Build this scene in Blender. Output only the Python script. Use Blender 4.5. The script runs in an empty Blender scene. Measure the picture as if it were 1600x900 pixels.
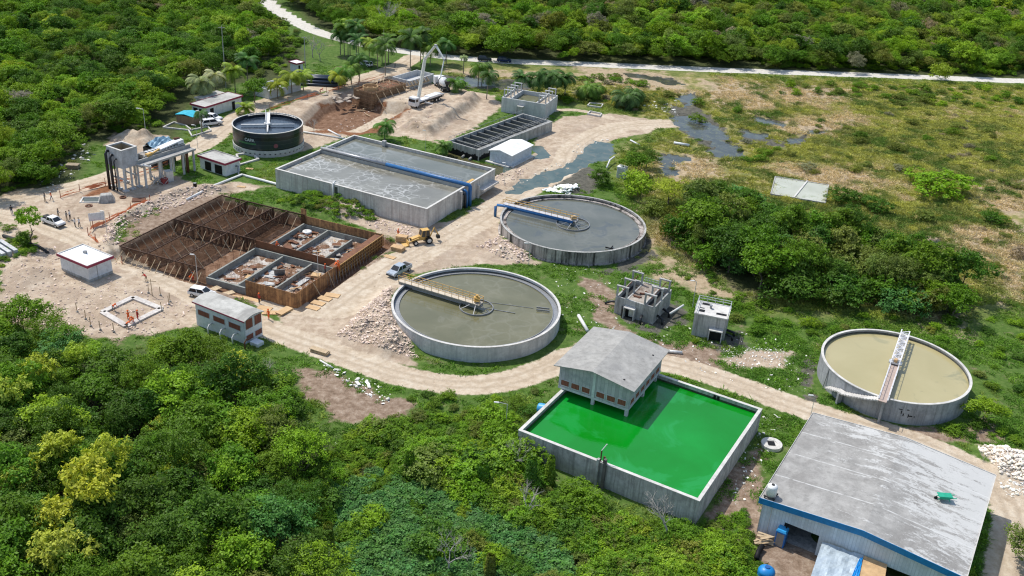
import bpy, bmesh, math, random
import numpy as np
from mathutils import Vector, Matrix
random.seed(7); rng = np.random.default_rng(11)
SC = bpy.context.scene; COL = SC.collection
R = math.radians
# ------------------------------------------------------------------ camera, sky, sun, exposure
F_PX, PITCH, ROLL, CAM_H = 1552.0, R(26.87), R(3.85), 80.0
cd = bpy.data.cameras.new('camera'); cam = bpy.data.objects.new('camera', cd); COL.objects.link(cam)
cd.sensor_width = 36.0; cd.lens = 36.0*F_PX/1600.0; cd.clip_start = 1.0; cd.clip_end = 6000.0
_f = Vector((0, math.cos(PITCH), -math.sin(PITCH))); _u0 = Vector((0, math.sin(PITCH), math.cos(PITCH))); _r0 = Vector((1, 0, 0))
_r = _r0*math.cos(ROLL) + _u0*math.sin(ROLL); _u = -_r0*math.sin(ROLL) + _u0*math.cos(ROLL)
cam.matrix_world = Matrix(((_r.x, _u.x, -_f.x, 0), (_r.y, _u.y, -_f.y, 0), (_r.z, _u.z, -_f.z, CAM_H), (0, 0, 0, 1)))
SC.camera = cam
SUN_AZ, SUN_EL = R(140), R(58)          # direction towards the sun (from +X, counter-clockwise)
w = bpy.data.worlds.new('World'); SC.world = w; w.use_nodes = True
nt = w.node_tree; bg = nt.nodes['Background']
sky = nt.nodes.new('ShaderNodeTexSky'); sky.sky_type = 'NISHITA'; sky.sun_disc = False
sky.sun_elevation = SUN_EL; sky.sun_rotation = math.pi/2 - SUN_AZ; sky.air_density = 1.2; sky.dust_density = 1.5
nt.links.new(sky.outputs[0], bg.inputs[0]); bg.inputs[1].default_value = 0.15
sl = bpy.data.lights.new('sun', 'SUN'); sl.energy = 3.7; sl.angle = R(0.6); sl.color = (1.0, 0.96, 0.89)
so = bpy.data.objects.new('sun', sl); COL.objects.link(so); so.location = (0, 0, 200)
sd = Vector((math.cos(SUN_EL)*math.cos(SUN_AZ), math.cos(SUN_EL)*math.sin(SUN_AZ), math.sin(SUN_EL)))
so.rotation_euler = sd.to_track_quat('Z', 'Y').to_euler()
vs = SC.view_settings; vs.view_transform = 'Standard'; vs.look = 'None'; vs.gamma = 1.0; vs.exposure = 0.13
SC.render.engine = 'CYCLES'; SC.cycles.max_bounces = 6; SC.cycles.diffuse_bounces = 3; SC.cycles.glossy_bounces = 2
SC.cycles.transmission_bounces = 2; SC.cycles.transparent_max_bounces = 4
SC.cycles.use_adaptive_sampling = True; SC.cycles.use_denoising = True; SC.cycles.denoising_input_passes = 'RGB_ALBEDO_NORMAL'; SC.cycles.denoising_prefilter = 'NONE'; SC.cycles.filter_width = 1.2; SC.cycles.adaptive_threshold = .005

# ------------------------------------------------------------------ photo measurements -> ground plan
def ray(px, py):
    x = (px-800)/F_PX; y = -(py-450)/F_PX; c, s = math.cos(ROLL), math.sin(ROLL); x, y = c*x-s*y, s*x+c*y
    return (x, math.cos(PITCH)+y*math.sin(PITCH), -math.sin(PITCH)+y*math.cos(PITCH))
def G(px, py, z=0.0):
    d = ray(px, py); t = (CAM_H-z)/-d[2]; return np.array([d[0]*t, d[1]*t])
def G3(px, py, z=0.0): g = G(px, py, z); return (g[0], g[1], z)
def Wy(px, py, y):
    d = ray(px, py); t = y/d[1]; return (d[0]*t, y, CAM_H+d[2]*t)
def pix(x, y, z):
    x = np.asarray(x, float); y = np.asarray(y, float); zz = np.asarray(z, float)-CAM_H
    f = y*math.cos(PITCH)-zz*math.sin(PITCH); u = y*math.sin(PITCH)+zz*math.cos(PITCH)
    a = x/f; b = u/f; c, s = math.cos(ROLL), math.sin(ROLL)
    return 800+F_PX*(c*a+s*b), 450-F_PX*(-s*a+c*b)

# ------------------------------------------------------------------ noise and polygon fields (numpy)
def _hash(ix, iy, seed):
    n = (ix.astype(np.int64)*374761393 + iy.astype(np.int64)*668265263 + seed*974711) & 0x7fffffff
    n = ((n ^ (n >> 13))*1274126177) & 0x7fffffff
    return ((n ^ (n >> 16)) & 0xffff)/65535.0
def vnoise(x, y, seed=0):
    ix = np.floor(x); iy = np.floor(y); fx = x-ix; fy = y-iy
    fx = fx*fx*(3-2*fx); fy = fy*fy*(3-2*fy)
    a = _hash(ix, iy, seed); b = _hash(ix+1, iy, seed); c = _hash(ix, iy+1, seed); d = _hash(ix+1, iy+1, seed)
    return (a*(1-fx)+b*fx)*(1-fy)+(c*(1-fx)+d*fx)*fy
def fbm(x, y, s=1.0, o=4, seed=0):
    v = 0; a = .5; t = 0
    for k in range(o): v = v+a*vnoise(x/s+17.3*k, y/s-9.1*k, seed+k); t += a; a *= .5; s *= .5
    return v/t
def gp(pts, z=0.0): return np.array([G(px, py, z) for px, py in pts])
def seg_dist(x, y, P, closed=True):
    d = np.full(x.shape, 1e9); n = len(P)
    for i in range(n if closed else n-1):
        a = P[i]; b = P[(i+1) % n]; ab = b-a; L = ab@ab+1e-9
        t = np.clip(((x-a[0])*ab[0]+(y-a[1])*ab[1])/L, 0, 1)
        d = np.minimum(d, np.hypot(x-a[0]-t*ab[0], y-a[1]-t*ab[1]))
    return d
def inside(x, y, P):
    c = np.zeros(x.shape, bool); n = len(P); j = n-1
    for i in range(n):
        xi, yi = P[i]; xj, yj = P[j]
        c ^= ((yi > y) != (yj > y)) & (x < (xj-xi)*(y-yi)/(yj-yi+1e-12)+xi); j = i
    return c
def sdf(x, y, P): return np.where(inside(x, y, P), 1, -1)*seg_dist(x, y, P)
def pmask(x, y, polys, w=1.5):
    m = np.zeros(x.shape)
    for P in polys:
        lo = P.min(0)-w; hi = P.max(0)+w; k = (x > lo[0]) & (x < hi[0]) & (y > lo[1]) & (y < hi[1])
        if k.any(): m[k] = np.maximum(m[k], np.clip(.5+sdf(x[k], y[k], P)/(2*w), 0, 1))
    return m
def lmask(x, y, lines, w=1.0):
    m = np.zeros(x.shape)
    for P, hw in lines:
        lo = P.min(0)-w-hw; hi = P.max(0)+w+hw; k = (x > lo[0]) & (x < hi[0]) & (y > lo[1]) & (y < hi[1])
        if k.any(): m[k] = np.maximum(m[k], np.clip(.5+(hw-seg_dist(x[k], y[k], P, False))/(2*w), 0, 1))
    return m
def smooth_line(P, n=6):
    out = []; L = len(P)
    for i in range(L-1):
        p0, p1, p2, p3 = P[max(i-1, 0)], P[i], P[i+1], P[min(i+2, L-1)]
        for k in range(n):
            t = k/n; out.append(.5*((2*p1)+(p2-p0)*t+(2*p0-5*p1+4*p2-p3)*t*t+(3*p1-p0-3*p2+p3)*t**3))
    out.append(P[-1]); return np.array(out)

# ------------------------------------------------------------------ materials
MATS = {}
def ramp(nt, fac, stops):
    r = nt.nodes.new('ShaderNodeValToRGB'); e = r.color_ramp.elements
    while len(e) < len(stops): e.new(.5)
    for k, (p, c) in enumerate(stops): e[k].position = p; e[k].color = (*c, 1) if len(c) == 3 else c
    nt.links.new(fac, r.inputs[0]); return r.outputs[0]
def noise(nt, vec, scale, detail=4, rough=.6, dist=0):
    n = nt.nodes.new('ShaderNodeTexNoise'); n.inputs['Scale'].default_value = scale; n.inputs['Detail'].default_value = detail
    n.inputs['Roughness'].default_value = rough; n.inputs['Distortion'].default_value = dist
    if vec is not None: nt.links.new(vec, n.inputs['Vector'])
    return n.outputs[0]
def mixc(nt, fac, a, b, mode='MIX'):
    m = nt.nodes.new('ShaderNodeMix'); m.data_type = 'RGBA'; m.blend_type = mode
    for s, v in ((m.inputs[0], fac), (m.inputs[6], a), (m.inputs[7], b)):
        if isinstance(v, (int, float)): s.default_value = v
        elif isinstance(v, tuple): s.default_value = (*v, 1)
        else: nt.links.new(v, s)
    return m.outputs[2]
def math_(nt, op, a, b=0.0, clamp=False):
    m = nt.nodes.new('ShaderNodeMath'); m.operation = op; m.use_clamp = clamp
    for s, v in ((m.inputs[0], a), (m.inputs[1], b)):
        if isinstance(v, (int, float)): s.default_value = v
        else: nt.links.new(v, s)
    return m.outputs[0]
def newmat(name):
    m = bpy.data.materials.new(name); m.use_nodes = True; nt = m.node_tree
    return m, nt, nt.nodes['Principled BSDF']
def mapped(nt, scale=(1, 1, 1), coord='Object'):
    tc = nt.nodes.new('ShaderNodeTexCoord'); mp = nt.nodes.new('ShaderNodeMapping'); mp.inputs['Scale'].default_value = scale
    nt.links.new(tc.outputs[coord], mp.inputs[0]); return mp.outputs[0]
def mat(name, col, rough=.7, metal=0.0, var=.12, scale=2.0, stain=None, bump=0.0, spec=.4, streak=None, streak_amt=.6, streak_scale=(2.2, 2.2, .12)):
    """painted or cast surface: base colour with mottling, optional stain patches and vertical run marks"""
    if name in MATS: return MATS[name]
    m, nt, b = newmat(name); v = mapped(nt)
    n = noise(nt, v, scale, 5, .65)
    lo = tuple(c*(1-var*1.6) for c in col); hi = tuple(min(1, c*(1+var)) for c in col)
    c = ramp(nt, n, [(.3, lo), (.7, hi)])
    if stain:
        n2 = noise(nt, v, scale*.35, 8, .7, .4); f = ramp(nt, n2, [(.48, (0, 0, 0)), (.62, (1, 1, 1))])
        c = mixc(nt, math_(nt, 'MULTIPLY', f, stain[1]), c, stain[0])
    if scale < 1.3 and name not in ('roof_bright',):
        g1 = noise(nt, v, 1.7, 10, .82); c = mixc(nt, ramp(nt, g1, [(.50, (0, 0, 0)), (.68, (.55, .55, .55))]), c, tuple(k*.42 for k in col))
        g2 = noise(nt, v, .45, 8, .75); c = mixc(nt, ramp(nt, g2, [(.50, (0, 0, 0)), (.62, (.4, .4, .4))]), c, tuple(k*.62 for k in col))
    if streak:
        v2 = mapped(nt, streak_scale); n3 = noise(nt, v2, 1.0, 6, .75)
        f = ramp(nt, n3, [(.47, (0, 0, 0)), (.60, (1, 1, 1))]); c = mixc(nt, math_(nt, 'MULTIPLY', f, streak_amt), c, streak)
    nt.links.new(c, b.inputs['Base Color'])
    b.inputs['Roughness'].default_value = rough; b.inputs['Metallic'].default_value = metal; b.inputs['Specular IOR Level'].default_value = spec
    if bump:
        bp = nt.nodes.new('ShaderNodeBump'); bp.inputs['Strength'].default_value = bump; bp.inputs['Distance'].default_value = .05
        nt.links.new(noise(nt, v, scale*4, 4), bp.inputs['Height']); nt.links.new(bp.outputs[0], b.inputs['Normal'])
    MATS[name] = m; return m
def striped(name, col, gap, axis=0, period=.3, width=.1, rough=.6, var=.1, coord='Object', stain=None):
    """boards or sheet ribs: narrow seams of colour gap every period along an axis, with board to board variation"""
    if name in MATS: return MATS[name]
    m, nt, b = newmat(name); v = mapped(nt); sx = nt.nodes.new('ShaderNodeSeparateXYZ'); nt.links.new(v, sx.inputs[0])
    if axis == 'xy': a = math_(nt, 'ADD', sx.outputs[0], sx.outputs[1])
    else: a = sx.outputs[axis]
    q = math_(nt, 'DIVIDE', a, period); fr = math_(nt, 'FRACT', q); fl = math_(nt, 'FLOOR', q)
    wn = nt.nodes.new('ShaderNodeTexWhiteNoise'); wn.noise_dimensions = '1D'; nt.links.new(fl, wn.inputs['W'])
    n = noise(nt, v, 1.5, 5, .7); t = math_(nt, 'ADD', math_(nt, 'MULTIPLY', wn.outputs[0], .6), math_(nt, 'MULTIPLY', n, .5))
    c = ramp(nt, t, [(.15, tuple(k*(1-var*2) for k in col)), (.85, tuple(min(1, k*(1+var)) for k in col))])
    if stain:
        f = ramp(nt, noise(nt, v, .8, 6, .75), [(.46, (0, 0, 0)), (.6, (1, 1, 1))]); c = mixc(nt, math_(nt, 'MULTIPLY', f, stain[1]), c, stain[0])
    s = math_(nt, 'LESS_THAN', fr, width); c = mixc(nt, s, c, gap)
    nt.links.new(c, b.inputs['Base Color']); b.inputs['Roughness'].default_value = rough
    MATS[name] = m; return m
def water(name, col, col2, scale=.12, rough=.06, ripple=.05, foam=None, spec=.5, patch=None):
    if name in MATS: return MATS[name]
    m, nt, b = newmat(name); v = mapped(nt)
    c = ramp(nt, noise(nt, v, scale, 4, .55, .5), [(.35, col), (.68, col2)])
    if patch:
        f = ramp(nt, noise(nt, v, patch[1], 5, .6, .8), [(patch[2], (0, 0, 0)), (patch[2]+.08, (1, 1, 1))]); c = mixc(nt, math_(nt, 'MULTIPLY', f, patch[3]), c, patch[0])
    if foam:
        vn = nt.nodes.new('ShaderNodeTexVoronoi'); vn.feature = 'DISTANCE_TO_EDGE'; vn.inputs['Scale'].default_value = foam[1]
        dd = nt.nodes.new('ShaderNodeVectorMath'); dd.operation = 'ADD'; nz = nt.nodes.new('ShaderNodeTexNoise'); nz.inputs['Scale'].default_value = foam[1]*1.2; nz.inputs['Detail'].default_value = 4
        nt.links.new(v, nz.inputs['Vector']); sc_ = nt.nodes.new('ShaderNodeVectorMath'); sc_.operation = 'SCALE'; sc_.inputs[3].default_value = 1.6/foam[1]*.5
        nt.links.new(nz.outputs[1], sc_.inputs[0]); nt.links.new(v, dd.inputs[0]); nt.links.new(sc_.outputs[0], dd.inputs[1]); nt.links.new(dd.outputs[0], vn.inputs['Vector'])
        e = ramp(nt, vn.outputs['Distance'], [(0.0, (1, 1, 1)), (.11, (0, 0, 0))])
        g = ramp(nt, noise(nt, v, foam[1]*.22, 3, .6), [(.44, (0, 0, 0)), (.58, (1, 1, 1))])
        w2 = ramp(nt, noise(nt, v, foam[1]*1.6, 6, .7, 1.2), [(.5, (0, 0, 0)), (.72, (.6, .6, .6))])
        fm = math_(nt, 'MULTIPLY', math_(nt, 'MAXIMUM', e, w2), g); c = mixc(nt, math_(nt, 'MULTIPLY', fm, foam[2]), c, foam[0])
    nt.links.new(c, b.inputs['Base Color']); b.inputs['Roughness'].default_value = rough; b.inputs['Specular IOR Level'].default_value = spec
    bp = nt.nodes.new('ShaderNodeBump'); bp.inputs['Strength'].default_value = ripple; bp.inputs['Distance'].default_value = .1
    nt.links.new(noise(nt, v, 1.6, 4, .6), bp.inputs['Height']); nt.links.new(bp.outputs[0], b.inputs['Normal'])
    MATS[name] = m; return m

# ------------------------------------------------------------------ mesh building
class MB:
    def __init__(s): s.v = []; s.f = []; s.mi = []; s.cur = 0
    def add(s, vs, fs):
        o = len(s.v); s.v += [tuple(map(float, p)) for p in vs]; s.f += [tuple(o+i for i in f) for f in fs]; s.mi += [s.cur]*len(fs); return s
    def box(s, x0, x1, y0, y1, z0, z1):
        return s.add([(x0, y0, z0), (x1, y0, z0), (x1, y1, z0), (x0, y1, z0), (x0, y0, z1), (x1, y0, z1), (x1, y1, z1), (x0, y1, z1)],
                     [(0, 3, 2, 1), (4, 5, 6, 7), (0, 1, 5, 4), (1, 2, 6, 5), (2, 3, 7, 6), (3, 0, 4, 7)])
    def cbox(s, c, size, rz=0.0, tilt=0.0, ax='x'):
        M = Matrix.Translation(Vector(c)) @ Matrix.Rotation(rz, 4, 'Z') @ Matrix.Rotation(tilt, 4, ax.upper())
        a, b, d = (k/2 for k in size); vs = [M @ Vector(p) for p in ((-a, -b, -d), (a, -b, -d), (a, b, -d), (-a, b, -d), (-a, -b, d), (a, -b, d), (a, b, d), (-a, b, d))]
        return s.add(vs, [(0, 3, 2, 1), (4, 5, 6, 7), (0, 1, 5, 4), (1, 2, 6, 5), (2, 3, 7, 6), (3, 0, 4, 7)])
    def tube(s, pts, r, n=8, cap=True):
        P = [Vector(p) for p in pts]; rs = r if isinstance(r, (list, tuple)) else [r]*len(P); vs = []; fs = []
        up = Vector((0, 0, 1))
        for i, p in enumerate(P):
            t = (P[min(i+1, len(P)-1)]-P[max(i-1, 0)]).normalized()
            a = up if abs(t.z) < .95 else Vector((1, 0, 0)); u = t.cross(a).normalized(); v = u.cross(t).normalized()
            for k in range(n):
                an = 2*math.pi*(k+.5)/n; vs.append(p+(u*math.cos(an)+v*math.sin(an))*rs[i])
        for i in range(len(P)-1):
            for k in range(n): k2 = (k+1) % n; fs.append((i*n+k, i*n+k2, (i+1)*n+k2, (i+1)*n+k))
        if cap: fs.append(tuple(reversed(range(n)))); fs.append(tuple((len(P)-1)*n+k for k in range(n)))
        return s.add(vs, fs)
    def bar(s, p, q, r=.03): return s.tube([p, q], r*1.414, 4)
    def prism(s, poly, z0, z1):
        n = len(poly); vs = [(*p[:2], z0) for p in poly]+[(*p[:2], z1) for p in poly]
        return s.add(vs, [tuple(reversed(range(n))), tuple(range(n, 2*n))]+[(k, (k+1) % n, n+(k+1) % n, n+k) for k in range(n)])
    def profile(s, pts, y0, y1, inset=0.0):
        """side profile in xz drawn out along y"""
        n = len(pts); vs = [(p[0], y0, p[1]) for p in pts]+[(p[0], y1, p[1]) for p in pts]
        return s.add(vs, [tuple(range(n)), tuple(reversed(range(n, 2*n)))]+[(k, n+k, n+(k+1) % n, (k+1) % n) for k in range(n)])
    def frustum(s, b, t, z0, z1):
        """b, t: (x0,x1,y0,y1) bottom and top rectangles"""
        return s.add([(b[0], b[2], z0), (b[1], b[2], z0), (b[1], b[3], z0), (b[0], b[3], z0), (t[0], t[2], z1), (t[1], t[2], z1), (t[1], t[3], z1), (t[0], t[3], z1)],
                     [(0, 3, 2, 1), (4, 5, 6, 7), (0, 1, 5, 4), (1, 2, 6, 5), (2, 3, 7, 6), (3, 0, 4, 7)])
    def ring(s, r0, r1, z0, z1, n=96, c=(0, 0), a0=0, a1=2*math.pi):
        full = abs(a1-a0-2*math.pi) < 1e-6; m = n if full else n+1; vs = []; fs = []
        for k in range(m):
            a = a0+(a1-a0)*k/n; x, y = math.cos(a), math.sin(a)
            vs += [(c[0]+r0*x, c[1]+r0*y, z0), (c[0]+r1*x, c[1]+r1*y, z0), (c[0]+r1*x, c[1]+r1*y, z1), (c[0]+r0*x, c[1]+r0*y, z1)]
        for k in range(n if full else n):
            a = 4*k; b = 4*((k+1) % m)
            for i in range(4): j = (i+1) % 4; fs.append((a+i, b+i, b+j, a+j))
        return s.add(vs, fs)
    def disc(s, r, z, n=96, c=(0, 0)): return s.add([(c[0]+r*math.cos(2*math.pi*k/n), c[1]+r*math.sin(2*math.pi*k/n), z) for k in range(n)], [tuple(range(n))])
    def lathe(s, prof, n=20, c=(0, 0, 0)):
        vs = [(c[0]+r*math.cos(2*math.pi*k/n), c[1]+r*math.sin(2*math.pi*k/n), c[2]+z) for r, z in prof for k in range(n)]
        fs = [(i*n+k, i*n+(k+1) % n, (i+1)*n+(k+1) % n, (i+1)*n+k) for i in range(len(prof)-1) for k in range(n)]
        fs += [tuple(reversed(range(n))), tuple((len(prof)-1)*n+k for k in range(n))]
        return s.add(vs, fs)
    def build(s, name, m, parent=None, smooth=False, bevel=0.0, loc=None, rz=0.0):
        me = bpy.data.meshes.new(name); me.from_pydata(s.v, [], s.f)
        for x in (m if isinstance(m, (list, tuple)) else [m]): me.materials.append(x)
        if any(s.mi): me.polygons.foreach_set('material_index', s.mi)
        me.validate(); me.update()
        bm = bmesh.new(); bm.from_mesh(me); bmesh.ops.recalc_face_normals(bm, faces=bm.faces)
        if bevel: bmesh.ops.bevel(bm, geom=[e for e in bm.edges if len(e.link_faces) == 2 and e.calc_face_angle(0) > .5], offset=bevel, segments=2, affect='EDGES', clamp_overlap=True)
        bm.to_mesh(me); bm.free()
        if smooth: me.polygons.foreach_set('use_smooth', [True]*len(me.polygons)); 
        o = bpy.data.objects.new(name, me); COL.objects.link(o)
        if parent: o.parent = parent
        if loc is not None: o.location = loc
        o.rotation_euler.z = rz; return o
def tag(o, label=None, cat=None, group=None, kind=None):
    for k, v in (('label', label), ('category', cat), ('group', group), ('kind', kind)):
        if v: o[k] = v
    return o
def thing(name, label, cat, loc=(0, 0, 0), rz=0.0, group=None):
    o = bpy.data.objects.new(name, None); COL.objects.link(o); o.location = loc; o.rotation_euler = (0, 0, rz); o.empty_display_size = .5
    return tag(o, label, cat, group)
def dup(src, loc, rz=0.0, scale=None, label=None, group=None):
    def cp(o, parent):
        c = o.copy(); COL.objects.link(c); c.parent = parent
        for ch in KIDS.get(o.name, o.children): cp(ch, c)
        return c
    c = cp(src, None); c.location = loc; c.rotation_euler = (0, 0, rz)
    if scale is not None: c.scale = scale if isinstance(scale, tuple) else (scale,)*3
    if label: c['label'] = label
    if group: c['group'] = group
    return c
KIDS = {}
def frame3(L, B, Rr, z):
    """frame of a rectangle seen by its left, bottom and right corners at height z: origin xy, yaw, length, width"""
    l, b, r = G(*L, z), G(*B, z), G(*Rr, z); d = b-l; a = np.linalg.norm(d); d /= a; n = np.array([-d[1], d[0]]); wd = float((r-b)@n)
    return (float(l[0]), float(l[1])), math.atan2(d[1], d[0]), float(a), wd
def tolocal(o, yaw, p):
    dx, dy = p[0]-o[0], p[1]-o[1]; c, s = math.cos(yaw), math.sin(yaw); return (c*dx+s*dy, -s*dx+c*dy)
def toworld(o, yaw, x, y): c, s = math.cos(yaw), math.sin(yaw); return (o[0]+c*x-s*y, o[1]+s*x+c*y)
# ------------------------------------------------------------------ ground plan: roads, yards, marsh, pits
ROAD_W = smooth_line(gp([(330, -40), (405, -5), (430, 14), (480, 43), (530, 60), (600, 75), (700, 89), (800, 96), (900, 99.5), (1000, 104), (1100, 108.5), (1200, 112), (1300, 115.5), (1400, 119), (1500, 123), (1640, 128)]))
TRACKS = [(smooth_line(gp(p)), hw) for p, hw in (
    ([(-60, 330), (0, 318), (70, 302), (150, 284), (230, 256), (310, 228), (350, 200), (400, 167), (470, 145), (560, 124), (620, 105), (645, 90)], 3.3),
    ([(-40, 330), (60, 350), (150, 385), (230, 422), (300, 458), (370, 492), (440, 522), (500, 543), (560, 565), (620, 585), (700, 600), (780, 598), (850, 577), (900, 556), (980, 558), (1060, 572), (1150, 600), (1230, 630), (1310, 655), (1400, 680), (1490, 715), (1560, 762), (1584, 815), (1578, 870), (1570, 930)], 2.7),
    ([(520, 480), (600, 425), (690, 375), (760, 338), (815, 300), (880, 262), (900, 230), (960, 200), (1045, 193)], 3.6),
    ([(430, 470), (540, 480), (600, 430)], 3.5), ([(830, 175), (900, 172), (960, 186)], 1.2),
    ([(700, 140), (640, 150), (560, 190), (480, 200)], 2.5))]
DIRT = [gp(p) for p in (
    [(0, 300), (160, 283), (250, 262), (330, 300), (290, 310), (185, 348), (180, 390), (300, 440), (320, 480), (300, 512), (180, 528), (90, 522), (0, 470)],
    [(430, 470), (530, 480), (640, 385), (640, 350), (690, 355), (775, 305), (830, 300), (780, 335), (785, 380), (845, 415), (740, 412), (640, 430), (605, 480), (640, 545), (655, 575), (560, 560), (440, 520)],
    [(470, 200), (480, 180), (540, 155), (640, 125), (700, 135), (770, 150), (785, 165), (740, 200), (690, 225), (640, 215), (560, 205), (540, 215), (440, 245), (470, 215)],
    [(840, 205), (880, 182), (960, 178), (1050, 194), (1000, 210), (945, 222), (930, 250), (870, 285), (770, 325), (740, 300), (775, 262), (835, 240)],
    [(165, 225), (180, 205), (260, 212), (250, 240), (190, 245)], [(545, 300), (660, 352), (640, 385), (580, 360), (500, 330)],
    [(1200, 545), (1235, 550), (1225, 575), (1150, 575), (1120, 560)], [(860, 555), (905, 540), (900, 560)],
    [(600, 385), (650, 340), (700, 350), (640, 400)], [(400, 185), (470, 155), (560, 128), (640, 105), (660, 140), (560, 165), (470, 190), (440, 215)], [(270, 290), (360, 285), (430, 290), (360, 300), (270, 320)])]
BROWN = [gp(p) for p in ([(455, 575), (520, 580), (590, 615), (650, 632), (640, 655), (600, 672), (520, 655), (470, 610)],
    [(0, 390), (90, 385), (110, 420), (190, 440), (300, 480), (300, 512), (180, 530), (90, 524), (0, 500)],
    [(150, 440), (300, 470), (300, 510), (160, 520)], [(905, 430), (960, 450), (965, 505), (1010, 530), (1130, 545), (1120, 580), (1050, 570), (940, 520)],
    [(1120, 740), (1190, 700), (1200, 800), (1190, 900), (1100, 850)], [(1185, 830), (1290, 845), (1400, 900), (1180, 930)],
    [(1260, 560), (1285, 640), (1380, 668), (1500, 672), (1540, 640), (1575, 690), (1450, 690), (1340, 665), (1262, 640)],
    [(195, 345), (300, 300), (370, 298), (330, 330), (200, 370)])]
RED = [gp(p) for p in ([(470, 205), (500, 160), (560, 145), (640, 170), (600, 205), (560, 212)], [(150, 295), (180, 282), (172, 302), (130, 308)])]
TAN = [gp(p) for p in ([(1090, 125), (1190, 128), (1230, 150), (1200, 185), (1110, 165)], [(1205, 130), (1330, 140), (1330, 160), (1210, 170)],
    [(1150, 180), (1330, 185), (1345, 215), (1220, 210)], [(1215, 255), (1300, 262), (1370, 262), (1390, 290), (1330, 310), (1300, 292), (1205, 280)],
    [(1480, 345), (1620, 350), (1620, 480), (1560, 470), (1545, 420), (1440, 395), (1440, 350)], [(1500, 270), (1620, 280), (1620, 340), (1540, 330)],
    [(1030, 250), (1120, 240), (1120, 275), (1040, 290)], [(1000, 410), (1100, 400), (1180, 470), (1090, 460), (1010, 425)], [(900, 100), (1060, 118), (1090, 150), (1050, 145), (900, 125)],
    [(1420, 480), (1500, 490), (1500, 530), (1440, 515)], [(1000, 305), (1060, 350), (1040, 400), (990, 400)], [(1300, 420), (1440, 400), (1430, 430), (1310, 445)],
    [(700, 108), (790, 112), (900, 112), (890, 124), (720, 120)])]
MARSH = [gp(p) for p in ([(700, 100), (1640, 135), (1640, 500), (1560, 470), (1440, 500), (1200, 480), (1050, 400), (1000, 400), (1010, 320), (960, 240), (1050, 200), (900, 160), (700, 130)],)]
MUD = [gp(p) for p in ([(1050, 165), (1090, 165), (1130, 200), (1150, 225), (1110, 235), (1070, 210), (1045, 185)], [(1150, 200), (1230, 222), (1225, 232), (1160, 220)],
    [(880, 285), (935, 262), (950, 270), (925, 300), (890, 305)], [(690, 118), (840, 125), (830, 140), (700, 138)],
    [(1010, 375), (1025, 395), (1000, 420), (940, 425), (985, 400)], [(1265, 555), (1283, 640), (1300, 655), (1270, 660), (1250, 600)],
    [(820, 280), (900, 255), (930, 265), (905, 290), (830, 300)], [(1100, 540), (1150, 520), (1165, 540), (1130, 552)], [(960, 490), (1060, 470), (1080, 500), (1020, 525)])]
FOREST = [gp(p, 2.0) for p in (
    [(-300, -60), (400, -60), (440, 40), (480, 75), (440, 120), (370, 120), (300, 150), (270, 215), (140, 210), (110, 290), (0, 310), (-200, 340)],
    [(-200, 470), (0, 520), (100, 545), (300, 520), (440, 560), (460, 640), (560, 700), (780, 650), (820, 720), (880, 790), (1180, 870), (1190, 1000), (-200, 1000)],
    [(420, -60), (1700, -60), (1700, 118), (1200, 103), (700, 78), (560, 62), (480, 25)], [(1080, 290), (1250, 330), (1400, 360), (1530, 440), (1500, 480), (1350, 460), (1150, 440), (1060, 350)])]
PITF = frame3((187, 384), (463, 459), (618, 370), 1.6)          # the big concrete works under construction
UPF = frame3((553, 138), (581, 145.5), (652, 110), 2.2)
def rect_poly(fr, x0, x1, y0, y1): return np.array([toworld(fr[0], fr[1], *p) for p in ((x0, y0), (x1, y0), (x1, y1), (x0, y1))])
BROWN.append(rect_poly(PITF, -4.5, PITF[2]+4, -4.5, PITF[3]+2.5)); DIRT.append(gp([(1528, 698), (1605, 706), (1612, 785), (1565, 772), (1550, 740)]))
PIT1 = rect_poly(PITF, -1.5, PITF[2]+2.2, -2.6, PITF[3]+1.6)
PIT2 = gp([(472, 196), (500, 168), (548, 150), (600, 165), (640, 168), (600, 190), (560, 210), (500, 205)], -1)
PONDS = [('teal', [(903, 252), (915, 232), (933, 221), (952, 224), (960, 234), (948, 246), (912, 258), (886, 272), (850, 284), (815, 296), (800, 300), (812, 286), (850, 272), (885, 262)]),
    ('dark', [(1052, 182), (1080, 178), (1095, 190), (1120, 200), (1135, 213), (1120, 220), (1090, 212), (1060, 200)]), ('dark', [(975, 114), (1010, 116), (1060, 124), (1062, 132), (1015, 125), (980, 120)]),
    ('dark', [(1032, 240), (1070, 243), (1078, 252), (1040, 256), (1028, 250)]), ('dark', [(1108, 234), (1150, 228), (1162, 240), (1150, 248), (1115, 247)]),
    ('dark', [(1058, 152), (1085, 145), (1092, 158), (1072, 168)]), ('dark', [(695, 122), (730, 118), (790, 125), (830, 128), (828, 136), (760, 134), (705, 130)]),
    ('dark', [(1150, 200), (1200, 208), (1208, 216), (1165, 214)]), ('dark', [(1225, 215), (1260, 212), (1262, 222), (1235, 226)]), ('dark', [(836, 232), (851, 230), (850, 246), (838, 247)]), ('dark', [(1176, 180), (1225, 190), (1222, 198), (1180, 190)]),
    ('dark', [(1440, 385), (1470, 372), (1476, 376), (1450, 392)]), ('dark', [(1040, 262), (1062, 266), (1050, 274), (1034, 270)]), ('dark', [(1118, 218), (1140, 222), (1132, 230), (1112, 227)]), ('dark', [(1262, 200), (1292, 204), (1284, 210), (1260, 208)])]
PONDG = [gp(p) for _, p in PONDS]
MILKY = gp([(1211, 278), (1294, 291), (1289, 319), (1204, 305)])
POOL = gp([(700, 236), (745, 252), (800, 262), (770, 275), (700, 245)])
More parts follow.
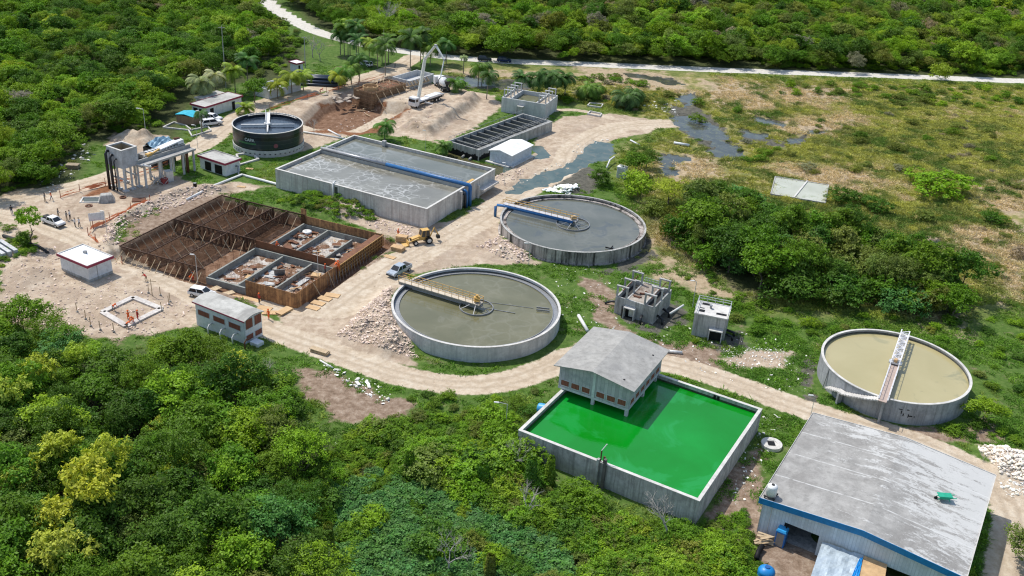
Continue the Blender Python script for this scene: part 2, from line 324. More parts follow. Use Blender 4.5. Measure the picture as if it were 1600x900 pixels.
MOUNDS = [(gp(p), h, w_) for p, h, w_ in (
    ([(545, 520), (570, 485), (610, 455), (625, 500), (645, 545), (600, 552)], 2.2, 2.5), ([(760, 380), (785, 372), (830, 400), (820, 410), (770, 400)], 1.3, 2.0),
    ([(628, 200), (660, 178), (735, 150), (748, 154), (738, 168), (700, 192), (672, 212)], 1.9, 1.3), ([(1530, 702), (1600, 712), (1610, 750), (1560, 738)], 1.8, 1.8),
    ([(440, 322), (480, 305), (560, 320), (580, 340), (520, 342)], 1.6, 2.0), ([(175, 218), (195, 208), (245, 214), (235, 225)], 1.4, 1.6),
    ([(170, 395), (190, 352), (280, 306), (355, 297), (352, 292), (270, 300), (180, 345), (160, 385)], 1.4, 1.5), ([(200, 212), (240, 218), (230, 232), (205, 226)], 1.2, 1.5),
    ([(0, 400), (60, 395), (90, 430), (30, 450)], 1.0, 3), ([(870, 296), (905, 294), (902, 302), (880, 302)], .8, .6))]
def masks(x, y):
    td = np.minimum.reduce([seg_dist(x, y, P, False) for P, _ in TRACKS[:3]])
    return dict(td=td, road=lmask(x, y, [(ROAD_W, 3.1)], .7), track=lmask(x, y, TRACKS, 1.0), dirt=pmask(x, y, DIRT, 2.5), brown=pmask(x, y, BROWN, 3.0), red=pmask(x, y, RED, 2.5),
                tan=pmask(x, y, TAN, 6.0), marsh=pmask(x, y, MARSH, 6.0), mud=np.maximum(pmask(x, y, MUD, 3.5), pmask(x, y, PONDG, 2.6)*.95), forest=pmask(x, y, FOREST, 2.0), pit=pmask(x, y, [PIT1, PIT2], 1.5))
def hgt(x, y, m=None):
    x = np.atleast_1d(np.asarray(x, float)); y = np.atleast_1d(np.asarray(y, float))
    h = (fbm(x, y, 6, 3, 3)-.5)*.25
    near = np.clip(lmask(x, y, [(ROAD_W, 3.5)]+TRACKS, 2.0), 0, 1); h *= 1-.8*near
    h += pmask(x, y, MARSH, 6)*(fbm(x, y, 4, 4, 9)-.45)*.9*(1-near)
    for P, hh, w_ in MOUNDS:
        mm = pmask(x, y, [P], w_); h += mm*hh*(.55+.9*fbm(x, y, 2.2, 4, 5))*(mm*(2-mm))
    wx = x+(fbm(x, y, 3.0, 3, 61)-.5)*5; wy = y+(fbm(x, y, 3.0, 3, 62)-.5)*5
    h -= pmask(wx, wy, PONDG, 1.5)*.75+pmask(x, y, [POOL], 1.0)*.7
    mk_ = pmask(x, y, [MILKY], .8); h = h*(1-mk_)-.25*mk_
    p1 = pmask(x, y, [PIT1], .55); h = h*(1-p1)+(-1.3+(fbm(x, y, 1.5, 3, 21)-.5)*.35)*p1
    p2 = pmask(x, y, [PIT2], 1.6); h = h*(1-p2)+(-2.9+(fbm(x, y, 1.5, 3, 22)-.5)*.4)*p2
    return h
def gz(x, y): return float(hgt(x, y)[0])
def grid_axis(lo, hi, step, out_lo, out_hi):
    a = list(np.arange(lo, hi, step)); d = step; v = lo
    left = []
    while v > out_lo: d *= 1.12; v -= d; left.append(v)
    d = step; v = a[-1]; right = []
    while v < out_hi: d *= 1.12; v += d; right.append(v)
    return np.array(left[::-1]+a+right)
gxs = grid_axis(-112, 125, .42, -2500, 2500); gys = grid_axis(82, 330, .42, -200, 4500)
GX, GY = np.meshgrid(gxs, gys); gx = GX.ravel(); gy = GY.ravel()
MK = masks(gx, gy); gh = hgt(gx, gy)
m, nt, b = newmat('ground_surface'); MATS['ground'] = m
v = mapped(nt, coord='Object')
def att(name):
    a = nt.nodes.new('ShaderNodeAttribute'); a.attribute_name = name; return a.outputs['Fac']
n1 = noise(nt, v, .9, 8, .72); n2 = noise(nt, v, .22, 6, .65); n3 = noise(nt, v, 3.2, 6, .75); n4 = noise(nt, v, .07, 5, .6, .6)
def cut(a, nz=n1, lo=.44, hi=.56, amt=1.0):
    return ramp(nt, math_(nt, 'ADD', a, math_(nt, 'MULTIPLY', math_(nt, 'SUBTRACT', nz, .5), amt)), [(lo, (0, 0, 0)), (hi, (1, 1, 1))])
grass = ramp(nt, n1, [(.3, (.045, .085, .016)), (.5, (.080, .145, .026)), (.68, (.15, .20, .055))])
grass = mixc(nt, cut(n2, n3, .58, .72, .5), grass, (.22, .18, .11))
marsh = ramp(nt, math_(nt, 'ADD', math_(nt, 'MULTIPLY', n2, .6), math_(nt, 'MULTIPLY', n1, .4)), [(.36, (.10, .13, .035)), (.46, (.19, .19, .06)), (.55, (.30, .26, .10)), (.64, (.44, .34, .20))])
c = mixc(nt, att('marsh'), grass, marsh)
tan = ramp(nt, n1, [(.3, (.24, .18, .11)), (.5, (.40, .31, .20)), (.7, (.50, .41, .29))])
c = mixc(nt, cut(att('tan'), n2, .35, .7, 2.2), c, tan)
brown = ramp(nt, n1, [(.3, (.13, .09, .06)), (.47, (.24, .17, .12)), (.6, (.34, .26, .195)), (.74, (.50, .42, .34))])
c = mixc(nt, cut(att('brown'), n2, .42, .58, 1.3), c, brown)
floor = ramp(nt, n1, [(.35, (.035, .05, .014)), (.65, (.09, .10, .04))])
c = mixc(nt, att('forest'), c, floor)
mud = ramp(nt, n1, [(.35, (.055, .055, .045)), (.65, (.16, .15, .12))])
c = mixc(nt, cut(att('mud'), n2, .45, .55, 1.5), c, mud)
dirt = ramp(nt, math_(nt, 'ADD', math_(nt, 'MULTIPLY', n1, .5), math_(nt, 'MULTIPLY', n2, .5)), [(.34, (.25, .185, .125)), (.45, (.39, .30, .215)), (.53, (.50, .405, .30)), (.64, (.60, .51, .40))])
dirt = mixc(nt, ramp(nt, n3, [(.6, (0, 0, 0)), (.72, (.7, .7, .7))]), dirt, (.60, .54, .46))
dirt = mixc(nt, ramp(nt, noise(nt, v, .12, 8, .7, .8), [(.47, (0, 0, 0)), (.6, (.65, .65, .65))]), dirt, (.33, .255, .19)); dirt = mixc(nt, ramp(nt, noise(nt, v, .5, 9, .8, .4), [(.54, (0, 0, 0)), (.62, (.5, .5, .5))]), dirt, (.45, .33, .26))
c = mixc(nt, cut(att('dirt'), n2, .42, .56, 1.2), c, dirt)
red = ramp(nt, n1, [(.35, (.13, .055, .025)), (.65, (.30, .14, .07))])
c = mixc(nt, cut(att('red'), n2, .42, .58, 1.2), c, red)
c = mixc(nt, cut(att('pit'), n1, .40, .55, .6), c, ramp(nt, n1, [(.35, (.12, .06, .032)), (.6, (.25, .15, .095)), (.75, (.40, .31, .24))]))
trk = ramp(nt, math_(nt, 'ADD', math_(nt, 'MULTIPLY', n1, .6), math_(nt, 'MULTIPLY', n2, .4)), [(.36, (.38, .295, .205)), (.5, (.52, .425, .315)), (.62, (.62, .54, .425))])
rut = math_(nt, 'ABSOLUTE', math_(nt, 'SUBTRACT', math_(nt, 'ADD', att('td'), math_(nt, 'MULTIPLY', n2, 1.0)), 1.35)); rut = ramp(nt, rut, [(.12, (.75, .75, .75)), (.5, (0, 0, 0))])
trk = mixc(nt, math_(nt, 'MULTIPLY', rut, ramp(nt, n3, [(.35, (.3, .3, .3)), (.6, (1, 1, 1))])), trk, (.38, .30, .215))
c = mixc(nt, cut(att('track'), n1, .42, .60, .8), c, trk)
wr = ramp(nt, n1, [(.3, (.46, .43, .38)), (.5, (.60, .57, .51)), (.7, (.68, .65, .60))])
c = mixc(nt, cut(att('road'), n1, .42, .58, .7), c, wr)
nt.links.new(c, b.inputs['Base Color']); b.inputs['Roughness'].default_value = .95; b.inputs['Specular IOR Level'].default_value = .15
bp = nt.nodes.new('ShaderNodeBump'); bp.inputs['Strength'].default_value = .7; bp.inputs['Distance'].default_value = .25
nt.links.new(math_(nt, 'ADD', n1, math_(nt, 'MULTIPLY', n3, .35)), bp.inputs['Height']); nt.links.new(bp.outputs[0], b.inputs['Normal'])
def fast_mesh(name, co, quads):
    me = bpy.data.meshes.new(name); me.vertices.add(len(co)); me.vertices.foreach_set('co', np.asarray(co, np.float32).ravel())
    q = np.asarray(quads, np.int32); me.loops.add(q.size); me.loops.foreach_set('vertex_index', q.ravel()); me.polygons.add(len(q))
    me.polygons.foreach_set('loop_start', np.arange(0, q.size, q.shape[1], dtype=np.int32)); me.update(calc_edges=True); return me
NX, NY = len(gxs), len(gys)
ii = (np.arange(NY-1)[:, None]*NX+np.arange(NX-1)[None, :]).ravel(); Q = np.stack([ii, ii+1, ii+NX+1, ii+NX], 1)
def ground_piece(name, sel):
    q = Q[sel]; used = np.unique(q); mp = np.full(NX*NY, -1); mp[used] = np.arange(len(used))
    me = fast_mesh(name, np.stack([gx[used], gy[used], gh[used]], 1), mp[q])
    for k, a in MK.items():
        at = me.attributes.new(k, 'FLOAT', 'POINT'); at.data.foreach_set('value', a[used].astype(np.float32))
    me.polygons.foreach_set('use_smooth', np.ones(len(q), bool)); me.materials.append(MATS['ground'])
    o = bpy.data.objects.new(name, me); COL.objects.link(o); o['kind'] = 'structure'; return o
rsel = (MK['road'][Q].mean(1) > .5); tsel = (MK['track'][Q].mean(1) > .5) & ~rsel
ground_piece('road', rsel); ground_piece('dirt_road', tsel); ground_piece('ground', ~rsel & ~tsel)
wm = {'teal': water('pond_teal', (.05, .085, .075), (.10, .13, .11), .3, .15, .08, spec=.3, patch=((.16, .15, .11), .5, .55, .6)), 'dark': water('pond_dark', (.045, .05, .042), (.09, .095, .08), .3, .12, .08, spec=.3, patch=((.12, .13, .06), .6, .54, .7))}
for kz_, ((kd, p), P) in enumerate(zip(PONDS, PONDG)):
    c0 = (P.min(0)+P.max(0))/2; e0 = (P.max(0)-P.min(0))/2+(2.5 if kd == 'teal' else 3.5); MB().add([(e0[0]*math.cos(k*.5236), e0[1]*math.sin(k*.5236), 0) for k in range(12)] if kd != 'teal' else [(-e0[0], -e0[1], 0), (e0[0], -e0[1], 0), (e0[0], e0[1], 0), (-e0[0], e0[1], 0)], [tuple(range(12 if kd != 'teal' else 4))]).build('water', wm[kd], loc=(c0[0], c0[1], (-.26 if kd == 'dark' else -.2)-.005*kz_))['kind'] = 'structure'
MB().add([(*q, 0) for q in POOL+np.array([0, 0])], [tuple(range(len(POOL)))]).build('water', water('pool_olive', (.07, .07, .03), (.11, .10, .045), .3, .08, .03), loc=(0, 0, -.25))['kind'] = 'structure'
# ------------------------------------------------------------------ common materials
M_conc = mat('concrete_weathered', (.50, .49, .46), .85, 0, .14, .8, ((.20, .20, .19), .6), .3, streak=(.13, .13, .12), streak_amt=.55)
M_conc_new = mat('concrete_new', (.60, .60, .59), .85, 0, .08, .6, ((.38, .39, .39), .5), .2, streak=(.33, .34, .34), streak_amt=.5, streak_scale=(1.2, 1.2, .08))
M_conc_beige = mat('concrete_beige', (.66, .62, .57), .85, 0, .1, .5, ((.36, .33, .30), .5), .2, streak=(.30, .25, .23), streak_amt=.5, streak_scale=(1.6, 1.6, .08))
M_conc_black = mat('concrete_black_streaks', (.50, .45, .41), .9, 0, .15, .6, ((.24, .2, .18), .6), .2, streak=(.03, .028, .025), streak_amt=1.0, streak_scale=(.7, .7, .06))
M_rim = mat('concrete_rim', (.62, .60, .56), .85, 0, .1, 1.2, ((.42, .40, .37), .5))
M_roofc = mat('roof_concrete', (.40, .395, .375), .9, 0, .12, .35, ((.30, .30, .29), .7), .15)
M_white = mat('white_paint', (.74, .76, .78), .6, 0, .05, .8, ((.52, .53, .53), .35))
M_wroof = mat('white_roof', (.80, .80, .79), .7, 0, .04, .5, ((.62, .62, .60), .3))
M_maroon = mat('maroon_paint', (.30, .035, .075), .6, 0, .1, 2)
M_black = mat('black_opening', (.012, .012, .013), .6, 0, .1, 2, spec=.2)
M_dark = mat('dark_inside', (.035, .035, .033), .8, 0, .2, 1.5)
M_yel = mat('yellow_rail', (.62, .38, .11), .55, 0, .15, 3)
M_steel = mat('steel_grey', (.30, .31, .32), .5, .6, .12, 3)
M_galv = mat('galvanised', (.58, .60, .61), .45, .4, .1, 3)
M_bluep = mat('blue_pipe', (.025, .13, .33), .4, 0, .12, 2)
M_blkp = mat('black_pipe', (.02, .022, .026), .4, 0, .2, 2)
M_wpipe = mat('white_pipe', (.72, .72, .70), .5, 0, .08, 2, ((.5, .48, .45), .4))
M_brick = striped('terracotta_lattice', (.27, .085, .05), (.10, .03, .02), 'xy', .22, .25, .85)
M_wood = striped('plywood_boards', (.42, .22, .09), (.12, .06, .03), 'xy', .62, .08, .8, .22, stain=((.12, .05, .025), .7))
M_ply = mat('plywood_fresh', (.56, .37, .19), .8, 0, .14, 1.5, ((.42, .26, .13), .5))
M_plyred = mat('plywood_red', (.20, .085, .04), .8, 0, .18, 1.5, ((.10, .045, .025), .6))
M_lumber = mat('lumber', (.50, .38, .24), .85, 0, .2, 3)
M_rust = mat('rust', (.13, .055, .03), .85, 0, .25, 3)
M_rebar = mat('rebar', (.085, .045, .028), .8, .2, .25, 3)
M_rock = mat('rock', (.50, .43, .37), .95, 0, .22, 1.0, ((.30, .24, .2), .6))

# ------------------------------------------------------------------ green basin and the house standing in it
F1 = frame3((810, 672), (1093, 783), (1180, 635), 3.7); A1, B1 = F1[2], F1[3]
t = thing('water_basin', 'square concrete basin full of bright green water', 'basin', (*F1[0], 0), F1[1])
mb = MB(); T = .38
mb.box(0, A1, 0, T, -.4, 3.62).box(0, A1, B1-T, B1, -.4, 3.62).box(0, T, T, B1-T, -.4, 3.62).box(A1-T, A1, T, B1-T, -.4, 3.62)
mb.build('wall', M_conc, t)
mb = MB(); e = .04; mb.box(-e, A1+e, -e, T+e, 3.625, 3.72).box(-e, A1+e, B1-T-e, B1+e, 3.625, 3.72).box(-e, T+e, T+e+.002, B1-T-e-.002, 3.625, 3.72).box(A1-T-e, A1+e, T+e+.002, B1-T-e-.002, 3.625, 3.72)
mb.build('coping', M_rim, t)
mb = MB(); mb.add([(T, T, 2.85), (A1-T, T, 2.85), (A1-T, B1-T, 2.85), (T, B1-T, 2.85)], [(0, 1, 2, 3)])
mb.build('water_surface', water('water_green', (.002, .19, .005), (.004, .275, .025), .06, .07, .10, patch=((.02, .31, .07), .13, .54, .45), foam=None), t)
MB().box(T+.004, A1-T-.004, T+.003, T+.012, 2.8, 3.15).box(T+.004, A1-T-.004, B1-T-.012, B1-T-.003, 2.8, 3.15).box(T+.003, T+.012, T+.02, B1-T-.02, 2.8, 3.15).box(A1-T-.012, A1-T-.003, T+.02, B1-T-.02, 2.8, 3.15).build('tide_shade_mark', mat('tide_green', (.05, .09, .04), .9, 0, .4, 1.5), t)
# buttress, gauge post and riser near the middle of the front wall
px_ = tolocal(F1[0], F1[1], G(937, 722, 3.7)); ux = px_[0]
MB().box(ux-.28, ux+.05, -.45, -.005, -.3, 4.3).build('buttress', M_conc, t); MB().box(ux+.65, ux+1.0, -.4, -.005, -.3, 4.6).build('buttress', mat('dark_buttress', (.13, .12, .11), .9, 0, .2, 1), t)
MB().tube([(ux+.02, .18, 3.6), (ux+.02, .18, 5.4)], .09).tube([(ux+.5, .2, 3.6), (ux+.5, .2, 4.6)], .15).build('riser_pipe', M_rust, t)
MB().tube([(ux+.02, .18, 5.4), (ux+.5, .5, 6.4)], .07, 6).build('float_arm', M_white, t)
for k, yy in enumerate((7.8, 8.7)):
    MB().box(A1-6.5-k*.55, A1-6.15-k*.55, B1-T-.06, B1-T-.006, 2.9, 3.55).build('scupper', M_black, t)
# house on piers
F2 = frame3((865, 570.5), (991, 612.5), (1043, 546), 7.55); a, bb = F2[2], F2[3]; EV = 7.55; RG = 8.55; WB = 4.1
t = thing('pump_house', 'grey concrete gabled house on piers over the green water', 'house', (*F2[0], 0), F2[1])
xm = float(tolocal(F2[0], F2[1], G(924, 581.6, RG))[0]); x0, x1, y0, y1 = .75, a-.75, .6, bb-.6
def slopez(x): return EV+(RG-EV)*(x/xm if x < xm else (a-x)/(a-xm))
M_hw = striped('house_concrete', (.46, .42, .44), (.28, .26, .275), 'xy', .55, .10, .85, .1, stain=((.24, .255, .265), .6))
W = .2; mb = MB()
for yy in ((y0, y0+W), (y1-W, y1)):
    mb.profile([(x0, WB), (x1, WB), (x1, slopez(x1)-.14), (xm, RG-.14), (x0, slopez(x0)-.14)], *yy)
mb.box(x0, x0+W, y0+W, y1-W, WB, slopez(x0)-.14).box(x1-W, x1, y0+W, y1-W, WB, slopez(x1)-.14)
mb.build('wall', M_hw, t)
MB().box(x0-.03, x1+.03, y0-.03, y1+.03, WB-.3, WB-.002).build('floor_slab', M_conc_new, t)
roof = MB().profile([(0, EV-.12), (xm, RG-.12), (a, EV-.12), (a, EV), (xm, RG), (0, EV)], 0, bb).build('roof', mat('house_roof', (.36, .35, .325), .9, 0, .16, .7, ((.30, .295, .28), .8), .25), t)
for (qx, qy) in ((979, 639.5), (1018, 592.5)):
    l = tolocal(F2[0], F2[1], G(qx-50 if qx < 1000 else qx, qy-50 if 0 else qy, 7.9))
hx = (a-1.8, a-1.0); 
for xx, yy in ((a-2.2, 1.6), (a-1.4, bb-3.2)):
    MB().box(xx-.12, xx+.12, yy-.12, yy+.12, slopez(xx)-.02, slopez(xx)+.06).build('roof_hole', M_black, roof)
def lattice(par, x0_, x1_, z0_, z1_, y, axis='x', out=-1):
    m_ = MB()
    if axis == 'x': m_.box(x0_, x1_, y+out*.03, y-out*.02, z0_, z1_)
    else: m_.box(y-out*.02, y+out*.03, x0_, x1_, z0_, z1_) if out > 0 else m_.box(y+out*.03, y-out*.02, x0_, x1_, z0_, z1_)
    wn = m_.build('window', M_brick, par)
    f = MB(); g = .07
    for (p0, p1, q0, q1) in ((x0_-g, x1_+g, z0_-g, z0_-.003), (x0_-g, x1_+g, z1_+.003, z1_+g), (x0_-g, x0_-.003, z0_, z1_), (x1_+.003, x1_+g, z0_, z1_)):
        if axis == 'x': f.box(p0, p1, min(y+out*.06, y), max(y+out*.06, y), q0, q1)
        else: f.box(min(y, y+out*.06), max(y, y+out*.06), p0, p1, q0, q1)
    f.build('window_frame', M_conc_new, wn)
wx = [.35, 1.95, 3.5]; hw_ = (x1-x0)/2
for k in range(6):
    s0 = x0+(.4+k*1.62 if k < 3 else hw_+.5+(k-3)*1.62); lattice(t, s0, s0+1.22, WB+.35, WB+1.2, y0)
ln = (y1-y0-.8)/6
for k in range(6): lattice(t, y0+.5+k*ln, y0+.5+k*ln+ln*.72, WB+.35, WB+1.2, x1, 'y', 1)
for (qx, qy) in ((x1-.25, y0+.25), ((x0+x1)/2, y0+.25), (x1-.25, (y0+y1)/2), (x1-.25, y1-1.2), (x0+1.4, y0+2.2), (x0+.3, y1-.4), ((x0+x1)/2, y1-.4)):
    MB().box(qx-.22, qx+.22, qy-.22, qy+.22, 0 if qy > 8 or qx < 2 else 2.2, WB-.302).build('pier', M_conc_new, t)
MB().box((x0+x1)/2-.2, (x0+x1)/2+.2, y0-.07, y0-.004, WB, RG-.5).build('pilaster', M_conc_new, t)

# ------------------------------------------------------------------ round tanks
def circ_tank(name, label, c, R0, H, zw, mats, wall_t=.3, base=-.5, launder=True, cover=None):
    t = thing(name, label, 'tank', (c[0], c[1], 0))
    MB().ring(R0-wall_t, R0, base, H-.1, 128).build('wall', mats[0], t, smooth=False)
    MB().ring(R0-wall_t-.04, R0+.05, H-.097, H, 128).build('rim', mats[1], t)
    MB().disc(R0-wall_t, zw, 128).build('water_surface', mats[2], t)
    MB().ring(R0-wall_t-.012, R0-wall_t-.003, zw-.1, zw+.3, 128).build('tide_shade_mark', mat('tide_shade_dark', (.10, .10, .085), .9, 0, .3, 2), t)  # dark waterline band: scum stain, with the inner wall's shade put into its colour
    if launder:
        MB().ring(R0-wall_t-.95, R0-wall_t-.85, zw-.3, zw+.18, 128).ring(R0-wall_t-.85, R0-wall_t-.005, zw+.02, zw+.06, 128).build('launder', mats[3], t)
    return t
def polar(c, p): return (p[0]-c[0], p[1]-c[1])
def well(t, r, z, n=6, deck=3.4):
    m_ = MB().ring(r-.12, r, z-.2, z+.16, 48)
    for k in range(n):
        an = 2*math.pi*k/n+.4; m_.bar((0.3*math.cos(an), .3*math.sin(an), deck-.2), ((r-.05)*math.cos(an), (r-.05)*math.sin(an), z+.1), .05)
    m_.build('feed_well', M_steel, t); MB().tube([(0, 0, z-.5), (0, 0, deck)], .35, 12).build('centre_column', M_steel, t)
def rails(m_, p, q, side, h=1.05, n=8, r=.035):
    """handrail along p->q (3d), offset sideways"""
    d = Vector(q)-Vector(p); d.z = 0; s = Vector((-d.y, d.x, 0)).normalized()*side; P = Vector(p)+s; Qv = Vector(q)+s
    for hh in (h, h*.55): m_.bar(P+Vector((0, 0, hh)), Qv+Vector((0, 0, hh)), r)
    for k in range(n+1): v = P.lerp(Qv, k/n); m_.bar(v, v+Vector((0, 0, h)), r)
def obox(m_, p, q, w_, h_):
    """solid beam from p to q, width w_, height h_ (below the line)"""
    d = Vector(q)-Vector(p); s = Vector((-d.y, d.x, 0)).normalized()*w_/2; z = Vector((0, 0, -h_)); P, Qv = Vector(p), Vector(q)
    m_.add([P-s+z, Qv-s+z, Qv+s+z, P+s+z, P-s, Qv-s, Qv+s, P+s], [(0, 3, 2, 1), (4, 5, 6, 7), (0, 1, 5, 4), (1, 2, 6, 5), (2, 3, 7, 6), (3, 0, 4, 7)])
cA = (-5.7, 145.6); RA = 14.0
wA = water('water_khaki', (.125, .12, .06), (.165, .155, .085), .16, .09, .04, patch=((.20, .19, .13), .3, .60, .45), foam=((.30, .29, .22), .35, .18))
t = circ_tank('settling_tank', 'round tank of smooth pale concrete with olive water and a yellow railed bridge', cA, RA, 2.75, 2.05, (M_conc_new, M_rim, wA, M_steel))
d = polar(cA, G(622, 436, 3.1)); L_ = math.hypot(*d); d = (d[0]/L_, d[1]/L_); st = (d[0]*(RA+.9), d[1]*(RA+.9), 3.15); en = (-d[0]*.9, -d[1]*.9, 3.15)
m_ = MB(); obox(m_, st, en, 1.5, .12); br = m_.build('bridge_deck', mat('deck_pale', (.55, .48, .38), .8, 0, .1, 2), t)
m_ = MB(); obox(m_, (st[0], st[1], 3.02), (en[0], en[1], 3.02), 1.3, .5); m_.build('bridge_girder', M_steel, t)
m_ = MB(); rails(m_, st, en, .7, 1.05, 12); rails(m_, st, en, -.7, 1.05, 12); m_.bar((en[0]+d[1]*.7, en[1]-d[0]*.7, 4.2), (en[0]-d[1]*.7, en[1]+d[0]*.7, 4.2), .035); m_.build('railing', M_yel, t)
MB().cbox((0, 0, 3.75), (.9, .7, .9), .4).tube([(0, 0, 4.2), (0, 0, 4.5)], .25, 10).build('drive_unit', M_yel, t, bevel=.05)
well(t, 2.85, 2.15)
MB().cbox((RA-2.9, .3, 2.3), (2.2, .12, .25), -.1).cbox((RA-2.9, 1.1, 2.3), (2.2, .12, .25), -.1).build('scum_box', M_steel, t)
MB().bar((1.5, .1, 2.1), (6.5, -1.0, 2.12), .05).bar((1.0, 2.4, 2.1), (9.5, 1.2, 2.12), .03).build('scraper_arm', M_steel, t)
cB = (11.3, 183.7); RB = 14.6
wB = water('water_greygreen', (.10, .105, .08), (.145, .145, .115), .14, .08, .04, patch=((.07, .08, .08), .25, .58, .6), foam=((.24, .24, .20), .3, .15))
t = circ_tank('settling_tank', 'round tank of dirty concrete with black streaks and a blue pipe under its bridge', cB, RB, 2.75, 2.05, (M_conc_black, M_conc, wB, M_conc_black))
d = polar(cB, G(790, 318, 3.1)); L_ = math.hypot(*d); d = (d[0]/L_, d[1]/L_); st = (d[0]*(RB+.8), d[1]*(RB+.8), 3.15); en = (-d[0]*.9, -d[1]*.9, 3.15)
m_ = MB(); obox(m_, st, en, 1.3, .12); m_.build('bridge_deck', mat('deck_grey', (.50, .49, .50), .8, 0, .1, 2), t)
m_ = MB(); rails(m_, st, en, .65, 1.05, 12); rails(m_, st, en, -.65, 1.05, 12); m_.build('railing', M_yel, t)
nn = (d[1]*.7, -d[0]*.7)
if nn[1] > 0: nn = (-nn[0], -nn[1])
MB().tube([(st[0]+nn[0]+d[0]*1.6, st[1]+nn[1]+d[1]*1.6, .1), (st[0]+nn[0]+d[0]*1.6, st[1]+nn[1]+d[1]*1.6, 2.2), (st[0]+nn[0]+d[0]*1.2, st[1]+nn[1]+d[1]*1.2, 2.65), (st[0]+nn[0], st[1]+nn[1], 2.8), (en[0]*.2+nn[0], en[1]*.2+nn[1], 2.8)], .3, 12).build('feed_pipe', M_bluep, t, smooth=True)
MB().cbox((0, 0, 3.6), (1.0, .7, .7), .4).build('drive_unit', M_lumber, t, bevel=.05)
well(t, 3.4, 2.15, 8, 3.0)
MB().cbox((1.5+5.2, -10.8, 2.3), (1.6, .15, .2), -.4).cbox((7.2, -10.3, 2.3), (.15, 1.3, .2), -.4).build('scum_box', M_black, t)
MB().ring(RB-.02, RB+.3, -.4, .25, 96).build('footing', M_conc_black, t)
cC = (59.9, 133.4); RC = 11.1; HC = 3.7
wC = water('water_sand', (.38, .33, .165), (.43, .375, .20), .09, .12, .02, patch=((.20, .21, .12), .16, .62, .5))
M_patch = mat('concrete_patchy', (.40, .41, .42), .85, 0, .12, .5, ((.24, .25, .26), .8), .25, streak=(.08, .08, .08), streak_amt=.4)
t = circ_tank('settling_tank', 'round tank of sand coloured water with a white truss bridge and stairs', cC, RC, HC, HC-.65, (M_patch, M_rim, wC, M_steel), launder=False)
f_ = polar(cC, G(1380, 624, HC+.3)); bk = polar(cC, G(1414, 522, HC+.5)); mid = ((f_[0]+bk[0])/2, (f_[1]+bk[1])/2); dk = HC+.25
P0 = Vector((f_[0], f_[1], dk)); P1 = Vector((bk[0], bk[1], dk)); dd_ = (P1-P0).normalized(); sd_ = Vector((-dd_.y, dd_.x, 0)); PM = P0.lerp(P1, .52)
m_ = MB(); obox(m_, P0-dd_*.6, PM, 1.1, .12); m_.build('walkway', mat('walkway_rosy', (.42, .33, .28), .8, 0, .1, 2), t)
m_ = MB()
for s in (-.62, .62):
    m_.bar(P0+sd_*s+Vector((0, 0, .02)), PM+sd_*s+Vector((0, 0, .02)), .09); m_.bar(P0+sd_*s+Vector((0, 0, 1)), PM+sd_*s+Vector((0, 0, 1)), .03)
    m_.bar(PM+sd_*s, P1+sd_*s, .11); m_.bar(PM+sd_*s+Vector((0, 0, .9)), P1+sd_*s+Vector((0, 0, .9)), .08)
    for k in range(9): q = P0.lerp(PM, k/8)+sd_*s; m_.bar(q, q+Vector((0, 0, 1)), .03)
N_ = 10
for k in range(N_):
    q0 = PM.lerp(P1, k/N_); q1 = PM.lerp(P1, (k+1)/N_); s = .62 if k % 2 else -.62
    for zz in (0, .9): m_.bar(q0+sd_*s+Vector((0, 0, zz)), q1-sd_*s+Vector((0, 0, zz)), .055); m_.bar(q0-sd_*.62+Vector((0, 0, zz)), q0+sd_*.62+Vector((0, 0, zz)), .05)
    for s2 in (-.62, .62): m_.bar(q0+sd_*s2, q1+sd_*s2+Vector((0, 0, .9)), .04)
m_.build('truss', mat('truss_white', (.72, .71, .73), .5, 0, .06, 2), t)
MB().cbox(PM+Vector((0, 0, .35)), (1.9, .9, .25), math.atan2(sd_.y, sd_.x)).tube([PM+Vector((0, 0, -1.2)), PM], .3, 12).build('drive_platform', M_galv, t)
MB().cbox(PM+Vector((0, 0, .7)), (.7, .5, .5), 1).build('drive_unit', M_ply, t, bevel=.04)
MB().disc(1.6, HC-.64, 32).build('centre_baffle', wC, t).location = (PM.x, PM.y, 0)
# stairs running down along the outside to the left
a0 = math.atan2(f_[1], f_[0]); m_ = MB(); sts = 20; za = HC
for k in range(sts):
    an = a0-.05-k*.036; r1, r2 = RC+.1, RC+1.15; zt = HC-.05-(k*.125 if k < 12 else 1.5+(k-12)*.0 if k < 14 else 1.5+(k-14)*.16)
    p = [(r1*math.cos(an), r1*math.sin(an)), (r2*math.cos(an), r2*math.sin(an)), (r2*math.cos(an-.036), r2*math.sin(an-.036)), (r1*math.cos(an-.036), r1*math.sin(an-.036))]
    m_.add([(*q, zt-.22) for q in p]+[(*q, zt) for q in p], [(0, 1, 2, 3), (7, 6, 5, 4), (0, 4, 5, 1), (1, 5, 6, 2), (2, 6, 7, 3), (3, 7, 4, 0)])
m_.build('stairs', M_rim, t)
def arc_box(r1, r2, a_, w_, z0, z1): q = lambda r, an: (r*math.cos(an), r*math.sin(an)); return [q(r1, a_), q(r2, a_), q(r2, a_+w_/r2), q(r1, a_+w_/r2)]
MB().prism(arc_box(RC+.1, RC+1.2, a0-.55, .3, 0, 0), -.3, HC-1.8).build('stair_pier', M_patch, t); MB().prism(arc_box(RC+.02, RC+1.2, a0+.0, .35, 0, 0), -.3, HC).build('stair_pier', M_patch, t)
MB().bar((RC*math.cos(a0-.9), RC*math.sin(a0-.9), HC-.2), (RC*math.cos(a0-.9)*1.03, RC*math.sin(a0-.9)*1.03, 0), .05).build('conduit', M_steel, t)
m_ = MB()
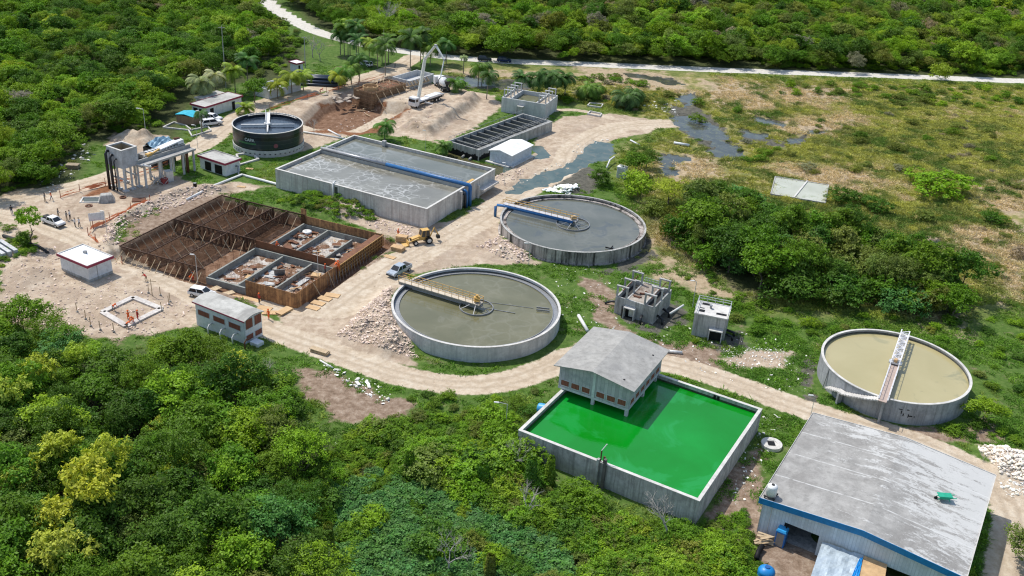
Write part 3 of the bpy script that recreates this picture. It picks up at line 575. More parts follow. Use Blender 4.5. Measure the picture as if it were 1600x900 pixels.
for k, (da, z0, wd, hh) in enumerate(((.235, 2.45, .55, .10), (.255, 2.0, .12, .5), (.285, 1.6, .12, .42), (.33, 2.5, .35, .12), (.35, 1.5, .12, .55), (.38, 1.5, .5, .16), (.43, 1.45, .14, .14))):
    an = a0+da; m_.cbox(((RC+.02)*math.cos(an), (RC+.02)*math.sin(an), z0), (.05, wd, hh), an)
m_.build('painted_mark', M_black, t)
# black bolted tank
cD = (-59.9, 224.0); RD = 8.1
M_glass = striped('enamel_panels', (.012, .020, .032), (.10, .12, .12), 2, .92, .035, .22, .3)
t = thing('storage_tank', 'black glossy bolted tank with white rim on a pale concrete ring', 'tank', (*cD, 0))
MB().ring(RD-.1, RD, 1.45, 5.5, 96).build('shell', M_glass, t, smooth=False)
m_ = MB().ring(RD-.45, RD+.12, -.4, 1.447, 96); m_.build('base_ring', mat('base_white', (.56, .55, .52), .85, 0, .08, 1), t)
for k in range(44):
    an = 2*math.pi*k/44; MB().cbox(((RD+.12)*math.cos(an), (RD+.12)*math.sin(an), .65), (.06, .38, .22), an).build('vent_slot', M_black, t)
MB().ring(RD-.18, RD+.09, 5.5, 5.62, 96).build('rim', M_rim, t)
MB().disc(RD-.1, 4.75, 96).build('water_surface', water('water_black', (.012, .02, .035), (.035, .05, .07), .9, .12, .3), t)
m_ = MB().ring(RD-.55, RD-.1, 5.35, 5.4, 64, a0=.25*math.pi, a1=.78*math.pi)
for k in range(18): an = R(40)+k*R(6); m_.bar(((RD-.5)*math.cos(an), (RD-.5)*math.sin(an), 5.4), ((RD-.5)*math.cos(an), (RD-.5)*math.sin(an), 6.1), .03)
m_.build('gallery', M_rim, t)
u_ = polar(cD, G(418, 204, 5.4)); ang = math.atan2(u_[1], u_[0])
m_ = MB(); c2, s2 = math.cos(ang), math.sin(ang)
m_.tube([(c2*5.6, s2*5.6, 5.1), (c2*.5, s2*.5, 5.3)], .22, 8).tube([(-s2*6.1, c2*6.1, 5.15), (s2*6.1, -c2*6.1, 5.15)], .2, 8)
m_.build('floating_arm', M_wpipe, t, smooth=True)
m_ = MB(); obox(m_, (0, 0, 5.5), (-c2*7.9, -s2*7.9, 5.6), .9, .15); rails(m_, (0, 0, 5.5), (-c2*7.9, -s2*7.9, 5.6), .5, .8, 6); rails(m_, (0, 0, 5.5), (-c2*7.9, -s2*7.9, 5.6), -.5, .8, 6)
m_.cbox((0, 0, 5.45), (1.3, 1.3, .35), .7); m_.build('centre_platform', M_wpipe, t)
def wrap_text(txt, size, ang, z, rad, name, m, par):
    cu = bpy.data.curves.new(name, 'FONT'); cu.body = txt; cu.size = size; cu.align_x = 'CENTER'; cu.extrude = .01; cu.offset = .02
    o = bpy.data.objects.new(name, cu); COL.objects.link(o); dg = bpy.context.evaluated_depsgraph_get(); me = bpy.data.meshes.new_from_object(o.evaluated_get(dg))
    bpy.data.objects.remove(o); 
    for v_ in me.vertices: an = ang+v_.co.x/rad; rr = rad+.02+v_.co.z; y_ = v_.co.y; v_.co = (rr*math.cos(an), rr*math.sin(an), z+y_)
    me.materials.clear(); me.materials.append(m); n_ = bpy.data.objects.new(name, me); COL.objects.link(n_); n_.parent = par; return n_
pl = polar(cD, G(388, 222, 3.6)); la = math.atan2(-math.sqrt(max(0, RD**2-pl[0]**2)), pl[0])
wrap_text('CAPA', 1.0, la, 3.45, RD, 'lettering', mat('letter_grey', (.5, .52, .54), .5), t)
MB().ring(RD+.004, RD+.03, 2.75, 3.15, 24, a0=la-.42, a1=la+.2).build('green_stripe', mat('stripe_green', (.05, .16, .07), .4, 0, .2, 2), t)
MB().lathe([(.02, -.02), (.5, -.02), (.5, .02), (.02, .02)], 20).build('red_emblem', mat('emblem_red', (.24, .07, .09), .5), t).matrix_local = Matrix.Translation(((RD+.03)*math.cos(la+.75), (RD+.03)*math.sin(la+.75), 2.6)) @ Matrix.Rotation(la+.75, 4, 'Z') @ Matrix.Rotation(math.pi/2, 4, 'Y')

# ------------------------------------------------------------------ twin aeration basins
F3 = frame3((430, 264), (667, 327), (774, 264), 4.2); a, bb = F3[2], F3[3]
t = thing('aeration_basin', 'long twin basin with a blue pipe between two sheets of foamy grey water', 'basin', (*F3[0], 0), F3[1])
T = .35; H3 = 4.2; mid = bb*.55; m_ = MB()
m_.box(0, a, 0, T, -.5, H3).box(0, a, bb-T, bb, -.5, H3).box(0, T, T, bb-T, -.5, H3).box(a-T, a, T, bb-T, -.5, H3)
m_.build('wall', M_conc_beige, t)
MB().box(T, a-T, mid-.5, mid+.45, -.4, H3+.1).build('divider_walkway', mat('walk_grey', (.38, .38, .36), .85, 0, .12, 1), t)
m_ = MB(); e = .05; m_.box(-e, a+e, -e, T+e, H3+.002, H3+.08).box(-e, a+e, bb-T-e, bb+e, H3+.002, H3+.08).box(-e, T+e, T+e+.003, bb-T-e-.003, H3+.002, H3+.08).box(a-T-e, a+e, T+e+.003, bb-T-e-.003, H3+.002, H3+.08); m_.build('coping', M_rim, t)
wf = water('water_foamy', (.17, .16, .125), (.235, .225, .18), .16, .12, .08, foam=((.55, .54, .50), .55, .75))
wf2 = water('water_calm', (.12, .125, .095), (.16, .16, .125), .12, .08, .04, foam=((.42, .42, .39), .25, .35))
MB().add([(T, T, 3.55), (a-T, T, 3.55), (a-T, mid-.5, 3.55), (T, mid-.5, 3.55)], [(0, 1, 2, 3)]).build('water_surface', wf, t)
MB().add([(T, mid+.45, 3.55), (a-T, mid+.45, 3.55), (a-T, bb-T, 3.55), (T, bb-T, 3.55)], [(0, 1, 2, 3)]).build('water_surface', wf2, t)
for k in range(1, 9): MB().box(a*k/9-.06, a*k/9+.06, -.05, -.004, -.3, H3-.1).build('wall_joint', M_conc_beige, t)
xs_ = a*.47
MB().tube([(.3, mid-.15, H3+.45), (xs_, mid-.15, H3+.45)], .34, 12).build('air_pipe', mat('pipe_grey', (.42, .42, .43), .4, .3, .1, 1), t, smooth=True)
MB().tube([(xs_+.003, mid-.15, H3+.45), (a+.7, mid-.15, H3+.45), (a+1.0, mid-.15, H3+.2), (a+1.05, mid-.15, -.3)], .40, 12).build('air_pipe', M_bluep, t, smooth=True)
for k, (dy, c_) in enumerate(((-1.35, M_bluep), (-2.1, M_blkp))):
    MB().tube([(a-.1, mid+dy, H3-.5-k*.4), (a+.5, mid+dy, H3-.45-k*.4), (a+.95, mid+dy, H3-.8-k*.4), (a+1.0, mid+dy, -.3)], .3, 10).build('down_pipe', c_, t, smooth=True)
m_ = MB()
for yy in (.1, .4):
    for zz in (.55, 1.0): m_.bar((1, mid+yy, H3+.1+zz), (a-1.2, mid+yy, H3+.1+zz), .03)
    for k in range(24): m_.bar((1+(a-2.2)*k/23, mid+yy, H3+.1), (1+(a-2.2)*k/23, mid+yy, H3+1.1), .025)
m_.build('railing', M_galv, t)
MB().box(a-T-.7, a-T-.01, mid+1.0, mid+4.2, H3-.5, H3+.15).build('weir_box', M_yel, t)
MB().box(a+.01, a+.7, mid-3.2, mid-2.7, -.4, H3-.1).build('buttress', M_conc_beige, t); MB().box(a+.01, a+.55, mid+4.5, mid+5, -.4, H3-1.2).box(a+.01, a+1.6, mid+5, bb-1, 1.6, 2.0).build('buttress', M_conc_beige, t)
MB().tube([(a*.47*.85, -.15, 0), (a*.47*.85, -.15, H3+.3), (a*.47*.85, .8, H3+.45)], .2, 10).build('overflow_pipe', M_wpipe, t, smooth=True)
MB().box(a*.47*.85+.3, a*.47*.85+1.1, -.03, -.003, .2, H3-.4).build('damp_patch', mat('mossy', (.07, .08, .06), .9), t)
MB().box(8.6, 9.4, bb-1.1, bb-T-.06, 3.6, H3+.7).build('inlet_box', M_conc, t)

# ------------------------------------------------------------------ baffled tank, pump tank with portal frames, white shed
F4 = frame3((699.6, 220), (748.5, 234.5), (841.8, 183.8), 2.6); a, bb = F4[2], F4[3]
t = thing('baffled_tank', 'long narrow concrete tank with a row of cross baffles and black stained wall', 'tank', (*F4[0], 0), F4[1])
MB().box(0, a, 0, .35, -.6, 2.6).box(0, a, bb-.35, bb, -.6, 2.6).box(0, .35, .35, bb-.35, -.6, 2.6).box(a-.9, a, .35, bb-.35, -.6, 2.6).build('wall', M_conc, t)
MB().add([(.35, .35, 1.5), (a-.9, .35, 1.5), (a-.9, bb-.35, 1.5), (.35, bb-.35, 1.5)], [(0, 1, 2, 3)]).build('water_surface', water('water_darkgreen', (.02, .025, .02), (.04, .05, .04), .3, .1, .1), t)
nb = 11
for k in range(1, nb): MB().box(.36, a-.91, bb*k/nb-.2, bb*k/nb+.2, 1.3, 2.25).build('baffle', mat('baffle_grey', (.17, .17, .155), .9, 0, .15, 1), t)
m_ = MB()
for xx in (a-.9-.05, a-1.6): 
    for zz in (.5, 1.0): m_.bar((xx, .3, 2.6+zz), (xx, bb-.3, 2.6+zz), .03)
    for k in range(16): m_.bar((xx, .3+(bb-.6)*k/15, 2.3), (xx, .3+(bb-.6)*k/15, 3.6), .025)
for k in range(16): m_.bar((.1, .3+(bb-.6)*k/15, 2.6), (.1, .3+(bb-.6)*k/15, 3.5), .025)
m_.bar((.1, .3, 3.5), (.1, bb-.3, 3.5), .03); m_.bar((.1, .3, 3.5), (a-1, .3, 3.5), .03); m_.build('railing', M_steel, t)
m_ = MB()
for k in range(15): x = .25+(a-.5)*k/15; m_.box(x, x+(a-.5)/15+.0, -.03, -.003, -.3, .9+.5*random.random())
for k in range(20):
    y = .2+(bb*.5)*k/20; m_.box(a+.003, a+.03, y, y+bb*.5/20, -.3, .7+.6*random.random())
m_.build('black_stain', M_black, t)
MB().tube([(a*.55, -1.0, -.1), (a*.55, -.1, .2)], .3, 10).build('outlet_pipe', M_conc, t, smooth=True); MB().tube([(a*.78, -1.0, -.1), (a*.78, -.1, .2)], .3, 10).build('outlet_pipe', M_conc, t, smooth=True)
def portals(t, spots, z, h, w_, dirx, m=M_conc_new):
    """concrete lifting frames: two posts and a head beam, one part each"""
    for (x, y) in spots:
        m_ = MB(); dx, dy = (w_/2, 0) if dirx else (0, w_/2)
        for s in (-1, 1): m_.box(x+s*dx-.14, x+s*dx+.14, y+s*dy-.14, y+s*dy+.14, z, z+h-.16)
        m_.box(x-dx-.2, x+dx+.2, y-dy-.2, y+dy+.2, z+h-.157, z+h+.05) if dirx else m_.box(x-.2, x+.2, y-dy-.2, y+dy+.2, z+h-.157, z+h+.05)
        m_.build('lifting_frame', m, t)
F5 = frame3((784, 151.8), (853.4, 163.3), (877.4, 151.8), 4.1); a, bb = F5[2], F5[3]
t = thing('pump_tank', 'grey open tank with rows of lifting frames beyond the baffled tank', 'tank', (*F5[0], 0), F5[1])
bb = max(bb, 10.)
MB().box(0, a, 0, .3, -.4, 4.1).box(0, a, bb-.3, bb, -.4, 4.1).box(0, .3, .3, bb-.3, -.4, 4.1).box(a-.3, a, .3, bb-.3, -.4, 4.1).box(2.4, 2.7, .3, bb-.3, 2, 4.1).box(a-3, a-2.7, .3, bb-.3, 2, 4.1).build('wall', M_conc_new, t)
MB().box(.3, 2.4, .31, bb-.31, 3.4, 3.6).box(a-2.7, a-.3, .31, bb-.31, 3.4, 3.6).build('deck_slab', mat('deck_tan', (.45, .38, .29), .9), t)
MB().add([(2.7, .3, 3.0), (a-3, .3, 3.0), (a-3, bb-.3, 3.0), (2.7, bb-.3, 3.0)], [(0, 1, 2, 3)]).build('water_surface', wA, t)
portals(t, [(1.3, y) for y in (1, 3.6, 6.2, 9.2)], 4.1, 2.0, 1.9, True); portals(t, [(a-1.4, y) for y in (.8, 3.4, 6.2, 9.0)], 4.1, 2.0, 1.9, True)
MB().box(a*.38, a*.38+1.8, -1.2, -.003, 2.5, 2.7).box(a*.38, a*.38+.2, -1.2, -1, -.3, 2.5).box(a*.38+1.6, a*.38+1.8, -1.2, -1, -.3, 2.5).build('inlet_canopy', M_conc, t)
F6 = frame3((762.7, 234.5), (800, 244), (831, 225.6), 2.7); a, bb = F6[2], F6[3]
def gable_house(name, label, F, EV, RG, xm, wmat, rmat, ins=.35, thick=.12, base=-.3, cat='building'):
    a, bb = F[2], F[3]; t = thing(name, label, cat, (*F[0], 0), F[1]); sl_ = lambda x: EV+(RG-EV)*(x/xm if x < xm else (a-x)/(a-xm))
    x0, x1, y0, y1 = ins, a-ins, ins, bb-ins; m_ = MB()
    for yy in ((y0, y0+.18), (y1-.18, y1)): m_.profile([(x0, base), (x1, base), (x1, sl_(x1)-thick-.02), (xm, RG-thick-.02), (x0, sl_(x0)-thick-.02)], *yy)
    m_.box(x0, x0+.18, y0+.18, y1-.18, base, sl_(x0)-thick-.02).box(x1-.18, x1, y0+.18, y1-.18, base, sl_(x1)-thick-.02); m_.build('wall', wmat, t)
    MB().profile([(0, EV-thick), (xm, RG-thick), (a, EV-thick), (a, EV), (xm, RG), (0, EV)], 0, bb).build('roof', rmat, t); return t
t = gable_house('storage_shed', 'small pale blue shed with a low white gable roof', F6, 2.7, 3.4, F6[2]*.48, mat('shed_blue', (.56, .63, .69), .7, 0, .05, 1, ((.42, .47, .5), .4)), M_wroof)
MB().box(.9, 1.9, .30, .345, 0, 2.0).build('door', mat('shed_door', (.48, .54, .58), .6), t); MB().box(a*.55, a*.55+.9, .30, .345, 0, 2.0).build('door', mat('shed_door', (.48, .54, .58), .6), t)
MB().box(a-.4, a+.5, .1, bb-.2, -.2, .15).box(-.3, a-.4, -.7, .2, -.2, .15).build('plinth', M_rim, t)

# ------------------------------------------------------------------ hopper tower and raised screening channel
F7 = frame3((165.4, 228.2), (189, 236.3), (211, 228.2), 8.9); a, bb = F7[2], F7[3]
t = thing('hopper_tower', 'pale concrete hopper tower on legs with tall black pipes up one side', 'tower', (*F7[0], 0), F7[1])
m_ = MB(); z0, z1 = 5.0, 8.9; w_ = .25
m_.box(0, a, 0, w_, z0, z1).box(0, a, bb-w_, bb, z0, z1).box(0, w_, w_, bb-w_, z0, z1).box(a-w_, a, w_, bb-w_, z0, z1).box(w_, a-w_, w_, bb-w_, z0, z0+.3); m_.build('hopper_wall', mat('concrete_bluegrey', (.50, .52, .54), .85, 0, .12, 1.2, ((.34, .35, .36), .8), .3), t)
MB().box(w_+.01, w_+.05, w_, bb-w_, 5.5, 8.7).box(w_, a-w_, bb-w_-.05, bb-w_-.01, 5.5, 8.7).build('hopper_lining', mat('lining_ochre', (.34, .26, .16), .9, 0, .15, 1), t)
MB().box(-.08, a+.08, -.08, .3, 8.903, 9.02).box(-.08, a+.08, bb-.3, bb+.08, 8.903, 9.02).box(-.08, .3, .302, bb-.302, 8.903, 9.02).box(a-.3, a+.08, .302, bb-.302, 8.903, 9.02).build('coping', M_rim, t)
for (x, y) in ((.25, .25), (a-.25, .25), (.25, bb-.25), (a-.25, bb-.25), (a/2, .25), (a-.25, bb/2)):
    MB().box(x-.16, x+.16, y-.16, y+.16, .35, 4.998).box(x-.5, x+.5, y-.5, y+.5, -.3, .348).build('leg', M_conc_new, t)
MB().box(.4, a-.4, .12, .38, 2.4, 2.7).box(.4, a-.4, bb-.38, bb-.12, 2.4, 2.7).build('tie_beam', M_conc_new, t)
for k, (xx, zt, rr) in enumerate(((.6, 7.6, .30), (1.9, 7.0, .28), (3.0, 6.4, .14))):
    MB().tube([(xx, .1, zt+.4), (xx, -.4, zt+.5), (xx, -.75, zt), (xx, -.75, 0)], rr, 10).build('riser_pipe', M_blkp, t, smooth=True)
dz = 5.2; pL = G(221.5, 260, dz); pR = G(306, 232.5, dz); yw = math.atan2(pR[1]-pL[1], pR[0]-pL[0]); Lc = float(np.linalg.norm(pR-pL))
t = thing('raised_channel', 'long elevated concrete channel on columns leading from the hopper tower', 'channel', (*pL, 0), yw)
MB().box(0, Lc, 0, 3.4, dz-.35, dz-.02).box(0, Lc, 1.7, 1.95, dz-.018, dz+.7).box(1, Lc-.6, 4.4, 4.6, dz-.3, dz+.9).box(0, Lc, 3.402, 4.398, dz-.35, dz-.2).build('channel_slab', mat('channel_grey', (.40, .39, .37), .85, 0, .15, 1, ((.25, .24, .22), .6)), t)
MB().box(0, .2, .0, 1.69, dz-.017, dz+.12).box(.2, Lc, 0, .12, dz-.017, dz+.10).build('kerb', M_rim, t)
for x in (1.0, Lc*.33, Lc*.54, Lc*.77, Lc-.4):
    for y in (.5, 3.6): MB().box(x-.18, x+.18, y-.18, y+.18, -.3, dz-.352).build('column', M_conc_new, t)
MB().tube([(Lc-1.2, 3.0, -.1), (Lc-1.2, 3.0, dz+1.2), (Lc-1.4, 3.6, dz+1.9), (Lc-2.4, 3.9, dz+1.9)], .38, 10).tube([(Lc-1.9, .9, -.1), (Lc-1.9, .9, dz-.4)], .33, 10).build('drop_pipe', M_rust, t, smooth=True)
MB().tube([(.2, -.1, dz+.3), (.5, -.5, dz+.1), (1.6, -.7, dz-.4), (2.2, .2, dz-.5)], .22, 8).build('drain_pipe', M_wpipe, t, smooth=True)
t2 = thing('screen_machine', 'white and grey screening machinery lying along the raised channel', 'machine', (*pL, dz), yw)
MB().box(3, Lc-1, 2.1, 4.3, .05, .9).build('trough', mat('trough', (.33, .30, .26), .8, 0, .2, 1.5), t2)
MB().cbox((Lc-4.2, 3.2, 1.5), (6.2, 1.7, .25), 0, -.10, 'y').cbox((Lc-1.9, 3.2, 1.35), (1.6, 1.8, .5), 0).build('cover', M_white, t2)
m_ = MB()
for k in range(9): m_.cbox((4.4+k*.85, 3.2, 1.15), (.4, 1.9, .12), 0)
m_.build('screen_bars', M_galv, t2)
MB().cbox((5.2, 2.3, 1.1), (3.5, .4, .3), .1, -.2, 'y').cbox((4.0, 2.4, .9), (1.6, .8, .7), .2).build('gearbox', M_yel, t2, bevel=.04)
m_ = MB(); rails(m_, (2.5, 2.2, .05), (Lc-1, 2.2, .05), 0, .9, 16); rails(m_, (3, 4.4, .05), (Lc-1, 4.4, .05), 0, 1.0, 16); m_.build('railing', M_wpipe, t2)
t3 = thing('tarpaulin', 'pale blue tarpaulin heaped behind the raised channel', 'tarpaulin', G3(248, 226, 4.2), yw)
m_ = MB(); n = 9; vs_ = []
for j in range(n):
    for i in range(n):
        u, v_ = i/(n-1)-.5, j/(n-1)-.5; vs_.append((u*6, v_*3.4, (1.9*(1-2*abs(v_))*(1-.8*abs(u))+.5*math.sin(i*2.3+j*1.7)*.4)))
m_.add(vs_, [(j*n+i, j*n+i+1, (j+1)*n+i+1, (j+1)*n+i) for j in range(n-1) for i in range(n-1)]); m_.build('sheet', mat('tarp_paleblue', (.28, .46, .58), .5, 0, .15, 1), t3)
MB().box(-3, 3, -1.6, 1.6, -4.4, -.05).build('support', M_dark, t3)

# ------------------------------------------------------------------ small buildings
def flat_house(name, label, F, H, wmat, rmat, fascia, over=.3, par=.0, rim=None, base_h=0, cat='building'):
    a, bb = F[2], F[3]; t = thing(name, label, cat, (*F[0], 0), F[1])
    m_ = MB(); m_.box(over, a-over, over, over+.2, base_h, H-.42).box(over, a-over, bb-over-.2, bb-over, base_h, H-.42).box(over, over+.2, over+.2, bb-over-.2, base_h, H-.42).box(a-over-.2, a-over, over+.2, bb-over-.2, base_h, H-.42); m_.build('wall', wmat, t)
    if base_h: MB().box(over-.03, a-over+.03, over-.03, bb-over+.03, -.4, base_h-.002).build('plinth', M_conc, t)
    r = MB().box(0, a, 0, bb, H-.418, H-.12).build('roof', rmat, t)
    f = MB(); e = .06; f.box(-e, a+e, -e, -.002, H-.45, H).box(-e, a+e, bb+.002, bb+e, H-.45, H).box(-e, -.002, 0, bb, H-.45, H).box(a+.002, a+e, 0, bb, H-.45, H); f.build('fascia', fascia, t)
    if rim: 
        g = .18; f = MB(); f.box(.0, a, .002, g, H-.118, H+.04).box(0, a, bb-g, bb-.002, H-.118, H+.04).box(0.002, g, g+.002, bb-g-.002, H-.118, H+.04).box(a-g, a-.002, g+.002, bb-g-.002, H-.118, H+.04); f.build('parapet', rim, t)
    return t
M_rdirty = mat('roof_dirty', (.50, .49, .45), .9, 0, .12, .5, ((.26, .25, .23), .8), .2)
Fg = frame3((308.4, 242), (351.5, 255.8), (374.2, 246), 3.1)
t = flat_house('guard_house', 'small white building with maroon trim and two black openings under the raised channel end', Fg, 3.1, M_white, M_rdirty, M_maroon, rim=M_rdirty)
ga = Fg[2]; MB().box(ga*.22, ga*.44, .25, .298, .1, 2.1).build('doorway', M_black, t); MB().box(ga*.58, ga*.84, .25, .298, .1, 2.1).build('doorway', M_black, t)
MB().tube([(ga-.25, 3.3, 1.6), (ga+.4, 3.3, 1.7), (ga+1.6, 2.2, .2)], .2, 8).build('pipe', M_steel, t, smooth=True)
Fw = frame3((88.4, 396), (136, 416), (174.8, 399), 3.3)
t = flat_house('control_house', 'small white building with bright white flat roof and maroon edge beside the dirt yard', Fw, 3.3, M_white, mat('roof_bright', (.86, .86, .86), .6, 0, .02, 1), M_maroon, rim=M_rim, base_h=.5)
ta = Fw[2]; MB().cbox((ta*.40, Fw[3]*.62, 3.4), (.6, .45, .4), .3).tube([(ta*.40+.3, Fw[3]*.6, 3.3), (ta*.40+.5, Fw[3]*.6, 3.8)], .1, 8).build('roof_vent', M_steel, t)
MB().bar((ta-.29, 2.0, .5), (ta-.29, 2.0, 2.6), .04).build('downpipe', M_steel, t)
Fc = frame3((299.6, 469.5), (381.3, 501.6), (408.9, 483.3), 4.4); a, bb = Fc[2], Fc[3]; 
t = gable_house('blower_building', 'long pale building with arched grey roof and terracotta lattice windows by the forest edge', (Fc[0], Fc[1], a, bb), 4.4, 4.4, a*.5, M_white, M_rdirty, .3)
# replace the roof by one arched across its width
for ch in list(t.children):
    if ch.name.startswith('roof') or ch.name.startswith('wall'): bpy.data.objects.remove(ch)
prof = [(bb*k/12, 4.25+.42*math.sin(math.pi*k/12)) for k in range(13)]
def yprofile(m_, pts, x0, x1): n = len(pts); m_.add([(x0, p[0], p[1]) for p in pts]+[(x1, p[0], p[1]) for p in pts], [tuple(range(n)), tuple(reversed(range(n, 2*n)))]+[(k, (k+1) % n, n+(k+1) % n, n+k) for k in range(n)]); return m_
rf_ = yprofile(MB(), prof+[(p[0], p[1]-.13) for p in prof[::-1]], 0, a).build('roof', M_rdirty, t)
MB().box(-.02, a+.02, -.05, -.003, 4.02, 4.22).build('fascia', M_maroon, rf_)
ip = [(p[0], p[1]-.15) for p in prof if .3 <= p[0] <= bb-.3]
m_ = MB(); 
for xx in ((.3, .5), (a-.5, a-.3)): yprofile(m_, [(.3, -.3), (bb-.3, -.3)]+ip[::-1], *xx)
m_.box(.5, a-.5, .3, .5, -.3, ip[0][1]).box(.5, a-.5, bb-.5, bb-.3, -.3, ip[-1][1]); m_.build('wall', M_white, t)
for k in range(3): s0 = .9+k*(a-1.2)/3; lattice(t, s0, s0+(a-1.2)/3-.9, 2.1, 3.0, .3)
yw_ = (bb-.6)/2
for k in range(2):
    lattice(t, .55+k*yw_, .55+k*yw_+yw_-.45, 2.5, 4.1, a-.3, 'y', 1); lattice(t, .55+k*yw_, .55+k*yw_+yw_-.45, .5, 1.4, a-.3, 'y', 1)
for k in range(4): xx = 4.0+k*2.6; MB().tube([(xx, .3, 1.5), (xx, -.5, 1.55), (xx, -.85, 1.2), (xx, -.85, -.2)], .13, 8).build('drain_pipe', M_rust if k > 2 else M_wpipe, t, smooth=True)
MB().box(a+.3, a+1.9, .6, 2.0, -.2, .6).build('cable_box', M_white, t)
# long house and turquoise shelter near the left forest
Fl = frame3((296.6, 161), (320, 167), (383, 149.5), 3.1)
t = flat_house('office_house', 'long low white house with stained roof and maroon edge by the forest', Fl, 3.1, M_white, M_rdirty, M_maroon, rim=None)
lb = Fl[3]; la_ = Fl[2]; MB().box(la_-.3, la_-.25, 2, 3.2, 0, 2.1).build('door', M_black, t); MB().box(la_-.3, la_-.25, lb*.72, lb*.72+1, 0, 2.1).build('door', M_black, t)
MB().box(.8, 2.2, .25, .298, .6, 2.1).build('window', M_black, t); MB().box(2.8, 4.0, .25, .298, .0, 2.1).build('door', M_black, t)
MB().box(-3.4, -.1, lb*.35, lb*.95, 2.62, 2.92).build('rear_roof', M_rdirty, t); MB().box(-3.2, .1, lb*.38, lb*.92, -.2, 2.6).build('rear_wing', M_white, t)
Fs = frame3((274, 178), (301, 182.5), (306, 175), 2.5)
t = thing('work_shelter', 'small shelter with turquoise roof and plank walls by the white house', 'shelter', (*Fs[0], 0), Fs[1]); a, bb = Fs[2], max(Fs[3], 3.5)
MB().profile([(-.1, 2.35), (a*.5, 2.75), (a+.1, 2.35), (a+.1, 2.43), (a*.5, 2.84), (-.1, 2.43)], -.1, bb+.1).build('roof', mat('roof_turquoise', (.02, .42, .56), .5, 0, .08, 1), t)
MB().box(.1, a-.1, .1, bb-.1, 0, 2.33).build('wall', striped('fence_plank', (.30, .20, .13), (.08, .05, .03), 'xy', .3, .15), t)
Fk = frame3((451, 95.3), (463.4, 99), (474, 96), 2.9)
t = flat_house('kiosk', 'tiny pale kiosk with white flat roof on the far lawn', Fk, 2.9, M_white, M_wroof, M_maroon)
MB().box(Fk[2]-.3, Fk[2]-.26, .9, 1.6, 0, 2).build('door', M_dark, t)
# ruined white walls beside the round tree
c0 = G(436, 150, 0); t = thing('ruined_wall', 'broken white masonry walls behind the yellow palms', 'wall', (*c0, 0), R(58))
MB().box(-4, 8, -.2, 0, -.2, 2.1).box(8, 8.2, -.2, 4, -.2, 2.3).box(-4, -3.8, 0, 5, -.2, 2.6).box(-4, 3, 4.8, 5, -.2, 2.9).build('masonry', M_white, t)
MB().cbox((1, 2.5, .5), (6, 3.5, .9), .2, .1).cbox((5, 6, .4), (3, 2, .6), .7, .2).build('fallen_slab', M_wroof, t)
# low white frames (foundation kerbs) near the parked cars
def kerb_frame(name, label, pts, z, w_=.3, h=.35, m=M_rim, cat='foundation', cell=False):
    P = gp(pts, z); c = P.mean(0); t = thing(name, label, cat, (*c, 0)); m_ = MB()
    for i in range(len(P)):
        p, q = P[i]-c, P[(i+1) % len(P)]-c; obox(m_, (*p, h), (*q, h), w_, h+.2)
    m_.build('kerb', m, t); return t
kerb_frame('concrete_foundation', 'low white foundation kerb on grass beside the dirt track and parked cars', [(295, 205), (325, 199), (330, 205), (300, 214)], 0)
kerb_frame('concrete_foundation', 'low pale kerb and slab behind the blue tarpaulin', [(255, 200), (272, 192), (290, 197), (300, 205)], 0)
kerb_frame('planter', 'upper white rectangular kerb on the grass by the eastern dirt track', [(918, 166), (939, 169), (942, 164), (922, 162)], 0, .3, .4, cat='kerb')
kerb_frame('planter', 'lower white rectangular kerb holding dark soil by the eastern dirt track', [(918, 179), (937, 183), (940, 179), (922, 175)], 0, .3, .4, cat='kerb')
kerb_frame('concrete_foundation', 'pale concrete kerb beside the black tank and guard building', [(374, 259), (404, 250), (392, 240), (370, 243)], 0, .5, .4)
Ff = kerb_frame('concrete_foundation', 'square pale concrete footing frame with workers on brown ground', [(160, 487), (197, 509), (252, 482), (208, 464)], .2, 1.0, .28, M_conc_beige)

# ------------------------------------------------------------------ the two grey valve chambers
F8 = frame3((961.9, 463), (1023.3, 480.9), (1051.3, 452.9), 3.2); a, bb = F8[2], F8[3]
t = thing('valve_chamber', 'weathered concrete chamber topped by six lifting frames and a rusty deck', 'chamber', (*F8[0], 0), F8[1])
MB().box(0, a, 0, .3, -.4, 3.2).box(0, a, bb-.3, bb, -.4, 3.2).box(0, .3, .3, bb-.3, -.4, 3.2).box(a-.3, a, .3, bb-.3, -.4, 3.2).box(1.9, 2.15, .3, bb-.3, 2.2, 3.2).box(a-2.15, a-1.9, .3, bb-.3, 2.2, 3.2).build('wall', M_conc, t)
MB().box(2.15, a-2.15, .3, bb-.3, 2.9, 3.12).build('deck_slab', mat('deck_rusty', (.42, .37, .31), .9, 0, .15, .6, ((.09, .05, .03), .9)), t)
MB().box(.3, 1.9, .3, bb-.3, 2.2, 2.35).box(a-1.9, a-.3, .3, bb-.3, 2.2, 2.35).build('sump', M_dark, t)
portals(t, [(1.05, y) for y in (.2, bb*.42, bb*.86)], 3.2, 2.1, 1.75, True, M_conc); portals(t, [(a-1.05, y) for y in (.2, bb*.42, bb*.86)], 3.2, 2.1, 1.75, True, M_conc)
MB().bar((1.05, .3, 4.4), (1.05, bb*.9, 4.5), .06).bar((a-1.05, .3, 4.4), (a-1.05, bb*.9, 4.5), .06).build('shaft', M_rust, t)
MB().cbox((a*.52, bb*.45, 3.25), (1.5, .35, .25), .4).cbox((a*.60, bb*.5, 3.3), (.3, 1.6, .25), .9).cbox((a*.42, bb*.25, 3.2), (.25, 1.3, .18), 1.3).cbox((a*.45, bb*.25, 3.22), (1.4, .25, .15), .3).build('scrap_metal', M_rust, t)
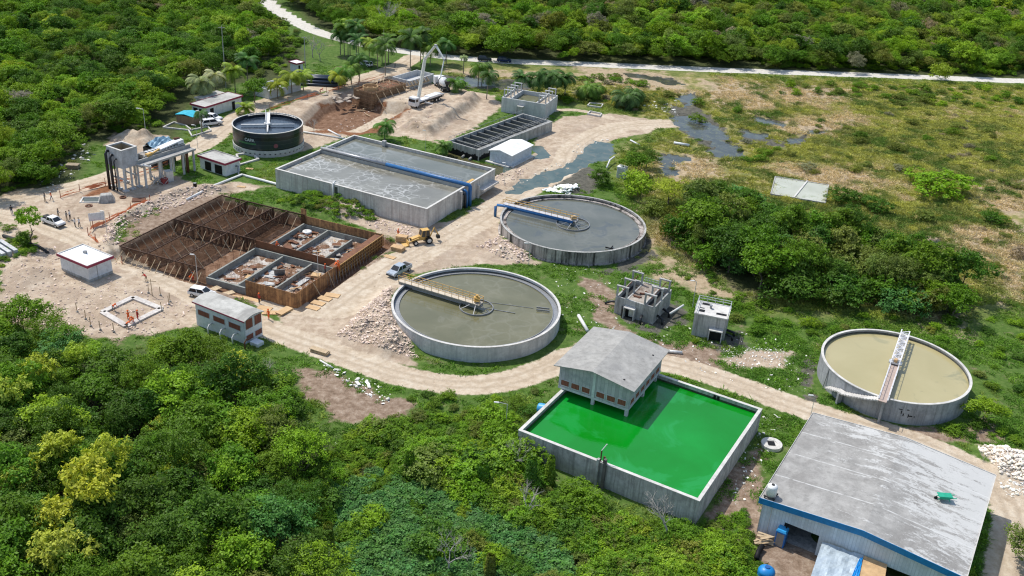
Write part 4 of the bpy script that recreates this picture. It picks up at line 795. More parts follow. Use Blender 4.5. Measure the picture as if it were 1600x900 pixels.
MB().box(a*.27, a*.55, -.9, -.003, 1.95, 2.1).box(a*.27, a*.27+.15, -.9, -.003, -.2, 1.948).box(a*.55-.15, a*.55, -.9, -.003, -.2, 1.948).build('porch', M_rim, t)
MB().box(a*.27+.2, a*.55-.2, -.08, -.003, 0, 1.9).build('doorway', M_black, t); MB().box(a*.38, a*.52, -.16, -.09, .3, 1.7).build('door', M_galv, t); MB().cbox((a*.27-.3, -.5, .9), (.08, 1.1, 1.8), .5).build('door', M_black, t)
m_ = MB(); rails(m_, (2.2, bb-.2, 3.2), (a-2.2, bb-.2, 3.2), 0, 1.0, 5); m_.build('railing', M_galv, t)
MB().tube([(a+.1, bb*.2, 1), (a+1.2, bb*.15, .8), (a+1.4, bb*.1, 0)], .22, 8).tube([(a+.1, bb*.55, 1), (a+1.3, bb*.5, .8), (a+1.4, bb*.5, 0)], .22, 8).tube([(a*.72, -.2, 1.2), (a*.74, -.9, 1.0), (a*.76, -1.3, .1)], .2, 8).tube([(-.1, bb*.3, 1), (-1.6, bb*.3, .7), (-2.6, bb*.25, .2)], .2, 8).build('black_pipes', M_blkp, t, smooth=True)
F9 = frame3((1085.5, 488.6), (1136.8, 498.8), (1150, 480.9), 4.2); a, bb = F9[2], max(F9[3], 4.0)
t = thing('valve_chamber', 'small weathered concrete block with roof hatches and a railing round its flat top', 'chamber', (*F9[0], 0), F9[1])
MB().box(0, a, 0, bb, -.4, 4.05).build('wall', M_conc, t); MB().box(-.1, a+.1, -.1, bb+.1, 4.053, 4.25).build('roof_slab', M_rim, t)
for (x, y, w_, d_) in ((.6, .7, .9, .9), (.7, bb-1.3, 1.3, .8), (a-2.0, .8, 1.7, .7), (.6, 2.0, .7, .3)): MB().box(x, x+w_, y, y+d_, 4.253, 4.27).build('hatch', M_black, t)
m_ = MB(); rails(m_, (.05, bb, 4.25), (a, bb, 4.25), 0, .95, 4); rails(m_, (a, bb, 4.25), (a, 0, 4.25), 0, .95, 4); rails(m_, (0, bb, 4.25), (0, 0, 4.25), 0, .95, 4); m_.build('railing', M_galv, t)
MB().lathe([(.18, 0), (.18, .5), (.3, .5), (.3, .6)], 10, (a*.42, bb*.55, 4.25)).build('valve_stem', M_steel, t)
MB().box(a*.52, a*.93, -1.0, -.003, 1.95, 2.1).box(a*.52, a*.52+.14, -1, -.003, -.2, 1.948).box(a*.93-.14, a*.93, -1, -.003, -.2, 1.948).build('porch', M_rim, t)
MB().box(a*.54, a*.91, -.5, -.003, 0, 1.94).build('doorway', M_black, t)
MB().tube([(a+.05, 1, .9), (a+1.2, .9, .7), (a+1.3, .8, 0)], .2, 8).tube([(a+.05, 2.6, .9), (a+1.3, 2.5, .7), (a+1.4, 2.4, 0)], .2, 8).build('black_pipes', M_blkp, t, smooth=True)

# ------------------------------------------------------------------ warehouse with blue fascia
o0, yw = (31.43, 96.11), R(-29.7); WX, WY = 23.6, 22.4
t = thing('warehouse', 'large warehouse with weathered grey roof, blue fascia and ribbed metal walls', 'warehouse', (*o0, 0), yw)
E1 = 5.3; RG = 6.3; xm = float(tolocal(o0, yw, G(1348.5, 829, RG))[0]); xm = min(max(xm, 10), 13.5)
sl_ = lambda x: E1+(RG-E1)*(x/xm if x < xm else (WX-x)/(WX-xm))
M_wrf = mat('warehouse_roof', (.345, .335, .315), .9, 0, .16, .6, ((.23, .22, .205), .8), .25)
def blotch_roof():
    nt = M_wrf.node_tree; b = nt.nodes['Principled BSDF']; src = b.inputs['Base Color'].links[0].from_socket
    v = mapped(nt, (.22, .8, 1)); n = noise(nt, v, 1.0, 12, .78, .6); tc = nt.nodes.new('ShaderNodeTexCoord'); sx = nt.nodes.new('ShaderNodeSeparateXYZ'); nt.links.new(tc.outputs['Object'], sx.inputs[0])
    g = math_(nt, 'ADD', math_(nt, 'MULTIPLY', sx.outputs[0], .010), math_(nt, 'MULTIPLY', sx.outputs[1], .007)); f = math_(nt, 'ADD', n, math_(nt, 'SUBTRACT', g, .24))
    f = math_(nt, 'ADD', f, math_(nt, 'MULTIPLY', math_(nt, 'SUBTRACT', noise(nt, mapped(nt), 3.5, 8, .8), .5), .35)); f = ramp(nt, f, [(.485, (0, 0, 0)), (.54, (.8, .8, .8))]); c = mixc(nt, f, src, (.54, .54, .52))
    c = mixc(nt, ramp(nt, noise(nt, mapped(nt), 6, 8, .85), [(.56, (0, 0, 0)), (.7, (.5, .5, .5))]), c, (.16, .155, .15))
    # seams of the roof sheets running across the slope
    q = math_(nt, 'FRACT', math_(nt, 'DIVIDE', sx.outputs[1], 5.6)); s = math_(nt, 'LESS_THAN', q, .035); nn = noise(nt, mapped(nt, (.5, 2, 1)), 1.5, 6, .7); s = math_(nt, 'MULTIPLY', s, ramp(nt, nn, [(.42, (0, 0, 0)), (.55, (.8, .8, .8))]))
    nt.links.new(mixc(nt, s, c, (.56, .56, .54)), b.inputs['Base Color'])
blotch_roof()
rf_ = MB().profile([(0, E1-.1), (xm, RG-.1), (WX, E1-.1), (WX, E1), (xm, RG), (0, E1)], 0, WY).build('roof', M_wrf, t)
M_bluef = mat('fascia_blue', (.01, .20, .46), .5, 0, .06, 1)
MB().profile([(-.04, E1-.75), (xm, RG-.75), (WX+.04, E1-.75), (WX+.04, E1+.06), (xm, RG+.06), (-.04, E1+.06)], -.07, -.003).build('fascia', M_bluef, t)
MB().box(-.06, -.003, 0, WY, E1-.3, E1+.1).box(WX+.003, WX+.08, 0, WY, E1-.35, E1+.1).profile([(-.04, E1-.3), (xm, RG-.3), (WX+.04, E1-.3), (WX+.04, E1+.08), (xm, RG+.08), (-.04, E1+.08)], WY+.003, WY+.1).build('gutter', M_rim, t)
M_corr = striped('ribbed_sheet', (.60, .66, .72), (.46, .52, .58), 'xy', .38, .22, .5, .06, stain=((.38, .41, .43), .45))
m_ = MB(); x0, x1, y0, y1 = .4, WX-.4, .5, WY-.4; th = .15
def wallp(xa, xb, za): 
    pts = [(xa, za), (xb, za), (xb, sl_(xb)-.12)]+([(xm, RG-.12)] if xa < xm < xb else [])+[(xa, sl_(xa)-.12)]; m_.profile(pts, y0, y0+th)
wallp(x0, 3.4, -.3); wallp(3.4, 7.6, 2.9); wallp(7.6, 15.0, -.3); wallp(15.0, 20.5, 2.4); wallp(20.5, x1, -.3)
m_.profile([(x0, -.3), (x1, -.3), (x1, sl_(x1)-.12), (xm, RG-.12), (x0, sl_(x0)-.12)], y1-th, y1)
m_.box(x0, x0+th, y0+th, y1-th, -.3, sl_(x0)-.12).box(x1-th, x1, y0+th, y1-th, -.3, sl_(x1)-.12); m_.build('wall', M_corr, t)
MB().box(x0+.2, x1-.2, y0+.2, y1-.2, -.05, .05).build('floor_slab', M_conc, t)
MB().bar((.45, .43, 0), (.45, .43, 4.5), .05).bar((1.6, .43, 0), (1.6, .43, 4.6), .03).build('downpipe', M_galv, t)
def wloc(px, py, z): g = G(px, py, z); return tolocal(o0, yw, g)
def wpos(px, py, z): g = G(px, py, z); return (float(g[0]), float(g[1]), z)
p = wloc(1204, 776, 5.4); zz = sl_(p[0])
g = toworld(o0, yw, *p)
t = thing('water_tank', 'small white plastic water tank standing on the warehouse roof corner', 'tank', (*g, zz), yw)
MB().lathe([(.62, .35), (.62, 1.5), (.6, 1.6), (.35, 1.78), (.22, 1.8)], 20).build('body', M_wroof, t, smooth=True); MB().lathe([(.2, 1.8), (.2, 1.87)], 14).build('lid', M_dark, t)
m_ = MB()
for x in (-.55, .55):
    for y in (-.55, .55): m_.box(x-.07, x+.07, y-.07, y+.07, -.05, .34)
m_.box(-.7, .7, -.7, -.5, .22, .345).box(-.7, .7, .5, .7, .22, .345).box(-.15, .15, -.5, .5, .22, .345).build('stand', M_dark, t)
p = wloc(1476, 778, 6.0); zz = sl_(p[0])
g = toworld(o0, yw, *p); t = thing('wheelbarrow', 'green wheelbarrow tipped on the warehouse roof', 'wheelbarrow', (*g, zz), yw+.5)
MB().frustum((-.5, .5, -.3, .3), (-.95, .85, -.5, .5), .25, .75).build('tray', mat('green_plastic', (.02, .36, .22), .5), t, bevel=.05)
MB().bar((-.9, -.3, .3), (1.3, -.35, .6), .04).bar((-.9, .3, .3), (1.3, .35, .6), .04).bar((.5, .3, .3), (.6, .35, 0), .04).bar((.5, -.3, .3), (.6, -.35, 0), .04).build('frame', mat('green_plastic', (.02, .36, .22), .5), t)
MB().tube([(-1.05, -.06, .22), (-1.05, .06, .22)], .22, 14).build('wheel', M_black, t)
p = wpos(1215, 842, .02)
t = thing('portable_toilet', 'bright blue portable toilet against the warehouse wall', 'toilet', G3(1218, 850, 0), yw)
MB().box(-.6, .6, -.6, .6, 0, 2.2).build('cabin', mat('toilet_blue', (.02, .17, .50), .45), t, bevel=.04); MB().frustum((-.63, .63, -.63, .63), (-.5, .5, -.5, .5), 2.2, 2.42).build('roof', mat('toilet_roof', (.03, .30, .62), .45), t); MB().box(-.45, .45, -.64, -.605, .1, 2.0).build('door', M_steel, t); MB().lathe([(.1, 2.42), (.1, 2.6)], 8, (.3, .3, 0)).build('vent_pipe', M_black, t)
def cistern(label, loc, rz=0, tip=0, m=None, r=1.0, group=None):
    t = thing('water_cistern', label, 'cistern', loc, rz, group); mm = m or mat('cistern_blue', (.015, .22, .55), .4)
    prof = [(r*.97, 0)]+[(r*(1.0 if k % 2 else .96), .12+.12*k) for k in range(10)]+[(r*.9, 1.45), (r*.55, 1.72), (r*.3, 1.8)]
    MB().lathe(prof, 24).build('body', mm, t, smooth=True); MB().lathe([(r*.28, 1.78), (r*.28, 1.9)], 14).build('lid', mat('cistern_lid', (.02, .10, .30), .5), t); t.rotation_euler = (tip, 0, rz); return t
cistern('blue ribbed cistern at the bottom edge beside the warehouse', G3(1195, 905, .0))
cistern('sky blue cistern lying behind the green basin wall', (*G(842, 640, .6), .9), 1.1, R(80), mat('cistern_sky', (.05, .32, .60), .4), .75)
t = thing('tyre_stack', 'black rubber hose coil leaning on boards beside the warehouse', 'hose', G3(1184, 866, 0), yw)
MB().tube([(.2, -1.2, .3), (0, 0, .35), (.1, 1.2, .5)], .32, 12).build('roll', M_black, t, smooth=True)
t = thing('board_pile', 'old planks and boards heaped by the portable toilet', 'boards', G3(1193, 848, 0), yw)
m_ = MB(); [m_.cbox((random.uniform(-.5, .5), random.uniform(-.8, .8), .1+.12*k), (2.2, .25, .06), random.uniform(-.6, 1.6), random.uniform(-.1, .25)) for k in range(9)]; m_.build('plank', M_lumber, t)
# lean-to awnings in front of the warehouse
def awning(name, label, pts, z0, z1, m, wrinkle=.0, edge=None, cat='awning'):
    """pts: four image corners (near-left, near-right, far-right, far-left), far side at z1"""
    c = [Vector((*G(*p, z), z)) for p, z in zip(pts, (z0, z0, z1, z1))]; ctr = sum(c, Vector())/4; t = thing(name, label, cat, (ctr.x, ctr.y, 0)); n = 14; vs_ = []
    for j in range(n):
        for i in range(n):
            u, v_ = i/(n-1), j/(n-1); q = (c[0].lerp(c[1], u)).lerp(c[3].lerp(c[2], u), v_)-Vector((ctr.x, ctr.y, 0)); q.z += wrinkle*(math.sin(u*19+v_*5)+math.sin(v_*23-u*9)+random.uniform(-1, 1)*.8)*.5; vs_.append(q)
    mb_ = MB(); mb_.add(vs_, [(j*n+i, j*n+i+1, (j+1)*n+i+1, (j+1)*n+i) for j in range(n-1) for i in range(n-1)]); o = mb_.build('sheet', m, t)
    s = o.modifiers.new('s', 'SOLIDIFY'); s.thickness = .03
    m_ = MB()
    for k in (0, 1, 2, 3): q = c[k]-Vector((ctr.x, ctr.y, 0)); m_.bar((q.x, q.y, 0), (q.x, q.y, q.z-.08), .05)
    m_.build('post', M_galv, t); return t
awning('tarpaulin_awning', 'pale silver tarpaulin awning stretched in front of the warehouse door', [(1262, 915), (1335, 935), (1350, 868), (1285, 846)], 2.3, 2.75, mat('tarp_silver', (.50, .58, .63), .35, .2, .1, 1), .10)
awning('plywood_canopy', 'plywood sheet canopy beside the silver tarpaulin', [(1338, 925), (1378, 935), (1386, 882), (1350, 868)], 2.45, 2.85, M_ply, 0)
awning('tarpaulin_strip', 'bright blue tarpaulin strip between silver sheet and plywood', [(1325, 915), (1338, 920), (1349, 870), (1343, 872)], 2.48, 2.92, mat('tarp_blue', (.01, .25, .62), .4), .08)

# ------------------------------------------------------------------ manhole, pipes, poles
t = thing('manhole_chamber', 'round pale concrete manhole with a square black opening near the basin', 'manhole', G3(1205, 697, 0))
MB().ring(.8, 1.45, -.3, .5, 32).build('ring_wall', M_rim, t); MB().ring(.1, .9, .3, .42, 24).build('cover_slab', M_rim, t); MB().box(-.55, .45, -.5, .6, .42, .44).build('opening', M_black, t)
def pipe_run(name, label, pts, r, m, z=None, cat='pipe', group=None):
    P = [(*G(p[0], p[1], p[2] if len(p) > 2 else r), p[2] if len(p) > 2 else r) for p in pts]; c = P[0]
    o = MB().tube([(p[0]-c[0], p[1]-c[1], p[2]) for p in P], r, 10).build(name, m, None, smooth=True, loc=(c[0], c[1], 0)); return tag(o, label, cat, group)
pipe_run('white_pipe', 'long white pipe running from the lawn past the rebar pit', [(292, 312), (335, 290), (378, 273), (385, 275), (430, 287), (475, 301)], .28, M_wpipe)
pipe_run('white_pipe', 'thin white pipe on the ground between black tank and aeration basin', [(474, 206), (500, 210), (545, 218)], .22, M_wpipe)
pipe_run('white_pipe', 'short white pipe crossing bare ground just above the aeration basin', [(513, 203), (532, 213)], .22, M_wpipe)
pipe_run('concrete_beam', 'white beam lying on the ground beside the right edge of the pump house roof', [(1040, 548), (1066, 551)], .25, M_wpipe, cat='beam')
pipe_run('concrete_beam', 'white beam leaning behind the upper left corner of the pump house roof', [(904, 493, .3), (918, 517, .3)], .3, M_wpipe, cat='beam')
pipe_run('white_pipe', 'white pipe pointing out from the chamber with six lifting frames', [(1047, 490, .9), (1068, 477, 1.4)], .2, M_wpipe)
pipe_run('white_pipe', 'broken white pipe lying on the grass by the dirt road bend', [(500, 563), (520, 575)], .14, M_wpipe)
pipe_run('white_pipe', 'white pipe bent over the pond edge beside the dark green trees', [(948, 262, .5), (953, 250, 1.2), (960, 245, 1.2)], .2, M_wpipe)
pipe_run('white_beam', 'white plank floating among weeds at the pond edge', [(985, 219), (1000, 227)], .2, M_white, cat='beam')
pipe_run('white_beam', 'wide white board lying in the green weeds east of the pond', [(1053, 223), (1077, 227)], .35, M_white, cat='beam')
o = pipe_run('drainage_channel', 'dark muddy channel lining crossing the yard at left', [(5, 368), (60, 385), (75, 395)], .3, M_dark, cat='channel')
def pole(label, px, py, h=7, arm=0.8, r=.08, az=-1, m=None, lean=0, lamp=True):
    t = thing('street_lamp' if lamp else 'utility_pole', label, 'lamp post' if lamp else 'pole', G3(px, py, 0), 0); m = m or M_galv
    MB().tube([(0, 0, -.2), (lean*h, 0, h)], [r, r*.6], 8).build('post', m, t)
    if lamp:
        MB().tube([(lean*h, 0, h), (lean*h+az*arm, .1, h+.15)], .04, 6).build('arm', m, t); MB().cbox((lean*h+az*(arm+.3), .1, h+.12), (.7, .22, .12)).build('lamp_head', M_wpipe, t)
    else: MB().box(-.9, .9, -.05, .05, h-.5, h-.38).build('crossarm', m, t)
    return t
pole('thin grey lamp post among shrubs left of the green basin', 790, 672, 4.3, 1.2)
pole('slim lamp post standing at the warehouse corner by the dirt road', 1266, 652, 3.6, .3, .05)
pole('lamp post in grass between the six-frame chamber and the hatch-topped block', 1082, 480, 5.0, .4)
pole('tall lamp post behind the blue tarpaulin at the left', 229, 219, 7.5, 1.0)
pole('lamp post at the rear wall of the black tank guard house', 309, 232, 5.5, .4, .06)
pole('lamp post with white globe beside the parked pickups', 315, 212, 6, .3, .07)
pole('pole beside the small foundation works at left', 238, 462, 3.2, lamp=False, m=M_lumber)
pole('tall utility pole on the lawn beside the tiny kiosk', 477, 106, 9.5, lamp=False, m=M_conc, r=.16)
pole('utility pole standing at the forest edge behind the white house', 353, 137, 17, lamp=False, m=M_conc, r=.15)
pole('short post by the dirt track near the blue air pipes', 788, 290, 5.2, .1, .05)
pole('slim lamp post against the front of the black streaked tank', 826, 415, 4.4, .5, .07)
pole('slim pole rising between the twin basins and the shed', 665, 236, 5, .2, .05)
pole('slim post at the corner of the rebar pit near the sign', 168, 370, 5.0, .2, .06)
pole('post standing at the front corner of the rebar pit', 309, 440, 5.0, .3, .07)
pole('post inside the form work at the middle of the pit', 497, 430, 4.5, .2, .06)
pole('pole beside the lamp at the green mound north of the basin', 1054, 186, 5, .2, .05)
# ------------------------------------------------------------------ big works under construction
(o1, y1w, PA, PB) = PITF
t = thing('tank_works', 'rusty rebar and formwork of a large tank being built in a dug pit', 'construction', (*o1, 0), y1w)
FZ = -1.25
def rebar_wall(par, p, q, z0, z1, name='rebar_wall', step=.21):
    m_ = MB(); P, Q_ = Vector((*p, 0)), Vector((*q, 0)); L = (Q_-P).length; n = max(2, int(L/step)); d = (Q_-P)/L; s = Vector((-d.y, d.x, 0))*.11
    for k in range(n+1):
        c = P.lerp(Q_, k/n); hh = z1+random.uniform(-.15, .2)
        for sg in (-1, 1): m_.tube([c+s*sg+Vector((0, 0, z0)), c+s*sg+Vector((0, 0, hh))], .028, 3, False)
    for kz in range(10):
        z = z0+.2+(z1-z0-.4)*kz/9
        for sg in (-1, 1): m_.tube([P+s*sg+Vector((0, 0, z)), Q_+s*sg+Vector((0, 0, z))], .022, 3, False)
    m_.tube([P+Vector((0, 0, z1)), Q_+Vector((0, 0, z1))], .12, 4)
    return m_.build(name, M_rebar, par)
def props(par, p, q, n, side, ztop, zbot, reach):
    """raking timber props leaning against a wall, each one its own part"""
    P, Q_ = Vector((*p, 0)), Vector((*q, 0)); d = (Q_-P).normalized(); s = Vector((-d.y, d.x, 0))*side
    for k in range(n):
        c = P.lerp(Q_, (k+.5)/n)+d*random.uniform(-.2, .2); r_ = reach*random.uniform(.85, 1.1)
        MB().bar(c+Vector((0, 0, ztop))+s*.15, c+s*r_+d*random.uniform(-.2, .2)+Vector((0, 0, zbot)), .05).build('prop', M_lumber, par)
uw = PA/6; vh = PB*.5; ZT = 1.55
for k in range(0, 3):
    rebar_wall(t, (k*uw, 0), (k*uw, PB), FZ, ZT)
rebar_wall(t, (0, 0), (uw*3, 0), FZ, ZT); rebar_wall(t, (0, vh), (uw*3, vh), FZ, ZT); rebar_wall(t, (0, PB), (uw*3.2, PB), FZ, ZT); rebar_wall(t, (uw*2.55, vh), (uw*2.55, PB), FZ, ZT)
for k, nn_ in ((0, 13), (1, 11), (2, 9)):
    props(t, (k*uw, .5), (k*uw, vh-.3), max(5, nn_//2+1), -1, .9, FZ, 2.0); props(t, (k*uw, vh+.3), (k*uw, PB-.5), max(5, nn_//2), -1, .9, FZ, 2.0)
props(t, (0, 0), (uw*3, 0), 13, -1, .9, FZ+.3, 2.2); props(t, (0, vh), (uw*3, vh), 11, -1, .9, FZ, 2.0); props(t, (0, PB), (uw*3, PB), 12, -1, .9, FZ, 2.0)
# low concrete walls of the right hand half
m_cw = mat('green_concrete', (.30, .31, .28), .85, 0, .12, 1, ((.20, .20, .17), .6))
for (x0, y0, x1, y1, h) in ((uw*3, .8, uw*3, vh-.2, 1.2), (uw*4, .4, uw*4, vh-.3, 1.1), (uw*5, .4, uw*5, vh-.3, 1.1), (uw*3, vh-.25, uw*6-.6, vh-.25, 1.3), (uw*3, .2, uw*4.3, .2, 1.2),
                        (uw*3.2, vh+.5, uw*3.2, PB-.4, 1.2), (uw*4.1, vh+.5, uw*4.1, PB-.6, 1.1), (uw*5.1, vh+.5, uw*5.1, PB-2, 1.1), (uw*3.2, PB-.35, uw*6-.4, PB-.35, 1.0)):
    m_ = MB(); obox(m_, (x0, y0, FZ+h), (x1, y1, FZ+h), .32, h+.1); m_.build('concrete_wall', m_cw, t)
# board form walls
def form(par, p, q, z0, z1, m=M_wood, name='form_panel', th=.08):
    m_ = MB(); obox(m_, (*p, z1), (*q, z1), th, z1-z0); o = m_.build(name, m, par)
    return o
M_slabf = mat('pit_slab', (.44, .39, .33), .9, 0, .3, .5, ((.22, .14, .09), .95), .4, streak=(.72, .70, .66), streak_amt=.5, streak_scale=(.5, .7, 1))
MB().box(uw*3+.05, PA-.1, .1, PB-.1, FZ-.6, FZ-.03).build('floor_slab', M_slabf, t)
form(t, (uw*4.35, 0), (PA, 0), FZ-.1, ZT); form(t, (PA, 0), (PA, PB*.42), FZ-.1, ZT+.1); form(t, (uw*3.05, PB), (PA, PB), FZ+.2, ZT-.1); form(t, (PA, PB*.42), (PA, PB), FZ-.1, ZT-.1, M_plyred); form(t, (uw*3, vh+.15), (PA-.1, vh+.15), FZ, ZT-.1, M_plyred)
form(t, (uw*3.05, PB), (uw*3.05+1.3, PB), FZ, ZT+1.3, M_wood)
m_ = MB(); m_.box(PA-1.35, PA-.1, PB*.42, PB*.98, ZT-.25, ZT-.17); m_.build('gangway', M_plyred, t)
# yellow walers and shores outside the right face
m_ = MB()
for kz in range(4): m_.bar((PA+.14, PB*.44, FZ+.7+kz*.65), (PA+.14, PB, FZ+.7+kz*.65), .06)
for k in range(28): y = PB*.44+PB*.56*k/27; m_.bar((PA+.22, y, FZ+.1), (PA+.22, y, ZT-.1), .045)
m_.build('waler', mat('waler_wood', (.45, .27, .10), .8, 0, .2, 3), t)
m_ = MB()
for k in range(40): y = PB*.30+PB*.45*k/39; m_.tube([(PA+.7+.5*(k % 3), y, FZ), (PA+.4+.4*(k % 3), y, ZT-random.uniform(.3, .9))], .025, 4)
m_.build('steel_rods', M_steel, t)
props(t, (PA, PB*.08), (PA, PB*.42), 2, -1, ZT, FZ+.3, 1.6)
for k in range(3): y = PB*(.14+.3*k)
# interior litter: rubble, boards, sheets
def litter(par, x0, x1, y0, y1, n, m, size, name, z=FZ):
    for k in range(n):
        s = (random.uniform(*size[0]), random.uniform(*size[1]), random.uniform(.04, .12))
        MB().cbox((random.uniform(x0, x1), random.uniform(y0, y1), z+.15+.1*k % .5), s, random.uniform(0, 3.1), random.uniform(-.12, .12)).build(name, m, par)
litter(t, uw*3.3, uw*5.8, .8, vh-.8, 22, M_plyred, ((.8, 2.2), (.2, .8)), 'board'); litter(t, uw*3.4, uw*5.8, vh+1, PB-1, 22, M_plyred, ((1, 2.2), (.3, 1.0)), 'board')
litter(t, uw*3.2, uw*5.9, 1, PB-1, 16, mat('grey_debris', (.36, .33, .29), .9, 0, .2, 2), ((.4, 1.4), (.3, .9)), 'debris'); litter(t, uw*3.4, uw*5.8, 1, PB-1, 9, M_ply, ((1, 2.0), (.15, .5)), 'board')
for (x, y, sx, sy, rz) in ((4.15, 1.6, 2.4, 1.6, .1), (3.3, 3.0, 2.0, 1.5, .3), (5.2, PB/uw/1-1.2, 2.4, 1.4, .1), (4.2, 8.6/uw, 3, 1.3, .05), (5.25, 1.4, 1.0, 5.5, .0), (4.5, .9, 2, 1.2, .2)):
    MB().cbox((x*uw, y*uw*.9, FZ+.12), (sx, sy, .12), rz).build('blinding_slab', mat('slab_pale', (.52, .52, .50), .9, 0, .15, 1, ((.3, .26, .2), .6)), t)
for (x, y, rz) in ((4.45, vh*.62/uw, .6), (5.55, (vh+PB*.28)/uw, .7)): MB().cbox((x*uw, y*uw, FZ+.6), (1.9, .12, 1.6), rz, .35).build('form_panel', mat('panel_grey', (.25, .245, .23), .8, 0, .15, 1), t)
for (x, y) in ((3.9, .35), (5.4, .8), (5.2, 1.25)): MB().cbox((x*uw, y*vh, FZ+.35), (1.6, 1.4, .5), .3).build('board_stack', M_ply, t)
for (x, y) in ((3.35, 1.72), (4.75, .55), (4.3, 1.4)): 
    m_ = MB(); [m_.bar((x*uw+random.uniform(-.9, .9), y*vh-1.4, FZ+.3+random.uniform(0, .2)), (x*uw+random.uniform(-.9, .9), y*vh+1.2, FZ+.3+random.uniform(0, .2)), .05) for _ in range(9)]; m_.build('rebar_bundle', M_rust, t)
MB().lathe([(.7, 0), (.95, .3), (.9, .55), (.5, .6), (.3, .35)], 16, (uw*3.5, PB-2.2, FZ+.1)).build('white_sack', M_wpipe, t, smooth=True)
# starter bars standing in the slab
m_ = MB()
for k in range(420):
    x, y = random.uniform(uw*3.1, PA-.5), random.uniform(.5, PB-.6); m_.tube([(x, y, FZ), (x+random.uniform(-.1, .1), y, FZ+random.uniform(.5, 1.2))], .018, 3, False)
m_.build('starter_bars', M_rust, t)
m_ = MB()
for k in range(260):
    x, y = random.uniform(.3, uw*3), random.uniform(.3, PB-.3); m_.tube([(x, y, FZ), (x+random.uniform(-.1, .1), y, FZ+random.uniform(.4, 1.0))], .02, 3, False)
sb = m_.build('starter_bars', M_rebar, t)
# plywood sheets laid out on the ground beside the works
def stack(label, px, py, sx, sy, h, rz, m=M_ply, group=None, z=None, name='plywood_stack'):
    g = G(px, py, 0); z = gz(*g) if z is None else z; t = thing(name, label, 'plywood' if m in (M_ply, M_plyred) else 'boards', (*g, z), y1w+rz, group); n = max(1, int(h/.12))
    for k in range(n): MB().cbox((random.uniform(-.08, .08), random.uniform(-.08, .08), .06+k*h/n), (sx, sy, h/n*.8), random.uniform(-.06, .06)).build('sheet', m, t)
    return t
stack('single pale plywood sheet, nearest of four laid beside the board wall corner', 489, 481, 2.3, 1.3, .1, 1.57*0); stack('pale plywood stack, second of the row beside the board wall', 498, 474, 2.3, 1.3, .22, 0); stack('plywood sheets, third of the row beside the board wall', 508, 467, 2.3, 1.3, .2, 0); stack('plywood sheets, last of the row beside the board wall', 519, 462, 2.6, 1.4, .15, .2)
stack('tall stack of plywood beside the backhoe', 628, 378, 2.2, 1.3, 1.3, .2); stack('low broad plywood stack below the tall one near the backhoe', 622, 391, 2.4, 1.5, .8, 0); stack('single board lying on dirt below the low plywood stack', 609, 402, 2.3, 1.1, .12, 0)
stack('plywood sheets just behind the terracotta windowed building end', 413, 483, 2.4, 1.6, .15, .1); stack('boards fanned out by the worker beside the dirt road', 424, 489, 3, 1.3, .14, .5); stack('pile of boards against the front corner of the form wall', 444, 488, 2.8, 1.4, .4, -.1+1.5)
stack('orange toned boards behind the long building roof', 393, 467, 2.6, 1.5, .25, .1); stack('boards piled behind the middle of the long building', 372, 460, 2.6, 1.5, .2, .3); stack('loose planks behind the parked white car', 330, 448, 3.5, 1.3, .2, 1.3, M_lumber, name='plank_pile'); stack('loose planks beside the rebar pit edge above the long building', 352, 455, 3, 1.2, .2, 1.1, M_lumber, name='plank_pile')
stack('planks on the grass by the white pipe corner', 377, 292, 1.8, .8, .15, .2); stack('square board on grass beside the guard house slab', 390, 264, 1.6, .9, .1, .3); stack('timber crate lying in the grass left of the hopper tower', 114, 262, 2.6, 1.6, .9, .5, mat('crate_old', (.32, .26, .18), .9), name='crate')
g = G(402, 560, 0)
stack('bench of boards by the dirt road bend', 400+100, 551, 3.0, 1.0, .6, .0, M_lumber, name='board_bench')
for k, (lb, px, py) in enumerate((('stake left of the footing frame, farthest out', 121, 488), ('stake at the left corner of the footing frame', 134, 499), ('stake below the left corner of the footing frame', 142, 510), ('stake at the lower edge of the brown ground by the frame', 157, 516), ('stake beside the stooping footing worker', 178, 519), ('stake behind the top corner of the footing frame', 232, 458), ('stake right of the top corner of the footing frame', 251, 462), ('stake at the right corner of the footing frame', 253, 486), ('stake farther right beyond the footing frame', 266, 472), ('stake next to the far right stake', 264, 476))):
    t = thing('stake', lb, 'stake', (*G(px, py, 0), 0), 0, 'stakes around the footing frame'); MB().bar((0, 0, -.2), (random.uniform(-.1, .1), 0, 1.7), .05).build('post', M_lumber, t); MB().cbox((0, 0, .1), (.3, .3, .25)).build('footing', M_conc, t)
# rubble built block and manholes in the yard
t = thing('concrete_block', 'big grey tapered concrete block beside a square opening in the yard', 'block', G3(167, 314, 0), .4); MB().frustum((-1.7, 1.7, -1.3, 1.3), (-1.0, 1.0, -.8, .8), -.2, 1.5).build('body', M_conc, t, bevel=.08)
t = thing('open_shaft', 'square shaft opening with pale kerb in the dirt yard', 'shaft', G3(142, 313, 0), .2)
MB().box(-1.9, 1.9, -1.5, -1.2, -.2, .2).box(-1.9, 1.9, 1.2, 1.5, -.2, .2).box(-1.9, -1.6, -1.2, 1.2, -.2, .2).box(1.6, 1.9, -1.2, 1.2, -.2, .2).build('kerb', M_rim, t); MB().box(-1.6, 1.6, -1.2, 1.2, .0, .05).build('opening', mat('shaft_dark', (.06, .08, .075), .6), t)
for lab, px, py, sc in (('rusty round manhole ring on bare dirt left of the tapered block', 139, 322.5, .55), ('rusty ring lying right of the tapered block', 192, 309, .5)):
    t = thing('manhole_ring', lab, 'manhole', G3(px, py, 0)); MB().ring(sc*.75, sc*1.3, -.1, .22, 24).build('ring', M_rust, t); MB().disc(sc*.76, .05, 20).build('opening', M_black, t)
